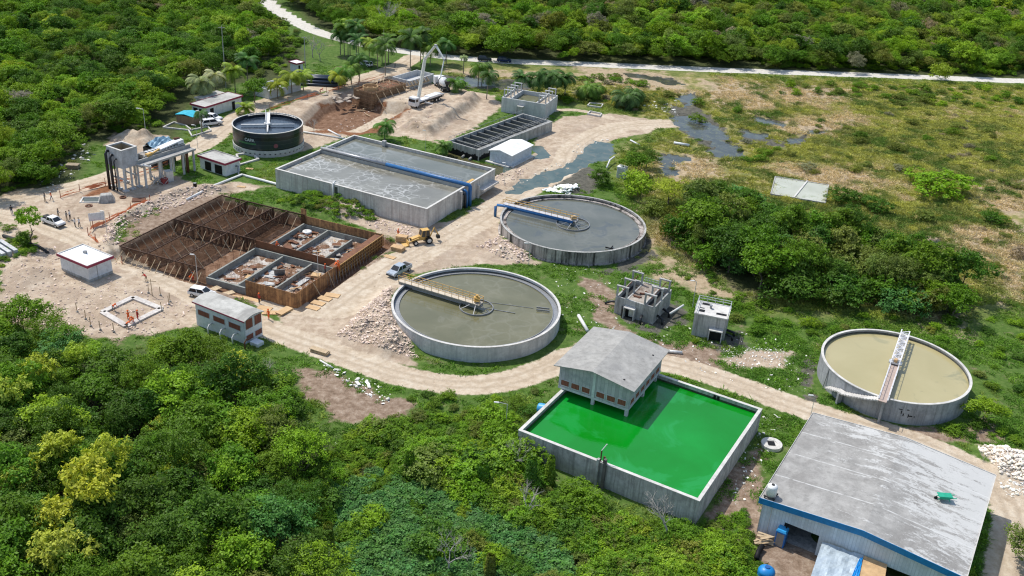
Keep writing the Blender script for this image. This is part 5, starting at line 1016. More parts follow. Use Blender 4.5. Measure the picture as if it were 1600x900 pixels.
t = thing('steel_grating', 'dark square steel grating on the ground right of the hopper tower', 'grating', G3(217, 313, .0), .3); MB().box(-1.3, 1.3, -1, 1, 0, .2).build('grate', M_rust, t)
t = thing('rebar_heap', 'heap of red and white scrap frames under the raised channel', 'scrap', G3(250, 286, 0), .5)
m_ = MB(); [m_.bar((random.uniform(-2, 2), random.uniform(-1.5, 1.5), 0), (random.uniform(-2, 2), random.uniform(-1.5, 1.5), random.uniform(.8, 2.4)), .05) for _ in range(26)]; m_.build('rods', M_galv, t)
MB().cbox((.8, -.8, .7), (1.3, .9, 1.3), .4).build('red_box', mat('red_paint', (.25, .04, .04), .6), t, bevel=.05); MB().cbox((2.0, .6, 1.2), (1.6, 1.4, 2.4), .2).build('grey_box', M_galv, t, bevel=.05)
for lab, px, py in (('upper dark barrel on dirt beside the white pipe', 305, 293), ('lower dark barrel lying near the barrel by the white pipe', 300, 300)):
    t = thing('barrel', lab, 'barrel', G3(px, py, 0)); MB().lathe([(.38, 0), (.4, .3), (.38, .6), (.4, .9), (.36, 1.0)], 14).build('body', M_black, t); MB().lathe([(.34, 1.0), (.34, 1.04)], 14).build('lid', M_steel, t)
t = thing('mesh_stack', 'stacked pale precast beams at the left edge of the yard', 'beams', G3(4, 398, 0), .9); [MB().cbox((-1+k*1.1, 0, .8), (.7, 6, 1.6), 0).build('beam', M_conc_new, t) for k in range(3)]
t = thing('notice_board', 'white notice board on stakes beside the orange fence', 'sign', G3(152.5, 352, 0), .5); MB().box(-1.4, 1.4, -.03, .03, 1.0, 2.6).build('panel', M_white, t); [MB().bar((x, .06, 0), (x, .06, 2.7), .05).build('post', M_lumber, t) for x in (-1.2, 1.2)]
t = thing('pipe_pile', 'pile of long black pipes on the lawn beside palms', 'pipes', G3(499, 130, 0), R(2))
k = 0
for row, n in enumerate((7, 6, 4)):
    for j in range(n): MB().tube([(-6.5+random.uniform(-1.5, 1), (j-n/2)*.9+.2*row, .4+row*.7), (6.5+random.uniform(-1.5, 1), (j-n/2)*.9+.2*row, .4+row*.7)], .38, 10).build('pipe', mat('pipe_navy', (.03, .045, .07), .35), t, smooth=True)
# orange mesh fences: net and each post its own part
def net_fence(label, pts, h=1.1, sp=7, mname='orange_net'):
    P = gp(pts); c = P[0]; t = thing('safety_fence', label, 'fence', (*c, 0)); m, nt, b = (None, None, None)
    m_ = MB(); z = [gz(*p) for p in P]
    for i in range(len(P)-1):
        p, q = P[i]-c, P[i+1]-c; zz0, zz1 = z[i], z[i+1]; n = max(1, int(np.hypot(*(q-p))/2)); 
        for k in range(n):
            a_, b_ = p+(q-p)*k/n, p+(q-p)*(k+1)/n; sg = random.uniform(0, .25)
            m_.add([(*a_, zz0+.05), (*b_, zz1+.05), (*b_, zz1+h-random.uniform(0, .25)), (*a_, zz0+h-sg)], [(0, 1, 2, 3)])
    o = m_.build('net', NET, t)
    for i in range(len(P)-1):
        p, q = P[i]-c, P[i+1]-c; n = max(1, int(np.hypot(*(q-p))/sp))
        for k in range(n+(i == len(P)-2)): g = p+(q-p)*k/n; MB().bar((g[0], g[1], z[i]-.2), (g[0], g[1], z[i]+1.7), .05).build('post', mat('post_rusty', (.30, .08, .05), .8), t)
NET, nt, b = newmat('orange_net'); b.inputs['Base Color'].default_value = (.85, .27, .12, 1); b.inputs['Roughness'].default_value = .7
tr = nt.nodes.new('ShaderNodeBsdfTransparent'); mx = nt.nodes.new('ShaderNodeMixShader'); ck = nt.nodes.new('ShaderNodeTexNoise'); ck.inputs['Scale'].default_value = 5
nt.links.new(ramp(nt, ck.outputs[0], [(.44, (0, 0, 0)), (.50, (1, 1, 1))]), mx.inputs[0]); nt.links.new(b.outputs[0], mx.inputs[1]); nt.links.new(tr.outputs[0], mx.inputs[2]); nt.links.new(mx.outputs[0], nt.nodes['Material Output'].inputs[0])
net_fence('orange mesh fence from the white control house up to the concrete yard', [(190, 403), (150, 378), (138, 368), (146, 358), (172, 346), (205, 330), (235, 318)])
net_fence('orange mesh fence along the dirt track behind the hopper tower', [(95, 310), (125, 300), (165, 290), (210, 278), (262, 258)])
net_fence('orange mesh fence along the track above the red excavation', [(422, 172), (450, 163), (480, 153), (510, 145), (560, 132), (600, 120)])

# ------------------------------------------------------------------ upper works: formwork block, concrete box, pit
(o2, y2w, UA, UB) = UPF
t = thing('formwork_block', 'tall timber formwork block with scaffold rising from the red excavation', 'construction', (*o2, 0), y2w)
UB = max(UB, 20); s1 = UB*.52
print('UPF', UA, UB)
m_f = mat('old_form', (.30, .19, .11), .85, 0, .25, 2, ((.10, .05, .03), .7))
MB().box(0, UA, 0, .2, -.8, 2.2).box(0, .2, .2, s1, -.8, 2.2).box(UA-.2, UA, .2, s1, -.8, 2.2).box(.2, UA-.2, s1-.2, s1, -.8, 2.2).box(.2, UA-.2, s1*.5-.1, s1*.5+.1, -.8, 2.1).build('form_wall', m_f, t)
MB().box(.2, UA-.2, .2, s1-.2, 1.7, 1.8).build('deck', M_plyred, t)
m_ = MB()
for k in range(16): x = UA*k/15; m_.bar((x, -.08, -3.2), (x, -.08, 2.6), .045)
for k in range(26): y = s1*k/25; m_.bar((UA+.1, y, -3.2), (UA+.1, y, 2.5+random.uniform(0, .5)), .045); m_.bar((0, y, 2), (0, y, 2.6+random.uniform(0, .6)), .035)
for z in (-2, -1, 0, 1, 2): m_.bar((0, -.12, z), (UA+.1, -.12, z), .05); m_.bar((UA+.15, 0, z), (UA+.15, s1, z), .05)
m_.build('scaffold', mat('scaffold_wood', (.32, .21, .12), .8, 0, .2, 3), t)
m_ = MB()
for k in range(60): x, y = random.uniform(.5, UA-.5), random.uniform(.5, s1-.5); m_.bar((x, y, 1.8), (x+random.uniform(-2, 2), y+random.uniform(-2, 2), 2.0+random.uniform(0, .9)), .05)
m_.build('timber_litter', M_lumber, t)
MB().ring(2.0, 2.15, 1.8, 3.0, 28, (UA*.5, 3.2)).ring(.9, 1.02, 1.8, 2.6, 20, (UA*.5, 3.2)).build('round_form', M_ply, t)
for k in range(14): MB().cbox((random.uniform(-2, UA+4), random.uniform(-5, s1), -2.6), (random.uniform(1, 3), random.uniform(.15, .8), .1), random.uniform(0, 3), random.uniform(-.2, .2)).build('loose_board', M_lumber, t)
for k in range(5): y = s1*(.1+.2*k); MB().bar((UA+.2, y, 1.8), (UA+4.2, y-.5, -2.2), .07).build('prop', M_lumber, t)
for k in range(3): y = s1+1.0+k*2.2; MB().bar((UA+.2, y, .8), (UA+3.8, y-.5, -1.5), .07).build('prop', M_lumber, t)
MB().box(0, UA, s1+2, s1+2.3, .2, 2.4).box(0, UA, UB-.3, UB, -3, 2.4).box(0, .3, s1+2.3, UB-.3, -3, 2.4).box(UA-.3, UA, s1+2.3, UB-.3, -3, 2.4).box(.3, UA-.3, s1+2.3, UB-.3, .5, .8).build('concrete_box', M_conc_new, t)
m_ = MB()
for k in range(7): y = s1+.8+k*(UB-s1-3)/7; m_.bar((UA+.05, y, 2.2), (UA+1.0, y, 1.2), .12)
m_.box(UA+.02, UA+.35, s1, UB-2.5, .9, 1.15).build('bracket', M_lumber, t)
# earth shelf with broken slabs between the track and red pit
t = thing('broken_slab', 'broken concrete blinding slabs on the shelf above the red pit', 'slab', G3(520, 150, 0), y2w)
for k in range(16): MB().cbox((random.uniform(-5, 7), random.uniform(-3, 4), random.uniform(-.1, .15)), (random.uniform(.8, 2.4), random.uniform(.6, 1.6), .22), random.uniform(0, 3), random.uniform(-.15, .15)).build('slab', mat('slab_dirty', (.40, .34, .28), .9, 0, .2, .9), t)

# ------------------------------------------------------------------ vehicles
def glass(): return mat('car_glass', (.02, .025, .03), .12, 0, .1, 1, spec=.6)
def wheels(t, xs, yw_, r=.37, w_=.24):
    for x in xs:
        for s in (-1, 1):
            a = MB().tube([(x, s*yw_-w_/2, r), (x, s*yw_+w_/2, r)], r, 18).build('wheel', M_black, t); MB().tube([(x, s*(yw_+w_/2+.003), r), (x, s*(yw_+w_/2+.02), r)], r*.58, 12).build('rim', M_galv, a)
def lamp_parts(t, xf, xr, y, z):
    for s in (-1, 1):
        MB().box(xf-.05, xf+.015, s*y-.2, s*y+.2, z, z+.18).build('headlight', mat('lamp_glass', (.75, .76, .78), .2), t, bevel=.02)
        MB().box(xr-.015, xr+.05, s*y-.1, s*y+.1, z, z+.3).build('tail_light', mat('lamp_red', (.35, .01, .01), .3), t)
def cab(t, p, W, paint, z0, z1, x0, x1, dx0, dx1, tw=.12):
    """greenhouse: glass frustum with a painted roof and pillars"""
    MB().frustum((x0, x1, -W, W), (x0+dx0, x1-dx1, -W+tw, W-tw), z0, z1-.06).build('windows', glass(), t)
    MB().box(x0+dx0-.02, x1-dx1+.02, -W+tw-.02, W-tw+.02, z1-.058, z1).build('roof', paint, t, bevel=.025)
    m_ = MB()
    for f in ((0, 0), (.5, .5), (1, 1)):
        xb = x0+(x1-x0)*f[0]; xt = x0+dx0+(x1-dx1-x0-dx0)*f[1]
        for s in (-1, 1): m_.bar((xb, s*(W+.0), z0), (xt, s*(W-tw), z1-.05), .045)
    m_.build('pillar', paint, t)
def pickup(name, label, loc, rz, paint, bed=True, cat='pickup', double=True, scale=1.0):
    t = thing(name, label, cat, loc, rz)
    prof = [(-2.65, .45), (2.6, .42), (2.68, .8), (2.55, 1.02), (1.3, 1.14), (-2.6, 1.12), (-2.7, .7)] if bed else [(-2.65, .45), (2.6, .42), (2.68, .8), (2.55, 1.02), (1.3, 1.14), (-2.6, 1.12), (-2.7, .7)]
    MB().profile(prof, -.9, .9).build('body', paint, t, bevel=.07)
    if bed: MB().box(-2.5, -.95, -.76, .76, 1.121, 1.15).build('cargo_bed', M_dark, t); MB().box(-2.62, -.9, -.86, -.78, 1.13, 1.2).box(-2.62, -.9, .78, .86, 1.13, 1.2).box(-2.66, -2.58, -.86, .86, 1.13, 1.2).build('bed_rail', paint, t)
    cab(t, None, .84, paint, 1.10, 1.78, -.95 if bed else -2.4, 1.5, .15 if bed else .45, .75, .14)
    wheels(t, (-1.75, 1.7), .82); lamp_parts(t, 2.66, -2.7, .68, .72)
    MB().box(2.60, 2.73, -.85, .85, .42, .62).build('bumper', M_dark, t); t.scale = (scale,)*3; return t
def suv(label, loc, rz, paint, scale=1.0):
    t = thing('parked_car', label, 'car', loc, rz)
    MB().profile([(-2.2, .4), (2.2, .38), (2.28, .7), (2.15, .92), (1.2, 1.02), (-2.15, 1.05), (-2.28, .7)], -.88, .88).build('body', paint, t, bevel=.08)
    cab(t, None, .82, paint, 1.0, 1.62, -2.1, 1.25, .35, .8, .14); wheels(t, (-1.4, 1.4), .8, .34, .22); lamp_parts(t, 2.25, -2.28, .62, .68)
    MB().box(2.2, 2.31, -.8, .8, .38, .55).build('bumper', M_dark, t); t.scale = (scale,)*3; return t
P_silver = mat('paint_silver', (.45, .50, .55), .3, .3, .03, 1); P_white = mat('paint_white', (.78, .78, .78), .3, 0, .02, 1); P_blue = mat('paint_navy', (.02, .04, .14), .25, .2, .03, 1); P_blk = mat('paint_darkblue', (.025, .035, .06), .25, .2, .03, 1)
def heading(p, q): a, b_ = G(*p), G(*q); return math.atan2(b_[1]-a[1], b_[0]-a[0])
pickup('pickup_truck', 'silver double cab pickup parked by the bridge end of the olive water tank', G3(624, 427, 0), heading((642, 418), (608, 436)), P_silver)
tp = pickup('pickup_truck', 'white single cab pickup with loaded bed parked in the dirt yard', G3(84, 351, 0), heading((72, 346), (97, 355)), P_white, scale=.95)
MB().cbox((-1.8, 0, 1.3), (1.3, 1.3, .4), 0).bar((-1.2, .5, 1.2), (-1.0, .5, 1.9), .04).bar((-1.2, -.5, 1.2), (-1.0, -.5, 1.9), .04).build('load', M_dark, tp)
suv('white car half hidden behind the terracotta windowed building', G3(316, 463, 0), y1w+.15, P_white)
pickup('pickup_truck', 'white canopy pickup nearer the dirt track at the white office', G3(330, 196, 0), heading((322, 197), (337, 195)), P_white, bed=False)
pickup('pickup_truck', 'white pickup parked behind the canopy pickup at the white office', G3(331, 188, 0), heading((322, 187), (340, 190)), P_white)
suv('white car on the lawn among palm trunks', G3(572, 103, 0), 2.6, P_white)
suv('dark car, left of the two parked on the white road', G3(757, 95.5, 0), .02, P_blk); suv('navy blue car, right of the two parked on the white road', G3(787.5, 97, 0), -.02, P_blue)
# backhoe loader
t = thing('backhoe_loader', 'yellow backhoe loader beside the plywood stacks', 'excavator', G3(660, 379, 0), heading((670, 372), (640, 376)))
MB().profile([(-1.4, .7), (2.2, .7), (2.3, 1.2), (.9, 1.6), (-1.4, 1.5)], -.5, .5).build('body', M_yel, t, bevel=.05)
cab(t, None, .7, M_yel, 1.45, 2.75, -1.3, .5, .1, .2, .06)
wheels(t, (-1.0,), .95, .72, .42); wheels(t, (1.7,), .9, .48, .32)
MB().bar((1.0, -.7, 1.3), (3.2, -.7, .7), .08).bar((1.0, .7, 1.3), (3.2, .7, .7), .08).build('loader_arm', M_yel, t); MB().profile([(3.1, .15), (4.1, .1), (3.3, .35), (3.2, 1.0), (3.05, 1.0)], -1.15, 1.15).build('bucket', M_yel, t)
MB().tube([(-1.5, 0, 1.0), (-2.4, 0, 2.9), (-3.2, 0, 1.3)], .16, 6).build('backhoe_boom', M_yel, t); MB().cbox((-3.2, 0, .9), (.6, .8, .6)).build('digging_bucket', M_dark, t); MB().bar((-1.5, -1.1, .2), (-1.5, -.4, 1.1), .09).bar((-1.5, 1.1, .2), (-1.5, .4, 1.1), .09).build('stabiliser', M_yel, t)
# concrete pump truck with raised boom
g0 = G(662, 163, 0); hd = heading((690, 153), (655, 165))
t = thing('pump_truck', 'white concrete pump truck with its folding boom raised in an arch', 'truck', (*g0, gz(*g0)), hd)
MB().box(-7, 3.4, -1.1, 1.1, .9, 1.3).build('chassis', M_dark, t); MB().profile([(3.4, .6), (5.3, .6), (5.4, 1.6), (5.1, 2.9), (3.4, 2.9)], -1.2, 1.2).build('cab', P_white, t, bevel=.08)
MB().box(5.1, 5.37, -1.05, 1.05, 1.7, 2.5).box(4.0, 5.0, -1.22, -1.19, 1.8, 2.5).box(4.0, 5.0, 1.19, 1.22, 1.8, 2.5).build('windshield', glass(), t)
MB().box(-6.8, -1.5, -1.0, 1.0, 1.3, 1.9).box(-1.5, 2.9, -.9, .9, 1.3, 1.7).build('deck_equipment', P_white, t, bevel=.04); MB().frustum((-8, -6.9, -.7, .7), (-8.3, -6.8, -1, 1), .6, 1.5).build('hopper', M_steel, t); MB().lathe([(.55, 1.7), (.45, 2.3), (.3, 2.7)], 12, (2.3, 0, 0)).build('turret', P_white, t)
wheels(t, (-5.6, -4.3, 4.2), 1.0, .52, .35)
for s in (-1, 1): MB().bar((1.0, s*1.0, 1.0), (.2, s*3.2, .8), .14).bar((.2, s*3.2, .8), (.2, s*3.2, 0), .1).build('outrigger', P_white, t)
tw_ = toworld(g0, hd, 2.3, 0); yb = tw_[1]; base = Vector((tw_[0], tw_[1], 2.7)); pts_ = [base]+[Vector(Wy(px, py, yb-2*k)) for k, (px, py) in enumerate(((664, 92), (681, 71), (694, 93), (688, 122)))]
Mi = Matrix.Rotation(-hd, 4, 'Z') @ Matrix.Translation(-Vector((g0[0], g0[1], gz(*g0)))); L_ = [Mi @ p for p in pts_]
for k, rr in enumerate(((.52, .44), (.42, .34), (.32, .26), (.18, .14))): MB().tube([L_[k], L_[k+1]], list(rr), 6).build('boom_section' if k < 3 else 'hose', mat('boom_white', (.72, .74, .70), .4), t)
for k in (1, 2, 3): MB().tube([L_[k]+Vector((0, -.35, 0)), L_[k]+Vector((0, .35, 0))], .32, 10).build('boom_joint', M_steel, t)
# mixer truck
g1 = G(690, 138, 0); t = thing('mixer_truck', 'white concrete mixer truck with round drum behind the pump truck', 'truck', (*g1, gz(*g1)), R(115))
MB().box(-4.3, 2.2, -1, 1, .8, 1.15).build('chassis', M_dark, t); MB().box(2.3, 4.1, -1.2, 1.2, .6, 2.9).build('cab', P_white, t, bevel=.1); MB().box(4.0, 4.13, -1.05, 1.05, 1.7, 2.5).build('windshield', glass(), t)
d_ = MB().lathe([(.35, -2.9), (.9, -2.3), (1.35, -.8), (1.4, .4), (1.0, 1.6), (.5, 2.0)], 24).build('drum', P_white, t, smooth=True); d_.matrix_local = Matrix.Translation((-.9, 0, 2.5)) @ Matrix.Rotation(R(75), 4, 'Y')
MB().ring(1.38, 1.46, -.15, .1, 24).build('drum_band', M_dark, t).matrix_local = Matrix.Translation((-.9, 0, 2.5)) @ Matrix.Rotation(R(75), 4, 'Y')
MB().frustum((-5.0, -4.0, -.4, .4), (-5.2, -3.8, -.7, .7), 2.4, 3.4).build('loading_hopper', M_dark, t); MB().profile([(-4.3, 2.2), (-5.6, .9), (-5.5, .8), (-4.2, 2.0)], -.3, .3).build('chute', M_dark, t); wheels(t, (-3.6, -2.3, 3.2), .95, .52, .35)
# ------------------------------------------------------------------ people: one skinned body per pose
def body_mesh(J, E, rad, root=0):
    me = bpy.data.meshes.new('body'); me.from_pydata([J[k][0] for k in J], [(list(J).index(a), list(J).index(b)) for a, b in E], [])
    o = bpy.data.objects.new('b', me); COL.objects.link(o); o.modifiers.new('s', 'SKIN'); 
    for k, n in enumerate(J): me.skin_vertices[0].data[k].radius = J[n][1]; me.skin_vertices[0].data[k].use_root = (k == 0)
    s = o.modifiers.new('u', 'SUBSURF'); s.levels = 1; s.render_levels = 1
    dg = bpy.context.evaluated_depsgraph_get(); r = bpy.data.meshes.new_from_object(o.evaluated_get(dg)); bpy.data.objects.remove(o); return r
SK = {}
def pose(bend=0.0, stride=.12, arm=(0, 0), crouch=0.0):
    hipz = .93-crouch*.35; fx = math.sin(bend); fz = math.cos(bend)
    def up(d, y=0): return (d*fx, y, hipz+d*fz)
    kf = .12+crouch*.45
    J = dict(pelvis=((0, 0, hipz), (.15, .12)), waist=(up(.22), (.14, .11)), chest=(up(.42), (.17, .12)), neck=(up(.58), (.06, .06)), head=((.60*fx+.10*fx+.03, 0, hipz+.62*fz+.10), (.095, .10)), crown=((.60*fx+.22*fx+.03, 0, hipz+.62*fz+.2), (.07, .075)))
    E = [('pelvis', 'waist'), ('waist', 'chest'), ('chest', 'neck'), ('neck', 'head'), ('head', 'crown')]
    for n, s in (('l', 1), ('r', -1)):
        st = stride*s; sw = arm[0] if s > 0 else arm[1]
        J['hip'+n] = ((0, .10*s, hipz-.05), (.10, .10)); J['knee'+n] = ((st*.5+kf*(.6 if crouch else .25), .11*s, .49-crouch*.1), (.065, .065)); J['ank'+n] = ((st, .12*s, .08), (.045, .045)); J['toe'+n] = ((st+.18, .13*s, .035), (.04, .035))
        sh = up(.52, .20*s); J['sho'+n] = (sh, (.065, .065)); a = sw; el = (sh[0]+.28*math.sin(a), sh[1]+.05*s, sh[2]-.28*math.cos(a)); J['elb'+n] = (el, (.048, .048)); ha = (el[0]+.26*math.sin(a+.5), el[1]-.02*s, el[2]-.26*math.cos(a+.5)); J['hand'+n] = (ha, (.035, .035)); J['fin'+n] = ((ha[0]+.09*math.sin(a+.6), ha[1], ha[2]-.09*math.cos(a+.6)), (.022, .028))
        E += [('pelvis', 'hip'+n), ('hip'+n, 'knee'+n), ('knee'+n, 'ank'+n), ('ank'+n, 'toe'+n), ('chest', 'sho'+n), ('sho'+n, 'elb'+n), ('elb'+n, 'hand'+n), ('hand'+n, 'fin'+n)]
    return body_mesh(J, E, None), J
POSES = {'stand': pose(0.03, .05, (.1, .15)), 'walk': pose(.08, .25, (-.4, .5)), 'reach': pose(.1, .08, (1.0, .3)), 'bend': pose(1.05, .12, (-.2+.9, .8), .15), 'crouch': pose(.5, .1, (.8, 1.0), 1.0)}
M_skin = mat('skin', (.30, .17, .11), .7); 
def col(name, c): return mat('cloth_'+name, c, .85, 0, .12, 6)
CL = dict(orange=(.85, .14, .02), red=(.45, .04, .03), white=(.72, .72, .72), black=(.03, .03, .035), blue=(.05, .08, .18), grey=(.22, .21, .2), khaki=(.32, .26, .17))
def person(label, px, py, ps, shirt, pants, rz=0.0, z=None, hat='hair', group=None):
    me, J = POSES[ps]; me = me.copy(); g = G(px, py, z or 0); zz = gz(*g) if z is None else z; t = thing('person', label, 'person', (*g, zz), rz, group)
    me.materials.clear(); [me.materials.append(x) for x in (col(shirt, CL[shirt]), col(pants, CL[pants]), M_skin, M_black)]
    hz = J['pelvis'][0][2]; hd = Vector(J['head'][0]); hands = [Vector(J[k][0]) for k in ('finl', 'finr', 'handl', 'handr')]
    for p in me.polygons:
        c = p.center; i = 0
        if (c-hd).length < .19 and (c-Vector(J['neck'][0])).length > .05: i = 2
        elif min((c-h).length for h in hands) < .12: i = 2
        elif c.z < .10: i = 3
        elif c.z < hz+.03 and (c-Vector(J['waist'][0])).length > .13: i = 1
        p.material_index = i; p.use_smooth = True
    o = bpy.data.objects.new('body', me); COL.objects.link(o); o.parent = t; cr = Vector(J['crown'][0])
    if hat == 'hair': MB().lathe([(.02, .12), (.08, .09), (.105, .02), (.095, -.05)], 12, tuple(cr-Vector((.02, 0, .02)))).build('hair', M_black, t, smooth=True)
    else: MB().lathe([(.02, .13), (.10, .09), (.13, .0), (.17, -.02), (.16, -.03)], 14, tuple(cr)).build('helmet', col('helmet_'+hat, CL.get(hat, (.8, .8, .78))), t, smooth=True)
    # a nose and brow give the head a front
    MB().cbox(hd+Vector((.105, 0, .0)), (.03, .03, .045)).build('nose', M_skin, t)
    t.scale = (1.06,)*3; return t
W = person
W('person in orange walking on the dirt track at the upper left', 81, 313, 'walk', 'orange', 'blue', 3.5, hat='white')
W('person in grey standing left of the orange walker on the track', 70.5, 315, 'stand', 'grey', 'khaki', 0)
W('person in dark clothes standing alone at the far left of the yard', 19, 335, 'stand', 'black', 'blue', 2)
W('person in black standing just left of the small tree trunk', 29, 342.5, 'walk', 'black', 'black', -1)
W('person in grey standing just behind the white single cab pickup', 91.5, 340, 'stand', 'grey', 'khaki', 0)
W('person in white standing behind the group beside the pickup', 110, 342.5, 'stand', 'white', 'black', 3)
W('person in grey shirt at the left end of the group by the pickup', 104.5, 344, 'stand', 'grey', 'khaki', 0)
W('person in white shirt and dark trousers, nearest of the group left', 117.5, 354.5, 'stand', 'white', 'black', 1)
W('person in white with one arm raised, nearest of the group right', 124.5, 354.5, 'reach', 'white', 'black', 2.5)
W('person in orange bending at the front edge of the rebar pit, left', 296, 429, 'bend', 'orange', 'orange', 1, hat='orange')
W('person in orange bending at the front edge of the rebar pit, right', 301, 430, 'bend', 'orange', 'red', 2, hat='white')
W('person in faded red bending on the pale road beside the stakes', 229, 440, 'bend', 'red', 'khaki', 2.6)
W('person in orange bending inside the footing frame, left side', 177, 485, 'bend', 'orange', 'grey', -.6, hat='orange')
W('person in orange stooping at the front corner of the footing frame', 198, 513, 'bend', 'orange', 'grey', .3, hat='orange')
W('person in orange with helmet crouching inside the footing frame', 201, 499, 'crouch', 'orange', 'orange', 2, hat='orange')
W('person in orange leaning beside the crouching footing worker', 208, 504, 'bend', 'orange', 'orange', -1.4, hat='orange')
W('person in red standing at the footing frame front edge', 215.5, 501, 'stand', 'red', 'red', 1, hat='orange')
W('person in full orange standing on the road beside the plywood', 420, 499, 'stand', 'orange', 'orange', -2, hat='orange')
W('person in red standing at the pit corner behind the long building', 405, 474, 'stand', 'red', 'black', 1, hat='orange')
W('person in orange working on the middle wall of the form works', 432.5, 392, 'reach', 'orange', 'orange', -.6, z=.2, hat='orange')
W('person in orange stooping on the gangway, left of the pair', 523, 421, 'bend', 'orange', 'orange', 1, z=0.4, hat='orange')
W('person in orange standing on the gangway, right of the pair', 529, 424, 'stand', 'orange', 'orange', 2, z=0.4, hat='orange')
W('person in red standing beside the board stack in the form works', 508, 427, 'stand', 'red', 'black', 0, z=-.8, hat='orange')
W('person in orange standing by the plywood behind the backhoe', 622, 372, 'stand', 'orange', 'red', 1, hat='orange')
W('person in dark clothes walking on the track beyond the concrete box', 617, 108, 'walk', 'black', 'blue', 0)
W('person in dark clothes on the timber deck of the formwork block', 592, 134, 'stand', 'blue', 'black', 0, z=1.0, hat='white')
W('person in orange near the red fence at the upper pit edge', 500, 146, 'bend', 'red', 'red', 0, hat='orange')
# ------------------------------------------------------------------ leaf material: colour comes from the plant, light and shade from the sun
def leafmat(name, trans=.32, gloss=.012):
    m = bpy.data.materials.new(name); m.use_nodes = True; nt = m.node_tree; nt.nodes.remove(nt.nodes['Principled BSDF']); out = nt.nodes['Material Output']
    a = nt.nodes.new('ShaderNodeAttribute'); a.attribute_type = 'INSTANCER'; a.attribute_name = 'icol'
    l = nt.nodes.new('ShaderNodeAttribute'); l.attribute_name = 'lv'
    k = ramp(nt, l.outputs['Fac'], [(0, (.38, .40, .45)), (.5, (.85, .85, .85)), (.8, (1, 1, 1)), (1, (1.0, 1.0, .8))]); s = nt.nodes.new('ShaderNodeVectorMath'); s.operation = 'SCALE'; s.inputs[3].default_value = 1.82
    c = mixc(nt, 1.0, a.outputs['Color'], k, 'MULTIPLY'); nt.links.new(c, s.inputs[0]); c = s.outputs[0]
    d = nt.nodes.new('ShaderNodeBsdfDiffuse'); t = nt.nodes.new('ShaderNodeBsdfTranslucent'); g = nt.nodes.new('ShaderNodeBsdfGlossy'); g.inputs['Roughness'].default_value = .5; g.inputs['Color'].default_value = (.9, .9, .9, 1)
    nt.links.new(c, d.inputs[0]); t2 = mixc(nt, 1.0, c, (1.0, 1.0, .55), 'MULTIPLY'); nt.links.new(t2, t.inputs[0])
    m1 = nt.nodes.new('ShaderNodeMixShader'); m1.inputs[0].default_value = trans; nt.links.new(d.outputs[0], m1.inputs[1]); nt.links.new(t.outputs[0], m1.inputs[2])
    m2 = nt.nodes.new('ShaderNodeMixShader'); m2.inputs[0].default_value = gloss; nt.links.new(m1.outputs[0], m2.inputs[1]); nt.links.new(g.outputs[0], m2.inputs[2]); nt.links.new(m2.outputs[0], out.inputs[0]); return m
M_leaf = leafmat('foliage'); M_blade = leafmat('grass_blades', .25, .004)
M_bark = mat('bark', (.16, .13, .10), .9, 0, .25, 3); M_deadwood = mat('dead_wood', (.42, .39, .35), .9, 0, .2, 3)
def unit(v): return v/np.maximum(np.linalg.norm(v, axis=1, keepdims=True), 1e-6)
def leaves_to_mesh(name, c, n, size, lv, m=None, aspect=.55, r_=None):
    r_ = r_ or rng; N = len(c); t = unit(np.cross(n, r_.normal(size=(N, 3)))); b = np.cross(n, t); s = size[:, None]*.5
    v = np.stack([c-t*s, c-b*s*aspect, c+t*s, c+b*s*aspect], 1).reshape(-1, 3); q = np.arange(4*N).reshape(N, 4)
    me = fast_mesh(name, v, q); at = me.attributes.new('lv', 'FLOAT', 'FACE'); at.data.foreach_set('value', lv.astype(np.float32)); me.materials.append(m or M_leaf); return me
def crown_mesh(name, Rr, z0, H, nl, per, leaf, seed, lobe=(.28, .42), flat=.9, spread=1.0):
    r = np.random.default_rng(seed); C = []; Rl = []
    for k in range(nl):
        an = r.uniform(0, 2*math.pi); el = math.asin(r.uniform(-.15, 1)); rad = r.uniform(.4, 1.02)*spread
        C.append((Rr*rad*math.cos(el)*math.cos(an), Rr*rad*math.cos(el)*math.sin(an), z0+H*.45+H*.45*math.sin(el)*rad*flat)); Rl.append(Rr*r.uniform(*lobe))
    C.append((0, 0, z0+H*.6)); Rl.append(Rr*.45); C = np.array(C); Rl = np.array(Rl); P = []; Nn = []; S = []; LV = []
    for i in range(len(C)):
        n = int(per*(Rl[i]/(Rr*.35))**2); nc = max(6, n//13); d = unit(r.normal(size=(nc*2, 3))+np.array([0, 0, .4])); rr = Rl[i]*r.uniform(.62, 1.22, size=(nc*2, 1))
        q = C[i]+d*rr*np.array([1, 1, .85]); ok = np.ones(len(q), bool)
        for j in range(len(C)):
            if j != i: ok &= np.linalg.norm((q-C[j])/np.array([1, 1, .85]), axis=1) > Rl[j]*.7
        q = q[ok][:nc]; d = d[ok][:nc]; kk = len(q)
        if not kk: continue
        rep = np.repeat(np.arange(kk), 13); k = len(rep); sg = Rr*.075; p = q[rep]+r.normal(size=(k, 3))*np.array([sg, sg, sg*.5]); cl = r.uniform(0, 1, kk)[rep]
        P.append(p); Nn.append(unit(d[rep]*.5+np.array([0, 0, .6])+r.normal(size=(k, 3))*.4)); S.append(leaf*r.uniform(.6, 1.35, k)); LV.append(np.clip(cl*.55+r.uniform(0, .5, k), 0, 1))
    return leaves_to_mesh(name, np.concatenate(P), np.concatenate(Nn), np.concatenate(S), np.concatenate(LV), r_=r)
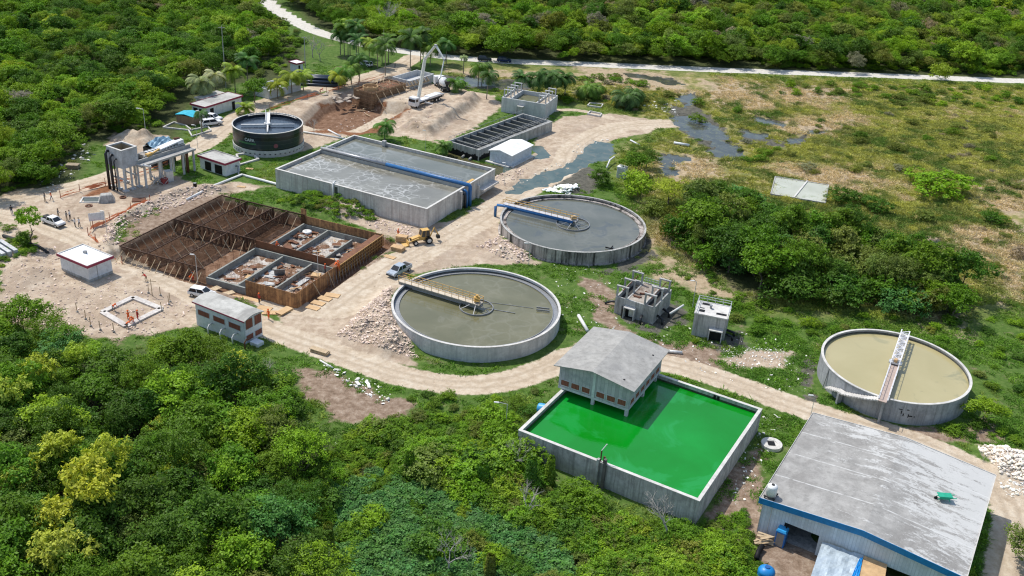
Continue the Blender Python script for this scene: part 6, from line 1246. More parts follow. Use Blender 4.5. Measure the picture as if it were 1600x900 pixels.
def branch_mesh(h, seed, depth=4, r0=.16, spread=.55, lift=.35, m=None, nb=3):
    r = random.Random(seed); mb_ = MB()
    def go(p, d, L, rad, k):
        q = p+d*L; mid = p.lerp(q, .5)+Vector((r.uniform(-1, 1), r.uniform(-1, 1), r.uniform(-.5, .5)))*L*.09; mb_.tube([p, mid, q], [rad, rad*.8, rad*.62], 5 if k > 1 else 3, False)
        if k <= 0: return
        for j in range(nb if k > 1 else 2):
            an = r.uniform(0, 6.28); e = Vector((math.cos(an)*spread, math.sin(an)*spread, r.uniform(-.05, lift))); go(q, (d+e*1.5).normalized(), L*r.uniform(.55, .85), rad*.58, k-1)
    go(Vector((0, 0, -.3)), Vector((r.uniform(-.1, .1), r.uniform(-.1, .1), 1)).normalized(), h*.36, r0, depth); return mb_
def mesh_of(mb_, name, m): o = mb_.build(name, m); me = o.data; bpy.data.objects.remove(o); return me
# crown kinds: (mesh, trunk)
BROAD = [crown_mesh('crown_broad', 3.0, 2.0, 4.2, 22, 260, .31, 100+k, (.2, .38)) for k in range(7)]
FINE = [crown_mesh('crown_fine', 2.7, 2.0, 4.4, 26, 300, .21, 200+k, (.15, .32)) for k in range(4)]
BUSH = [crown_mesh('bush_leaves', 1.6, -.1, 2.0, 14, 170, .19, 300+k, (.22, .45)) for k in range(4)]
FLOWER = [crown_mesh('crown_flowering', 2.5, 3.0, 2.6, 22, 95, .34, 400+k, (.16, .28), spread=1.1) for k in range(3)]
TRUNK = [mesh_of(branch_mesh(4.6, 500+k, 2, .17, .6, .5), 'trunk', M_bark) for k in range(3)]
BARE = [mesh_of(branch_mesh(5.5, 520+k, 5, .16, .5, .35), 'branches', M_deadwood) for k in range(3)]
for me in TRUNK+BARE: me.name = 'trunk'
PAL = dict(green=(.086, .165, .010), bright=(.138, .235, .012), deep=(.052, .112, .010), olive=(.115, .145, .024), lime=(.190, .270, .020), yellow=(.30, .35, .04), blue=(.070, .165, .038), dry=(.19, .17, .11))
def jit(c, a=.18, r=rng): f = 1+r.uniform(-a, a); return [float(np.clip(c[0]*f*(1+r.uniform(-.15, .15)), 0, 1)), float(np.clip(c[1]*f, 0, 1)), float(np.clip(c[2]*f*(1+r.uniform(-.2, .2)), 0, 1))]
def plant(name, label, cat, loc, mesh, trunk, colr, s=1.0, rz=0.0, group=None, part='crown', sz=None):
    e = thing(name, label, cat, loc, rz, group); e.scale = (s*rng.uniform(.85, 1.2), s*rng.uniform(.85, 1.2), s*(sz or 1)); o = bpy.data.objects.new(part, mesh); COL.objects.link(o); o.parent = e; o['icol'] = colr
    if trunk: q = bpy.data.objects.new('trunk', trunk); COL.objects.link(q); q.parent = e
    return e
# scatter object: vertices as points, geometry nodes instancing the prototype meshes (for stuff only)
def proto_coll(name, meshes):
    c = bpy.data.collections.new(name)
    for k, me in enumerate(meshes): c.objects.link(bpy.data.objects.new('%s_%02d' % (name, k), me))
    return c
def scatter(name, label, pts, rot, scl, colr, idx, coll):
    N = len(pts); me = bpy.data.meshes.new(name); me.vertices.add(N); me.vertices.foreach_set('co', np.asarray(pts, np.float32).ravel())
    for an, ty, key, val in (('rot', 'FLOAT_VECTOR', 'vector', rot), ('scl', 'FLOAT_VECTOR', 'vector', scl), ('icol', 'FLOAT_VECTOR', 'vector', colr), ('idx', 'INT', 'value', idx)):
        at = me.attributes.new(an, ty, 'POINT'); at.data.foreach_set(key, np.asarray(val, np.int32 if ty == 'INT' else np.float32).ravel())
    o = bpy.data.objects.new(name, me); COL.objects.link(o); ng = bpy.data.node_groups.new(name, 'GeometryNodeTree')
    ng.interface.new_socket('Geometry', in_out='INPUT', socket_type='NodeSocketGeometry'); ng.interface.new_socket('Geometry', in_out='OUTPUT', socket_type='NodeSocketGeometry')
    gi = ng.nodes.new('NodeGroupInput'); go = ng.nodes.new('NodeGroupOutput'); ip = ng.nodes.new('GeometryNodeInstanceOnPoints'); ci = ng.nodes.new('GeometryNodeCollectionInfo')
    ci.inputs['Collection'].default_value = coll; ci.inputs['Separate Children'].default_value = True; ci.inputs['Reset Children'].default_value = True
    def na(n, ty): a = ng.nodes.new('GeometryNodeInputNamedAttribute'); a.data_type = ty; a.inputs[0].default_value = n; return a.outputs[0]
    L = ng.links; L.new(gi.outputs[0], ip.inputs['Points']); L.new(ci.outputs[0], ip.inputs['Instance']); ip.inputs['Pick Instance'].default_value = True
    L.new(na('idx', 'INT'), ip.inputs['Instance Index']); L.new(na('rot', 'FLOAT_VECTOR'), ip.inputs['Rotation']); L.new(na('scl', 'FLOAT_VECTOR'), ip.inputs['Scale']); L.new(ip.outputs[0], go.inputs[0])
    md = o.modifiers.new('scatter', 'NODES'); md.node_group = ng; o['kind'] = 'stuff'; o['label'] = label; return o
def jgrid(x0, x1, y0, y1, s, r=rng):
    X, Y = np.meshgrid(np.arange(x0, x1, s), np.arange(y0, y1, s)); X = X.ravel()+r.uniform(-.42, .42, X.size)*s; Y = Y.ravel()+r.uniform(-.42, .42, Y.size)*s; return X, Y
def inpx(x, y, z, poly):
    px, py = pix(x, y, np.full(np.shape(x), z) if np.isscalar(z) else z); return inside(px, py, np.array(poly, float))
POLY_A = [(-260, 470), (0, 500), (30, 488), (70, 510), (130, 540), (200, 550), (250, 525), (300, 530), (350, 562), (415, 572), (445, 600), (455, 645), (505, 700), (470, 770), (500, 850), (520, 1010), (-300, 1010)]
POLY_B = [(500, 700), (560, 675), (640, 650), (700, 640), (780, 655), (806, 690), (830, 730), (880, 775), (960, 800), (1060, 830), (1170, 850), (1185, 900), (1150, 1010), (500, 1010), (480, 850), (470, 770)]
POLY_C = [(-700, -200), (330, -60), (395, 0), (418, 30), (425, 60), (405, 85), (360, 100), (320, 108), (280, 122), (245, 168), (205, 185), (150, 182), (100, 200), (112, 228), (55, 268), (0, 280), (-300, 320)]
POLY_D = [(430, -200), (2400, -200), (2400, 118), (1600, 103), (1400, 100), (1200, 93), (1000, 88), (800, 80), (690, 70), (600, 55), (535, 45), (490, 25), (445, -5)]
POLY_E = [(1070, 325), (1110, 300), (1150, 298), (1185, 325), (1230, 345), (1290, 352), (1350, 362), (1410, 385), (1460, 408), (1515, 428), (1530, 455), (1490, 470), (1400, 458), (1280, 448), (1180, 435), (1130, 405), (1080, 375), (1052, 350)]
trees = []   # x, y, mesh, trunk, colour, scale, zscale, zone
def pick(w): k = list(w); p = np.array([w[i] for i in k], float); return k[rng.choice(len(k), p=p/p.sum())]
def addzone(zone, poly, box, sp, s_rng, w, zc=4.0, fine=.35):
    X, Y = jgrid(*box, sp); k = inpx(X, Y, zc, poly); X, Y = X[k], Y[k]; cn = fbm(X, Y, 22, 3, 33)
    for x, y, c in zip(X, Y, cn):
        ww = dict(w)
        if c > .58: ww['bright'] = ww.get('bright', 0)*2.5; ww['lime'] = ww.get('lime', 0)*2
        elif c < .42: ww['deep'] = ww.get('deep', 0)*2.5
        kd = pick(ww); ms = FLOWER if kd == 'yellow' else (FINE if rng.random() < fine else BROAD); ms = BUSH if (zone == 'E' and rng.random() < .5) else ms; i = rng.integers(len(ms)); s = rng.uniform(*s_rng)*(2.0 if ms is BUSH else 1)
        trees.append((x, y, ms[i], TRUNK[rng.integers(3)], jit(PAL[kd]), s, rng.uniform(.85, 1.25), zone, kd))
addzone('A', POLY_A, (-110, 30, 70, 160), 3.1, (.5, 1.35), dict(green=5, bright=2.4, deep=3.5, olive=1.5, lime=.35, yellow=.1, blue=.3), fine=.55)
addzone('C', POLY_C, (-330, -40, 180, 620), 4.2, (.7, 1.3), dict(green=5, bright=4, deep=3, olive=1, lime=.5, dry=.12), fine=.3)
addzone('D', POLY_D, (-160, 420, 262, 640), 4.2, (.5, 1.5), dict(green=4, bright=3, deep=2, olive=4, lime=1.4, dry=.7), 3.0, .4)
addzone('E', POLY_E, (15, 120, 150, 260), 3.7, (1.0, 1.5), dict(green=4, bright=.2, deep=6, olive=3, blue=.3), 4.0, .25)
T_ = np.array([(t[0], t[1], t[5]) for t in trees]); tpx, tpy = pix(T_[:, 0], T_[:, 1], np.full(len(T_), 3.5)); dist = np.hypot(np.hypot(T_[:, 0], T_[:, 1]), CAM_H)
vis = (tpx > -30) & (tpx < 1630) & (tpy > -20) & (tpy < 960); size = T_[:, 2]/dist*vis; order = np.argsort(-size)
ngood = 262; rest = set(order[ngood:].tolist())
ZL = dict(A=('leafy {} tree crowded into the dense forest at the lower left', 'trees of the lower left forest'), C=('leafy {} tree at the front edge of the upper left forest', 'trees of the upper left forest'),
          D=('{} tree in the far forest beyond the white road', 'trees beyond the white road'), E=('{} tree in the dark grove in the middle of the marsh', 'trees of the marsh grove'))
CN = dict(green='green', bright='bright green', deep='dark green', olive='olive green', lime='lime green', yellow='pale yellow flowering', blue='bluish green', dry='brown dry')
nE = 0
for i, tr in enumerate(trees):
    if i in rest: continue
    x, y, me, tk, cc, s, sz, zn, kd = tr; lb, grp = ZL[zn]
    isb = me in BUSH
    plant('shrub' if isb else 'tree', ('tall leafy {} thicket bush in the dark marsh grove' if isb else lb).format(CN[kd]), 'shrub' if isb else 'tree', (x, y, gz(x, y)-.1), me, None if isb else tk, cc, s, rng.uniform(0, 6.28), CN[kd]+(' thicket bushes' if isb else ' '+grp), sz=sz, part='foliage' if isb else 'crown')
print('trees', len(trees), 'individual', len(trees)-len(rest), {z: sum(1 for j, q in enumerate(trees) if j not in rest and q[7] == z) for z in 'ACDE'})
ALLC = BROAD+FINE+FLOWER+BUSH; CIDX = {me.name: k for k, me in enumerate(ALLC)}; forest_coll = proto_coll('forest_crown', ALLC)
rr_ = [trees[i] for i in sorted(rest)]; rr_ = [q for q in rr_ if True]
for zn, nm, lb in (('C', 'forest', 'dense mixed green forest behind the plant at the upper left'), ('D', 'forest', 'far mixed forest beyond the white road'), ('AE', 'forest', 'smaller trees filling the front forest and marsh grove')):
    q = [t_ for t_ in rr_ if t_[7] in zn]
    if q:
        X = np.array([t_[0] for t_ in q]); Y = np.array([t_[1] for t_ in q]); n = len(q)
        scatter(nm, lb, np.stack([X, Y, hgt(X, Y)-.2], 1), np.stack([rng.uniform(-.25, .25, n), rng.uniform(-.25, .25, n), rng.uniform(0, 6.28, n)], 1), np.array([(t_[5]*rng.uniform(.75, 1.35), t_[5]*rng.uniform(.75, 1.35), t_[5]*t_[6]) for t_ in q]), np.array([t_[4] for t_ in q]), [CIDX[t_[2].name] for t_ in q], forest_coll)
def built(x, y):
    k = np.zeros(x.shape, bool)
    for F in (F1, F3, F4, F5, F6, Fg, Fw, Fc, Fl, F8, F9, ((o0, yw, WX, WY))): k |= inside(x, y, rect_poly(F, -.2, F[2]+.2, -.2, F[3]+.2))
    for c, r_ in ((cA, RA), (cB, RB), (cC, RC), (cD, RD)): k |= np.hypot(x-c[0], y-c[1]) < r_+.2
    return k
# ------------------------------------------------------------------ undergrowth: bushes and creepers over the ground
bush_coll = proto_coll('undergrowth_bush', BUSH)
def big_leaf(name, seed, R_=1.3, n=330, leaf=.27):
    r = np.random.default_rng(seed); a = r.uniform(0, 6.28, n); q = R_*np.sqrt(r.uniform(0, 1, n)); x, y = q*np.cos(a), q*np.sin(a)
    z = .15+.32*(1-(q/R_)**2)+.22*np.sin(x*3+seed)*np.sin(y*3)+r.uniform(-.08, .12, n); nn = unit(np.stack([r.normal(size=n)*.45, r.normal(size=n)*.45, np.ones(n)], 1))
    return leaves_to_mesh(name, np.stack([x, y, z], 1), nn, leaf*r.uniform(.6, 1.3, n), r.uniform(0, 1, n), aspect=.8, r_=r)
creeper_coll = proto_coll('creeper_patch', [big_leaf('creeper_leaves', 600+k) for k in range(3)])
X, Y = jgrid(-110, 45, 70, 160, 1.5); k = inpx(X, Y, .8, POLY_B); k &= ~inside(X, Y, rect_poly((F1[0], F1[1], A1, B1), -.6, A1+.6, -.6, B1+.6)); X, Y = X[k], Y[k]; px, py = pix(X, Y, X*0+.5)
bigl = inside(px, py, np.array([(505, 760), (560, 735), (640, 745), (700, 770), (760, 800), (880, 840), (900, 910), (760, 930), (520, 930)], float)) & (fbm(X, Y, 3, 3, 77) > .36)
n = bigl.sum(); Xb, Yb = X[bigl], Y[bigl]; Xb = np.concatenate([Xb, Xb+rng.uniform(-.8, .8, n)]); Yb = np.concatenate([Yb, Yb+rng.uniform(-.8, .8, n)]); n = len(Xb)
scatter('undergrowth', 'low carpet of bluish broad leaved creeper in the lower centre', np.stack([Xb, Yb, hgt(Xb, Yb)+fbm(Xb, Yb, 3, 3, 5)*.8], 1), np.stack([rng.uniform(-.15, .15, n), rng.uniform(-.15, .15, n), rng.uniform(0, 6.28, n)], 1), rng.uniform(.7, 1.2, (n, 1))*np.ones((1, 3)), np.array([jit(PAL['blue'], .15) for _ in range(n)]), rng.integers(0, 3, n), creeper_coll)
Xs, Ys = X[~bigl], Y[~bigl]; n = len(Xs); hh = fbm(Xs, Ys, 5, 3, 78)
cl_ = np.array([jit(PAL[pick(dict(green=4, bright=3, deep=1.5, olive=1.2, lime=.5))]) for _ in range(n)])
scatter('undergrowth', 'tangled mounds of vines and low bushes below the green basin', np.stack([Xs, Ys, hgt(Xs, Ys)-.15], 1), np.stack([0*Xs, 0*Xs, rng.uniform(0, 6.28, n)], 1), ((.5+1.5*hh**1.6*rng.uniform(.6, 1.5, n))*(1+.08*(pix(Xs, Ys, Xs*0)[0] > 790)))[:, None]*np.array([1, 1, .9]), cl_, rng.integers(0, 4, n), bush_coll)
# bushes fringing forests and the lawns
FR = [([(440, 575), (455, 590), (500, 665), (560, 680), (630, 660), (640, 690), (560, 700), (470, 640)], 2.0), ([(640, 600), (800, 610), (860, 590), (830, 640), (810, 660), (640, 640)], 2.6), ([(0, 380), (50, 360), (60, 400), (0, 420)], 1.6), ([(470, 312), (500, 302), (560, 318), (590, 345), (530, 342), (430, 318)], 1.0),
      ([(100, 180), (265, 190), (230, 212), (150, 205), (110, 260), (60, 310), (0, 315), (20, 280)], 2.6), ([(425, 20), (480, 60), (450, 110), (380, 130), (400, 70)], 4), ([(1090, 820), (1180, 800), (1190, 900), (1100, 900)], 1.3), ([(1085, 400), (1130, 440), (1200, 462), (1400, 478), (1500, 490), (1530, 470), (1400, 425), (1200, 400), (1120, 370)], 2.0), ([(960, 118), (1080, 150), (1020, 175), (880, 145), (780, 132)], 3.4),
      ([(700, 135), (830, 145), (850, 140), (980, 150), (1000, 175), (880, 160)], 3.5), ([(1190, 95), (1600, 108), (1600, 118), (1190, 106)], 3.5), ([(560, 48), (700, 70), (1000, 88), (1200, 96), (1610, 110), (1610, 100), (1200, 84), (1000, 76), (700, 58)], 2.6), ([(1440, 660), (1570, 650), (1600, 700), (1500, 700)], 2.8), ([(1040, 400), (1280, 470), (1610, 500), (1610, 650), (1540, 600), (1400, 510), (1260, 530), (1150, 520)], 4.2), ([(1200, 130), (1600, 140), (1600, 420), (1440, 340), (1300, 250)], 5.6), ([(1060, 200), (1200, 230), (1330, 280), (1180, 270)], 4.5), ([(1585, 780), (1640, 760), (1640, 930), (1590, 930)], 1.6), ([(885, 540), (860, 570), (900, 540), (880, 500)], 3)]
Xa, Ya, Sa = [], [], []
for P, sp in FR:
    Pg = gp(P); X, Y = jgrid(Pg[:, 0].min(), Pg[:, 0].max(), Pg[:, 1].min(), Pg[:, 1].max(), sp); k = inside(X, Y, Pg); Xa.append(X[k]); Ya.append(Y[k]); Sa.append(rng.uniform(.35, .9, k.sum())*min(1.1, .5+sp*.2))
X, Y, S = map(np.concatenate, (Xa, Ya, Sa)); mm = masks(X, Y); kk_ = (mm['road'] < .1) & (mm['track'] < .2) & ~built(X, Y); X, Y, S = X[kk_], Y[kk_], S[kk_]; n = len(X); inm = (pmask(X, Y, MARSH, 6) > .5) & (Y < 300); kk_ = ~inm | (rng.random(n) < .75*(fbm(X, Y, 14, 3, 91) > .46)); X, Y, S, inm = X[kk_], Y[kk_], S[kk_], inm[kk_]; n = len(X); S = np.where(inm, S*rng.uniform(.5, 1.7, n), np.where(Y > 255, S*1.5, S))
scatter('undergrowth', 'scattered low bushes and weeds along the lawns and ditches', np.stack([X, Y, hgt(X, Y)-.15], 1), np.stack([0*X, 0*X, rng.uniform(0, 6.28, n)], 1), S[:, None]*np.array([1, 1, .8]), np.array([jit(PAL[pick(dict(green=2, deep=1, olive=6, dry=2) if inm[q_] else dict(green=4, bright=3, deep=1, olive=1))]) for q_ in range(n)]), rng.integers(0, 4, n), bush_coll)
# ------------------------------------------------------------------ grass and reeds
def tuft(name, seed, n, R_, h, w_, lean):
    r = np.random.default_rng(seed); a = r.uniform(0, 6.28, n); q = R_*np.sqrt(r.uniform(0, 1, n)); b = np.stack([q*np.cos(a), q*np.sin(a), np.zeros(n)-.03], 1)
    d = np.stack([r.normal(size=n)*lean, r.normal(size=n)*lean, np.ones(n)], 1)*(h*r.uniform(.5, 1.2, (n, 1))); s = unit(np.cross(d, r.normal(size=(n, 3))))*w_*r.uniform(.6, 1.3, (n, 1))
    v = np.stack([b-s, b+s, b+d*.7+s*.7+d[:, [0, 1, 2]]*np.array([.1, .1, 0]), b+d], 1).reshape(-1, 3); me = fast_mesh(name, v, np.arange(4*n).reshape(n, 4))
    at = me.attributes.new('lv', 'FLOAT', 'FACE'); at.data.foreach_set('value', r.uniform(0, 1, n).astype(np.float32)); me.materials.append(M_blade); return me
grass_coll = proto_coll('grass_tuft', [tuft('tuft', 700+k, 46, .6, .24, .05, 1.0) for k in range(3)]); reed_coll = proto_coll('reed_tuft', [tuft('reed', 710+k, 64, .85, .48, .06, .95) for k in range(3)])
X1, Y1 = jgrid(-100, 75, 84, 215, 1.15); X2, Y2 = jgrid(-110, 150, 215, 300, 1.5); X4, Y4 = jgrid(60, 215, 215, 345, 1.5); X3, Y3 = jgrid(20, 110, 84, 215, 1.0)
X, Y = np.concatenate([X1, X2, X3, X4]), np.concatenate([Y1, Y2, Y3, Y4]); M_ = masks(X, Y); nz = (fbm(X, Y, 1.6, 4, 41)-.5)*1.6
bare = np.maximum.reduce([M_['road']*1.3, M_['track']*1.2, M_['dirt']+nz*.5, M_['brown']+nz*.9-.15, M_['red'], M_['pit'], M_['mud']+nz, M_['forest']+.2*nz]); g2 = fbm(X, Y, 5, 4, 44)
inpond = pmask(X, Y, PONDG+[POOL], .5) > .4; k = (bare < .42) & ~built(X, Y) & ~inpond; k &= ~((M_['marsh'] < .5) & (g2 > .60)); X, Y = X[k], Y[k]; mk = {q: v_[k] for q, v_ in M_.items()}; n = len(X)
n1_ = fbm(X, Y, 9, 4, 51); n2_ = fbm(X, Y, 2.5, 4, 52); tn = mk['tan']+(n1_-.5)*2.2+(n2_-.5)*1.0; ma = mk['marsh']
g0_, g1_, g3_ = np.array([.075, .165, .022]), np.array([.14, .25, .03]), np.array([.24, .27, .06]); yg, tg, og = np.array([.30, .30, .07]), np.array([.46, .365, .235]), np.array([.19, .20, .06])
cg = g0_+(g1_-g0_)*np.clip((n2_-.3)*2.2, 0, 1)[:, None]; cg = np.where((n1_ > .60)[:, None], cg*.5+g3_*.5, cg)
st_ = lambda v, a, b_: np.clip((v-a)/(b_-a), 0, 1)[:, None]; mm_ = n1_*.45+n2_*.55; cm = np.array([.09, .145, .03])+(og-np.array([.09, .145, .03]))*st_(mm_, .34, .44); cm = cm+(yg-cm)*st_(mm_, .45, .54); cm = cm+(tg-cm)*st_(tn+.5*(n2_-.5), .38, .95); colr = cg*(1-ma)[:, None]+cm*ma[:, None]; colr = np.where(((tn > 1.0) & (ma < .5))[:, None], tg*.8, colr); colr *= rng.uniform(.85, 1.15, (n, 1))
P3 = np.stack([X, Y, hgt(X, Y)], 1); rot = np.stack([0*X, 0*X, rng.uniform(0, 6.28, n)], 1); ii_ = rng.integers(0, 3, n)
km = ma > .5; keep = rng.random(n) < np.where(km & (tn > .62), .7, 1.0)
for sel, nm, lb, cl_, s0 in ((~km, 'grass', 'green grass and weeds around the plant', grass_coll, (.6, 1.3)), (km & keep, 'reeds', 'yellow green and tan marsh grass on the right', reed_coll, (.55, 1.25))):
    scatter(nm, lb, P3[sel], rot[sel], rng.uniform(*s0, (sel.sum(), 1))*np.array([1.15, 1.15, 1.0]), colr[sel], ii_[sel], cl_)
print('tufts', n)
# ------------------------------------------------------------------ stones and litter
M_st = leafmat('stone_surface', 0.0, .02)
def rock(seed):
    bm = bmesh.new(); bmesh.ops.create_icosphere(bm, subdivisions=1, radius=.5); r = random.Random(seed)
    for v_ in bm.verts: v_.co *= r.uniform(.6, 1.15); v_.co.z *= .6
    me = bpy.data.meshes.new('rock'); bm.to_mesh(me); bm.free(); at = me.attributes.new('lv', 'FLOAT', 'FACE'); at.data.foreach_set('value', [r.uniform(.3, 1) for _ in me.polygons]); me.materials.append(M_st); return me
def chip(seed): m_ = MB().cbox((0, 0, .05), (1, .45, .1)); me = mesh_of(m_, 'litter', M_st); at = me.attributes.new('lv', 'FLOAT', 'FACE'); at.data.foreach_set('value', [.7]*len(me.polygons)); return me
rock_coll = proto_coll('stone', [rock(k) for k in range(4)]+[chip(0)])
RB_ = [([(335, 425), (425, 378), (470, 352), (610, 372), (500, 440), (460, 470), (400, 450)], 900, (.1, .45), 'p'), ([(525, 525), (570, 485), (612, 450), (612, 480), (640, 540), (655, 560), (600, 552)], 3600, (.10, .42), 'q'), ([(745, 385), (785, 372), (835, 405), (815, 414), (770, 400)], 500, (.15, .6), 'p'), ([(545, 325), (600, 345), (650, 355), (640, 372), (580, 355)], 420, (.15, .5), 'p'), ([(150, 395), (175, 345), (280, 300), (355, 296), (300, 315), (200, 350), (185, 382)], 1500, (.1, .5), 'p'),
       ([(1525, 702), (1605, 712), (1610, 758), (1560, 742)], 1500, (.1, .5), 'h'), ([(1560, 750), (1610, 755), (1610, 780), (1570, 775)], 150, (.15, .5), 'w'), ([(485, 560), (520, 575), (590, 600), (620, 625), (600, 632), (540, 600)], 90, (.25, .8), 'w'), ([(0, 395), (90, 385), (180, 440), (300, 480), (290, 512), (180, 530), (0, 500)], 1600, (.1, .4), 'p'),
       ([(470, 200), (560, 160), (700, 140), (700, 200), (600, 215)], 400, (.12, .45), 'p'), ([(1000, 155), (1050, 165), (1060, 180), (1010, 170)], 130, (.2, .7), 'w'), ([(860, 400), (1000, 420), (1060, 500), (1280, 540), (1270, 620), (1150, 600), (980, 540), (880, 500)], 650, (.08, .35), 'w'), ([(1120, 540), (1240, 545), (1230, 575), (1150, 575)], 420, (.08, .28), 'w'),
       ([(120, 525), (90, 330), (200, 320), (300, 440), (330, 480)], 260, (.1, .3), 'p'), ([(1170, 640), (1220, 650), (1190, 760), (1140, 800)], 150, (.08, .4), 'w'), ([(900, 225), (955, 215), (900, 262), (820, 292), (800, 290), (880, 250)], 160, (.15, .5), 'w'), ([(440, 300), (780, 300), (700, 400), (560, 470)], 350, (.08, .25), 'p'), ([(845, 298), (880, 290), (905, 296), (890, 304)], 260, (.4, 1.1), 'v'), ([(500, 690), (640, 700), (500, 720)], 20, (.2, .5), 'w'), ([(60, 290), (130, 215), (150, 240), (90, 300)], 90, (.15, .7), 'w'), ([(740, 285), (800, 262), (830, 262), (790, 290)], 160, (.2, .6), 'p')]
XX, SS, CC, II = [], [], [], []
for P, nn_, s_, kd in RB_:
    Pg = gp(P); lo, hi = Pg.min(0), Pg.max(0); c_ = rng.uniform(lo, hi, (nn_*4, 2)); c_ = c_[inside(c_[:, 0], c_[:, 1], Pg)][:nn_]; c_ = c_[~built(c_[:, 0], c_[:, 1])]; n = len(c_); XX.append(c_); SS.append(s_[0]+(s_[1]*1.5-s_[0])*rng.uniform(0, 1, n)**4)
    base = np.array({'h': (.60, .54, .47), 'q': (.44, .35, .29), 'p': (.43, .34, .29), 'w': (.56, .54, .50), 'v': (.8, .8, .79)}[kd]); CC.append(base*rng.uniform(.55, 1.15, (n, 1))); II.append(np.where(rng.random(n) < (.15 if kd == 'p' else .35), 4, rng.integers(0, 4, n)))
XX = np.concatenate(XX); SS = np.concatenate(SS); CC = np.concatenate(CC); II = np.concatenate(II); n = len(XX)
scatter('rubble', 'loose stones, rubble and white litter spread over the site', np.stack([XX[:, 0], XX[:, 1], hgt(XX[:, 0], XX[:, 1])+SS*.1], 1), np.stack([rng.uniform(-.3, .3, n), rng.uniform(-.3, .3, n), rng.uniform(0, 6.28, n)], 1), SS[:, None]*np.ones((1, 3)), CC, II, rock_coll)
# ------------------------------------------------------------------ palms
def palm_meshes(seed, nf=17, L=2.9, droop=1.0):
    r = np.random.default_rng(seed); C, Nn, T, S, LV = [], [], [], [], []; V = []; lv = []
    for f in range(nf):
        az = 2*math.pi*f/nf*1.618*1.0+r.uniform(-.2, .2); el = r.uniform(-.25, 1.15); p = np.zeros(3); d0 = np.array([math.cos(az), math.sin(az), 0]); side = np.array([-d0[1], d0[0], 0]); n = 13; fl = r.uniform(.1, .9)
        for k in range(n):
            e = el-droop*1.9*(k/n)**1.5; dr = d0*math.cos(e)+np.array([0, 0, math.sin(e)]); q = p+dr*L/n; w_ = .70*math.sin(math.pi*min(1, (k+1.2)/(n+1)))**.7+.08
            for s in (-1, 1):
                tip = (p+q)/2+side*s*w_+dr*w_*.55-np.array([0, 0, w_*.45]); wd = dr*.085; V += [p-wd*.3, p+wd*2.6, tip+wd*.3, tip-wd*.2]; lv.append(np.clip(fl+r.uniform(-.2, .2), 0, 1))
            V += [p+side*.025, p-side*.025, q-side*.02, q+side*.02]; lv.append(.9); p = q
    me = fast_mesh('palm_fronds', np.array(V), np.arange(len(V)).reshape(-1, 4)); at = me.attributes.new('lv', 'FLOAT', 'FACE'); at.data.foreach_set('value', np.array(lv, np.float32)); me.materials.append(M_leaf); return me
PALM = [palm_meshes(800+k, 21+2*k, 2.8+.15*k, .9+.12*k) for k in range(4)]
def palm(label, px, py, h, s=1.0, kd='pgreen', lean=0.0, group=None):
    h *= .82; s *= 1.12
    c = dict(pgreen=(.095, .175, .03), pyellow=(.20, .26, .03), pdark=(.06, .12, .03), pgrey=(.26, .28, .13))[kd]; g = G(px, py, 0); t = thing('palm_tree', label, 'palm', (*g, gz(*g)), rng.uniform(0, 6.28), group)
    MB().tube([(0, 0, -.2), (lean*.3, 0, h*.4), (lean, 0, h)], [.17, .13, .10], 7).build('trunk', mat('palm_bark', (.26, .22, .17), .9, 0, .2, 3), t)
    o = bpy.data.objects.new('crown', PALM[rng.integers(4)]); COL.objects.link(o); o.parent = t; o.location = (lean, 0, h); o.scale = (s,)*3; o['icol'] = jit(c, .12); return t
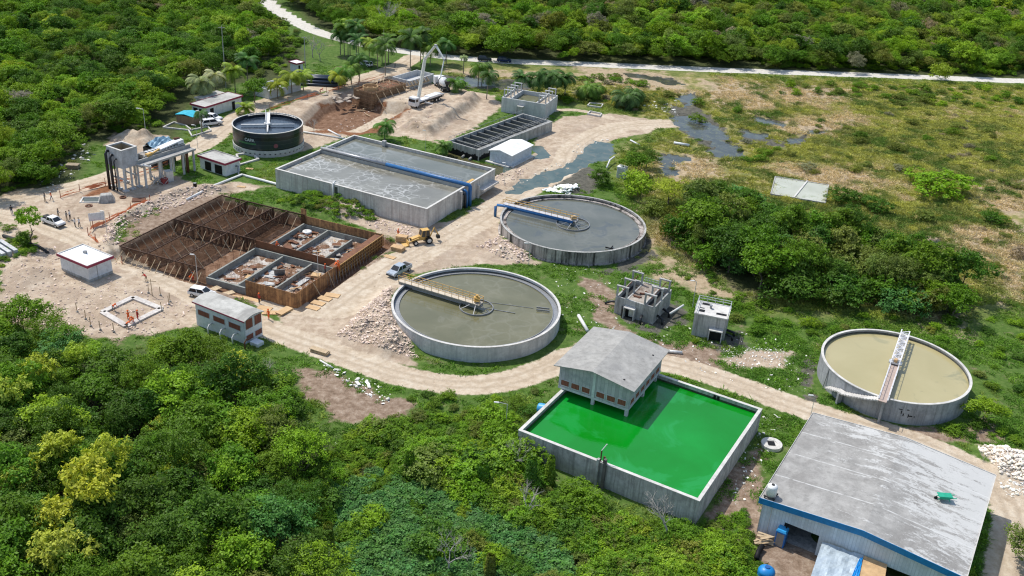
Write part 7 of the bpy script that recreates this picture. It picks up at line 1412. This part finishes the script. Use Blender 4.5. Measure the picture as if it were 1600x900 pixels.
for a in (('young coconut palm with drooping fronds between the baffled tank and upper pit', 601, 219, 4.6, 1.05, 'pgreen', .2), ('short palm at the left corner of the baffled tank', 692, 242, 3.0, .9, 'pgreen'), ('palm with pale trunk leaning on the sand beside the open pump tank', 760, 155, 8.5, 1.0, 'pdark', .5),
          ('small yellowish palm right behind the white office house vehicles', 383, 178, 2.2, 1.0, 'pyellow'), ('slender dark palm standing beside the white canopy pickup', 316, 208, 6.2, .7, 'pdark'), ('grey fronded palm left behind the white office roof', 316, 162, 7, 1.35, 'pgrey'), ('grey fronded palm at the rear of the white office roof', 338, 150, 7, 1.2, 'pgrey'), ('big yellow green palm behind the middle of the white office roof', 368, 147, 8, 1.35, 'pyellow'), ('dark palm rising behind the yellow green palm', 388, 140, 10, 1.3, 'pdark'),
          ('yellow palm, left of three in front of the ruined walls', 434, 154, 4.5, 1.1, 'pyellow'), ('yellow palm, middle of three in front of the ruined walls', 456, 146, 6.5, 1.25, 'pyellow'), ('yellow palm, right of three in front of the ruined walls', 474, 142, 5.5, 1.15, 'pyellow'), ('pale yellow green palm beside the black pipe pile', 529, 140, 5, 1.1, 'pyellow'), ('green palm just right of the pipe pile by the track', 538, 136, 5.5, 1.1), ('green palm near the track, second right of the pipe pile', 549, 132, 6, 1.1), ('tall dark palm over the track near the white car', 562, 128, 8, 1.2, 'pdark'),
          ('leftmost palm of the clump on the far lawn', 532, 86, 8, 1.2, 'pdark'), ('second palm of the clump on the far lawn', 538, 87, 11, 1.2), ('third palm of the clump on the far lawn', 544, 88, 9, 1.1, 'pdark'), ('yellowish palm in the far lawn clump', 547, 86, 12, 1.2, 'pyellow'), ('tall palm at the right of the far lawn clump', 557, 89, 12, 1.3, 'pdark'), ('dark palm below the far lawn clump near the car', 560, 100, 9, 1.3, 'pdark'), ('yellow green palm left of the white car', 577, 103, 9, 1.1, 'pyellow'), ('green palm right of the white car on the lawn', 590, 106, 8, 1.1), ('large palm beside the track above the concrete box', 602, 118, 11, 1.4, 'pdark'), ('palm with reddish dead fronds near the road junction', 607, 98, 9, 1.1), ('palm at the road junction, right of the reddish palm', 597, 98, 8, 1.1),
          ('large dark palm left behind the pump truck boom', 641, 104, 11, 1.6, 'pdark'), ('tall dark palm just left of the boom mast', 657, 98, 11, 1.4, 'pdark'), ('palm seen through the boom arch', 672, 103, 7, 1.2), ('palm just right of the boom hose', 697, 100, 8, 1.3, 'pdark'), ('small palm beside the mixer truck', 711, 143, 3.2, 1.1), ('dead brown palm stump by the ditch', 724, 115, 6, .5, 'pgrey'),
          ('palm at the ditch left of the leaning palm', 747, 134, 7, 1.2), ('palm left behind the pump tank frames', 753, 128, 6, 1.2, 'pdark'), ('dark palm at the rear left corner of the pump tank', 815, 150, 6.5, 1.3, 'pdark'), ('dense palm right behind the pump tank', 840, 152, 7.5, 1.5, 'pdark'), ('broad palm behind the right frames of the pump tank', 855, 154, 8, 1.5, 'pdark'), ('palm with long hanging fronds right of the pump tank', 868, 156, 8, 1.4, 'pdark'), ('tall palm right of the hanging frond palm', 882, 153, 7.5, 1.3, 'pdark'), ('leaning yellowish palm near the litter heap', 915, 155, 4, 1.3, 'pgreen'), ('low palm left of the litter heap', 926, 154, 3.5, 1.2, 'pgreen'), ('large dark low palm above the dirt yard', 977, 168, 4.0, 1.6, 'pdark'), ('small palm right of the large low palm', 990, 162, 3.5, 1.2, 'pdark')): palm(*a)
# ------------------------------------------------------------------ named trees and bushes
def nt_(label, px, py, ms, kd, s=1.0, sz=1.0, trunk=True, name='tree', cat='tree', part='crown', z=0):
    g = G(px, py, 0); return plant(name, label, cat, (*g, gz(*g)-.1), ms, TRUNK[rng.integers(3)] if trunk else None, jit(PAL[kd], .06), s, rng.uniform(0, 6.28), part=part, sz=sz)
nt_('round dense green tree beside the white office house', 398, 160, BROAD[0], 'green', 1.12, 1.0); nt_('small sparse tree standing alone in the yard by the muddy channel', 50, 384, FLOWER[0], 'bright', 1.15, 1.15); nt_('dark bush at the foot of the lone yard tree', 40, 385, BUSH[0], 'deep', 1.1, 1.5, False, 'shrub', 'bush', 'foliage')
nt_('low palm like shrub at the left edge of the yard', 14, 360, BUSH[1], 'green', .9, .7, False, 'shrub', 'bush', 'foliage')
nt_('round lime green bush standing on the far side of the marsh at the white road', 1466, 125, BUSH[2], 'lime', 2.3, 1.3, False, 'shrub', 'bush', 'foliage'); nt_('bushy green tree to the right of the sand coloured tank', 1534, 662, BROAD[1], 'bright', .85, .8); nt_('tall shrub at the right frame edge below the white rubble', 1602, 878, BROAD[2], 'olive', .95, .8); nt_('broad leaved plant covering the warehouse lower right corner', 1498, 922, BUSH[3], 'green', 1.2, 1.5, False, 'shrub', 'bush', 'foliage')
nt_('dense round tree on the pond bank left of the grove', 994, 276, BROAD[3], 'green', 1.25, .75); nt_('dark round tree behind the white cabinet', 1010, 262, BROAD[4], 'deep', .95, .8); nt_('dark bush left of the white cabinet', 940, 288, BUSH[0], 'deep', 1.7, 1.2, False, 'shrub', 'bush', 'foliage'); nt_('round yellow green bush below the pond bank tree', 997, 306, BUSH[1], 'lime', 2.6, 1.1, False, 'shrub', 'bush', 'foliage'); nt_('larger yellow green tree between bush and grove', 1044, 322, FINE[1], 'lime', 1.45, .7); nt_('pale green bush nearest the back of the streaked tank', 1022, 336, BUSH[2], 'olive', 1.9, 1.0, False, 'shrub', 'bush', 'foliage')
nt_('wide low mound of bright reeds in the marsh', 1455, 300, BUSH[3], 'bright', 4.2, .62, False, 'shrub', 'bush', 'foliage'); nt_('dark feathery shrub right of the milky pool', 1320, 318, BUSH[0], 'deep', 2.3, .8, False, 'shrub', 'bush', 'foliage'); nt_('dark feathery shrub below the milky pool shrub', 1370, 330, BUSH[1], 'deep', 2.2, .8, False, 'shrub', 'bush', 'foliage')
nt_('small dark bush in the tan reeds at the far right', 1550, 348, BUSH[2], 'deep', 1.8, .7, False, 'shrub', 'bush', 'foliage'); nt_('low bush in the tan marsh right of the grove top', 1440, 342, BUSH[3], 'olive', 1.8, .7, False, 'shrub', 'bush', 'foliage'); nt_('spindly yellowish tree at the right tip of the grove', 1556, 432, FINE[0], 'olive', .6, .8)
for a in (('green bush at the ditch beside the dirt yard pond', 1090, 190, 1.5), ('dark bush in the marsh channel bend', 1150, 175, 1.2), ('green bush between the two marsh ponds', 1090, 165, 1.5), ('low bush in the grass left of the hatch-topped block', 1085, 535, .5), ('leafy bush in the grass right of the hatch-topped block', 1180, 520, 1.0), ('bush on the slope at the right of the sand tank stairs', 1430, 655, .5)): nt_(a[0], a[1], a[2], BUSH[0], 'green', a[3], .8, False, 'shrub', 'bush', 'foliage')
for k, (lb, px, py, s) in enumerate((('pale yellow flowering tree high at the left frame edge', 25, 650, 1.0), ('yellow flowering tree, left of the blossoming pair in the forest', 96, 735, .95), ('yellow flowering tree, right of the blossoming pair in the forest', 177, 765, 1.1), ('widest yellow flowering tree below the blossoming pair', 150, 815, 1.25), ('yellow flowering tree lowest at the left', 100, 855, 1.0), ('yellow flowering sapling at the left edge', 38, 775, .8), ('thin yellow blossom branch in the central forest', 338, 670, .55), ('yellow flowering tree touching the bottom edge', 110, 905, 1.0), ('yellow tinged tree at the forest edge below the yard', 70, 600, .9), ('yellow tinged crown beside the footing frame slope', 130, 575, .8))): nt_(lb, px, py+34, FLOWER[k % 3], 'yellow', s*1.05, 1.55)
def columnar(label, px, py, h, r_, kd='olive'):
    g = G(px, py, 0); r = np.random.default_rng(int(px)); n = 1500; z = r.uniform(0, 1, n); a = r.uniform(0, 6.28, n); rad = r_*(1-.45*z)*np.sqrt(r.uniform(.6, 1.1, n)); c = np.stack([rad*np.cos(a), rad*np.sin(a), z*h], 1); nn = unit(np.stack([np.cos(a), np.sin(a), .4+0*a], 1)+r.normal(size=(n, 3))*.4)
    plant('creeper_column', label, 'creeper', (*g, 0), leaves_to_mesh('creeper', c, nn, .3*r.uniform(.5, 1.2, n), r.uniform(0, .9, n), r_=r), None, jit(PAL[kd], .1), 1, 0, part='foliage')
for a in (('vine covered column standing in the broad leaved carpet', 514, 872, 5.0, .8), ('vine covered stump left in the vine mounds', 640, 745, 3.8, 1.1, 'deep'), ('vine covered stump right in the vine mounds', 752, 765, 4.0, 1.2, 'deep'), ('vine column near the bottom edge centre', 765, 905, 3.6, .7), ('tall vine column left of the basin front wall', 828, 765, 5.0, .9, 'deep'), ('leaning vine column touching the basin front wall', 858, 758, 4.4, .8, 'green')): columnar(*a)
def dead(label, px, py, k, s, sz=1.0, nm='dead_tree', m=None):
    g = G(px, py, 0); e = thing(nm, label, 'tree', (*g, 0), rng.uniform(0, 6)); e.scale = (s, s, s*sz); o = bpy.data.objects.new('branches', BARE[k]); COL.objects.link(o); o.parent = e; return e
for a in (('bare white branched tree in front of the basin front wall', 1035, 845, 0, 1.15), ('bare twisted tree left of the basin corner', 806, 735, 1, .8), ('bare branches among vines left of the front wall', 822, 812, 2, .8), ('grey leafless shrub inside the lower left forest', 300, 800, 0, .95), ('bare branches at the forest edge below the dirt road', 415, 625, 1, 1.0), ('leafless tree at the left in the front forest', 60, 780, 2, 1.0), ('leafless reddish bush in front of the upper pit', 490, 208, 1, .6), ('bare sapling by the white rubble heap', 1535, 722, 2, .3), ('grey bare tree before the far forest above the palms', 602, 66, 0, 2.2, 1.1), ('bare tree on the lawn right of the tiny kiosk', 489, 90, 1, 1.2), ('second bare tree on the lawn right of the tiny kiosk', 500, 95, 2, 1.1), ('dry bare tree in the bottom centre creepers', 700, 895, 1, .9)): dead(*a)
# milky settling pool with its divider, white cabinet by the pond
P = gp([(1211, 278), (1294, 291), (1289, 319), (1204, 305)]); c = P.mean(0); tp = thing('milky_pool', 'shallow rectangular pool of milky water in the marsh behind the grove', 'pool', (*c, 0)); MB().add([(*(q-c), .30) for q in P], [(0, 1, 2, 3)]).build('water_surface', water('water_milky', (.42, .42, .32), (.52, .52, .42), .15, .15, .02, patch=((.30, .33, .20), .2, .58, .8)), tp)
m_ = MB(); [obox(m_, (*(P[i]-c), .42), (*(P[(i+1) % 4]-c), .42), .25, .8) for i in range(4)]; m_.build('kerb', M_conc, tp); d0, d1 = G(1261, 285)-c, G(1240, 311)-c; m_ = MB(); obox(m_, (*d0, .5), (*d1, .5), .35, .6); m_.build('divider', M_rim, tp)
t = thing('cabinet', 'white metal cabinet standing between the pond and dark bushes', 'cabinet', G3(971, 277, 0), -.5); MB().box(-1, 1, -.8, .8, 0, 2.6).build('body', M_white, t, bevel=.04); MB().box(-1.1, 1.1, -.9, .9, 2.603, 2.7).build('top', M_wroof, t); MB().box(-.8, .8, -.84, -.803, .2, 2.3).build('door', M_galv, t)
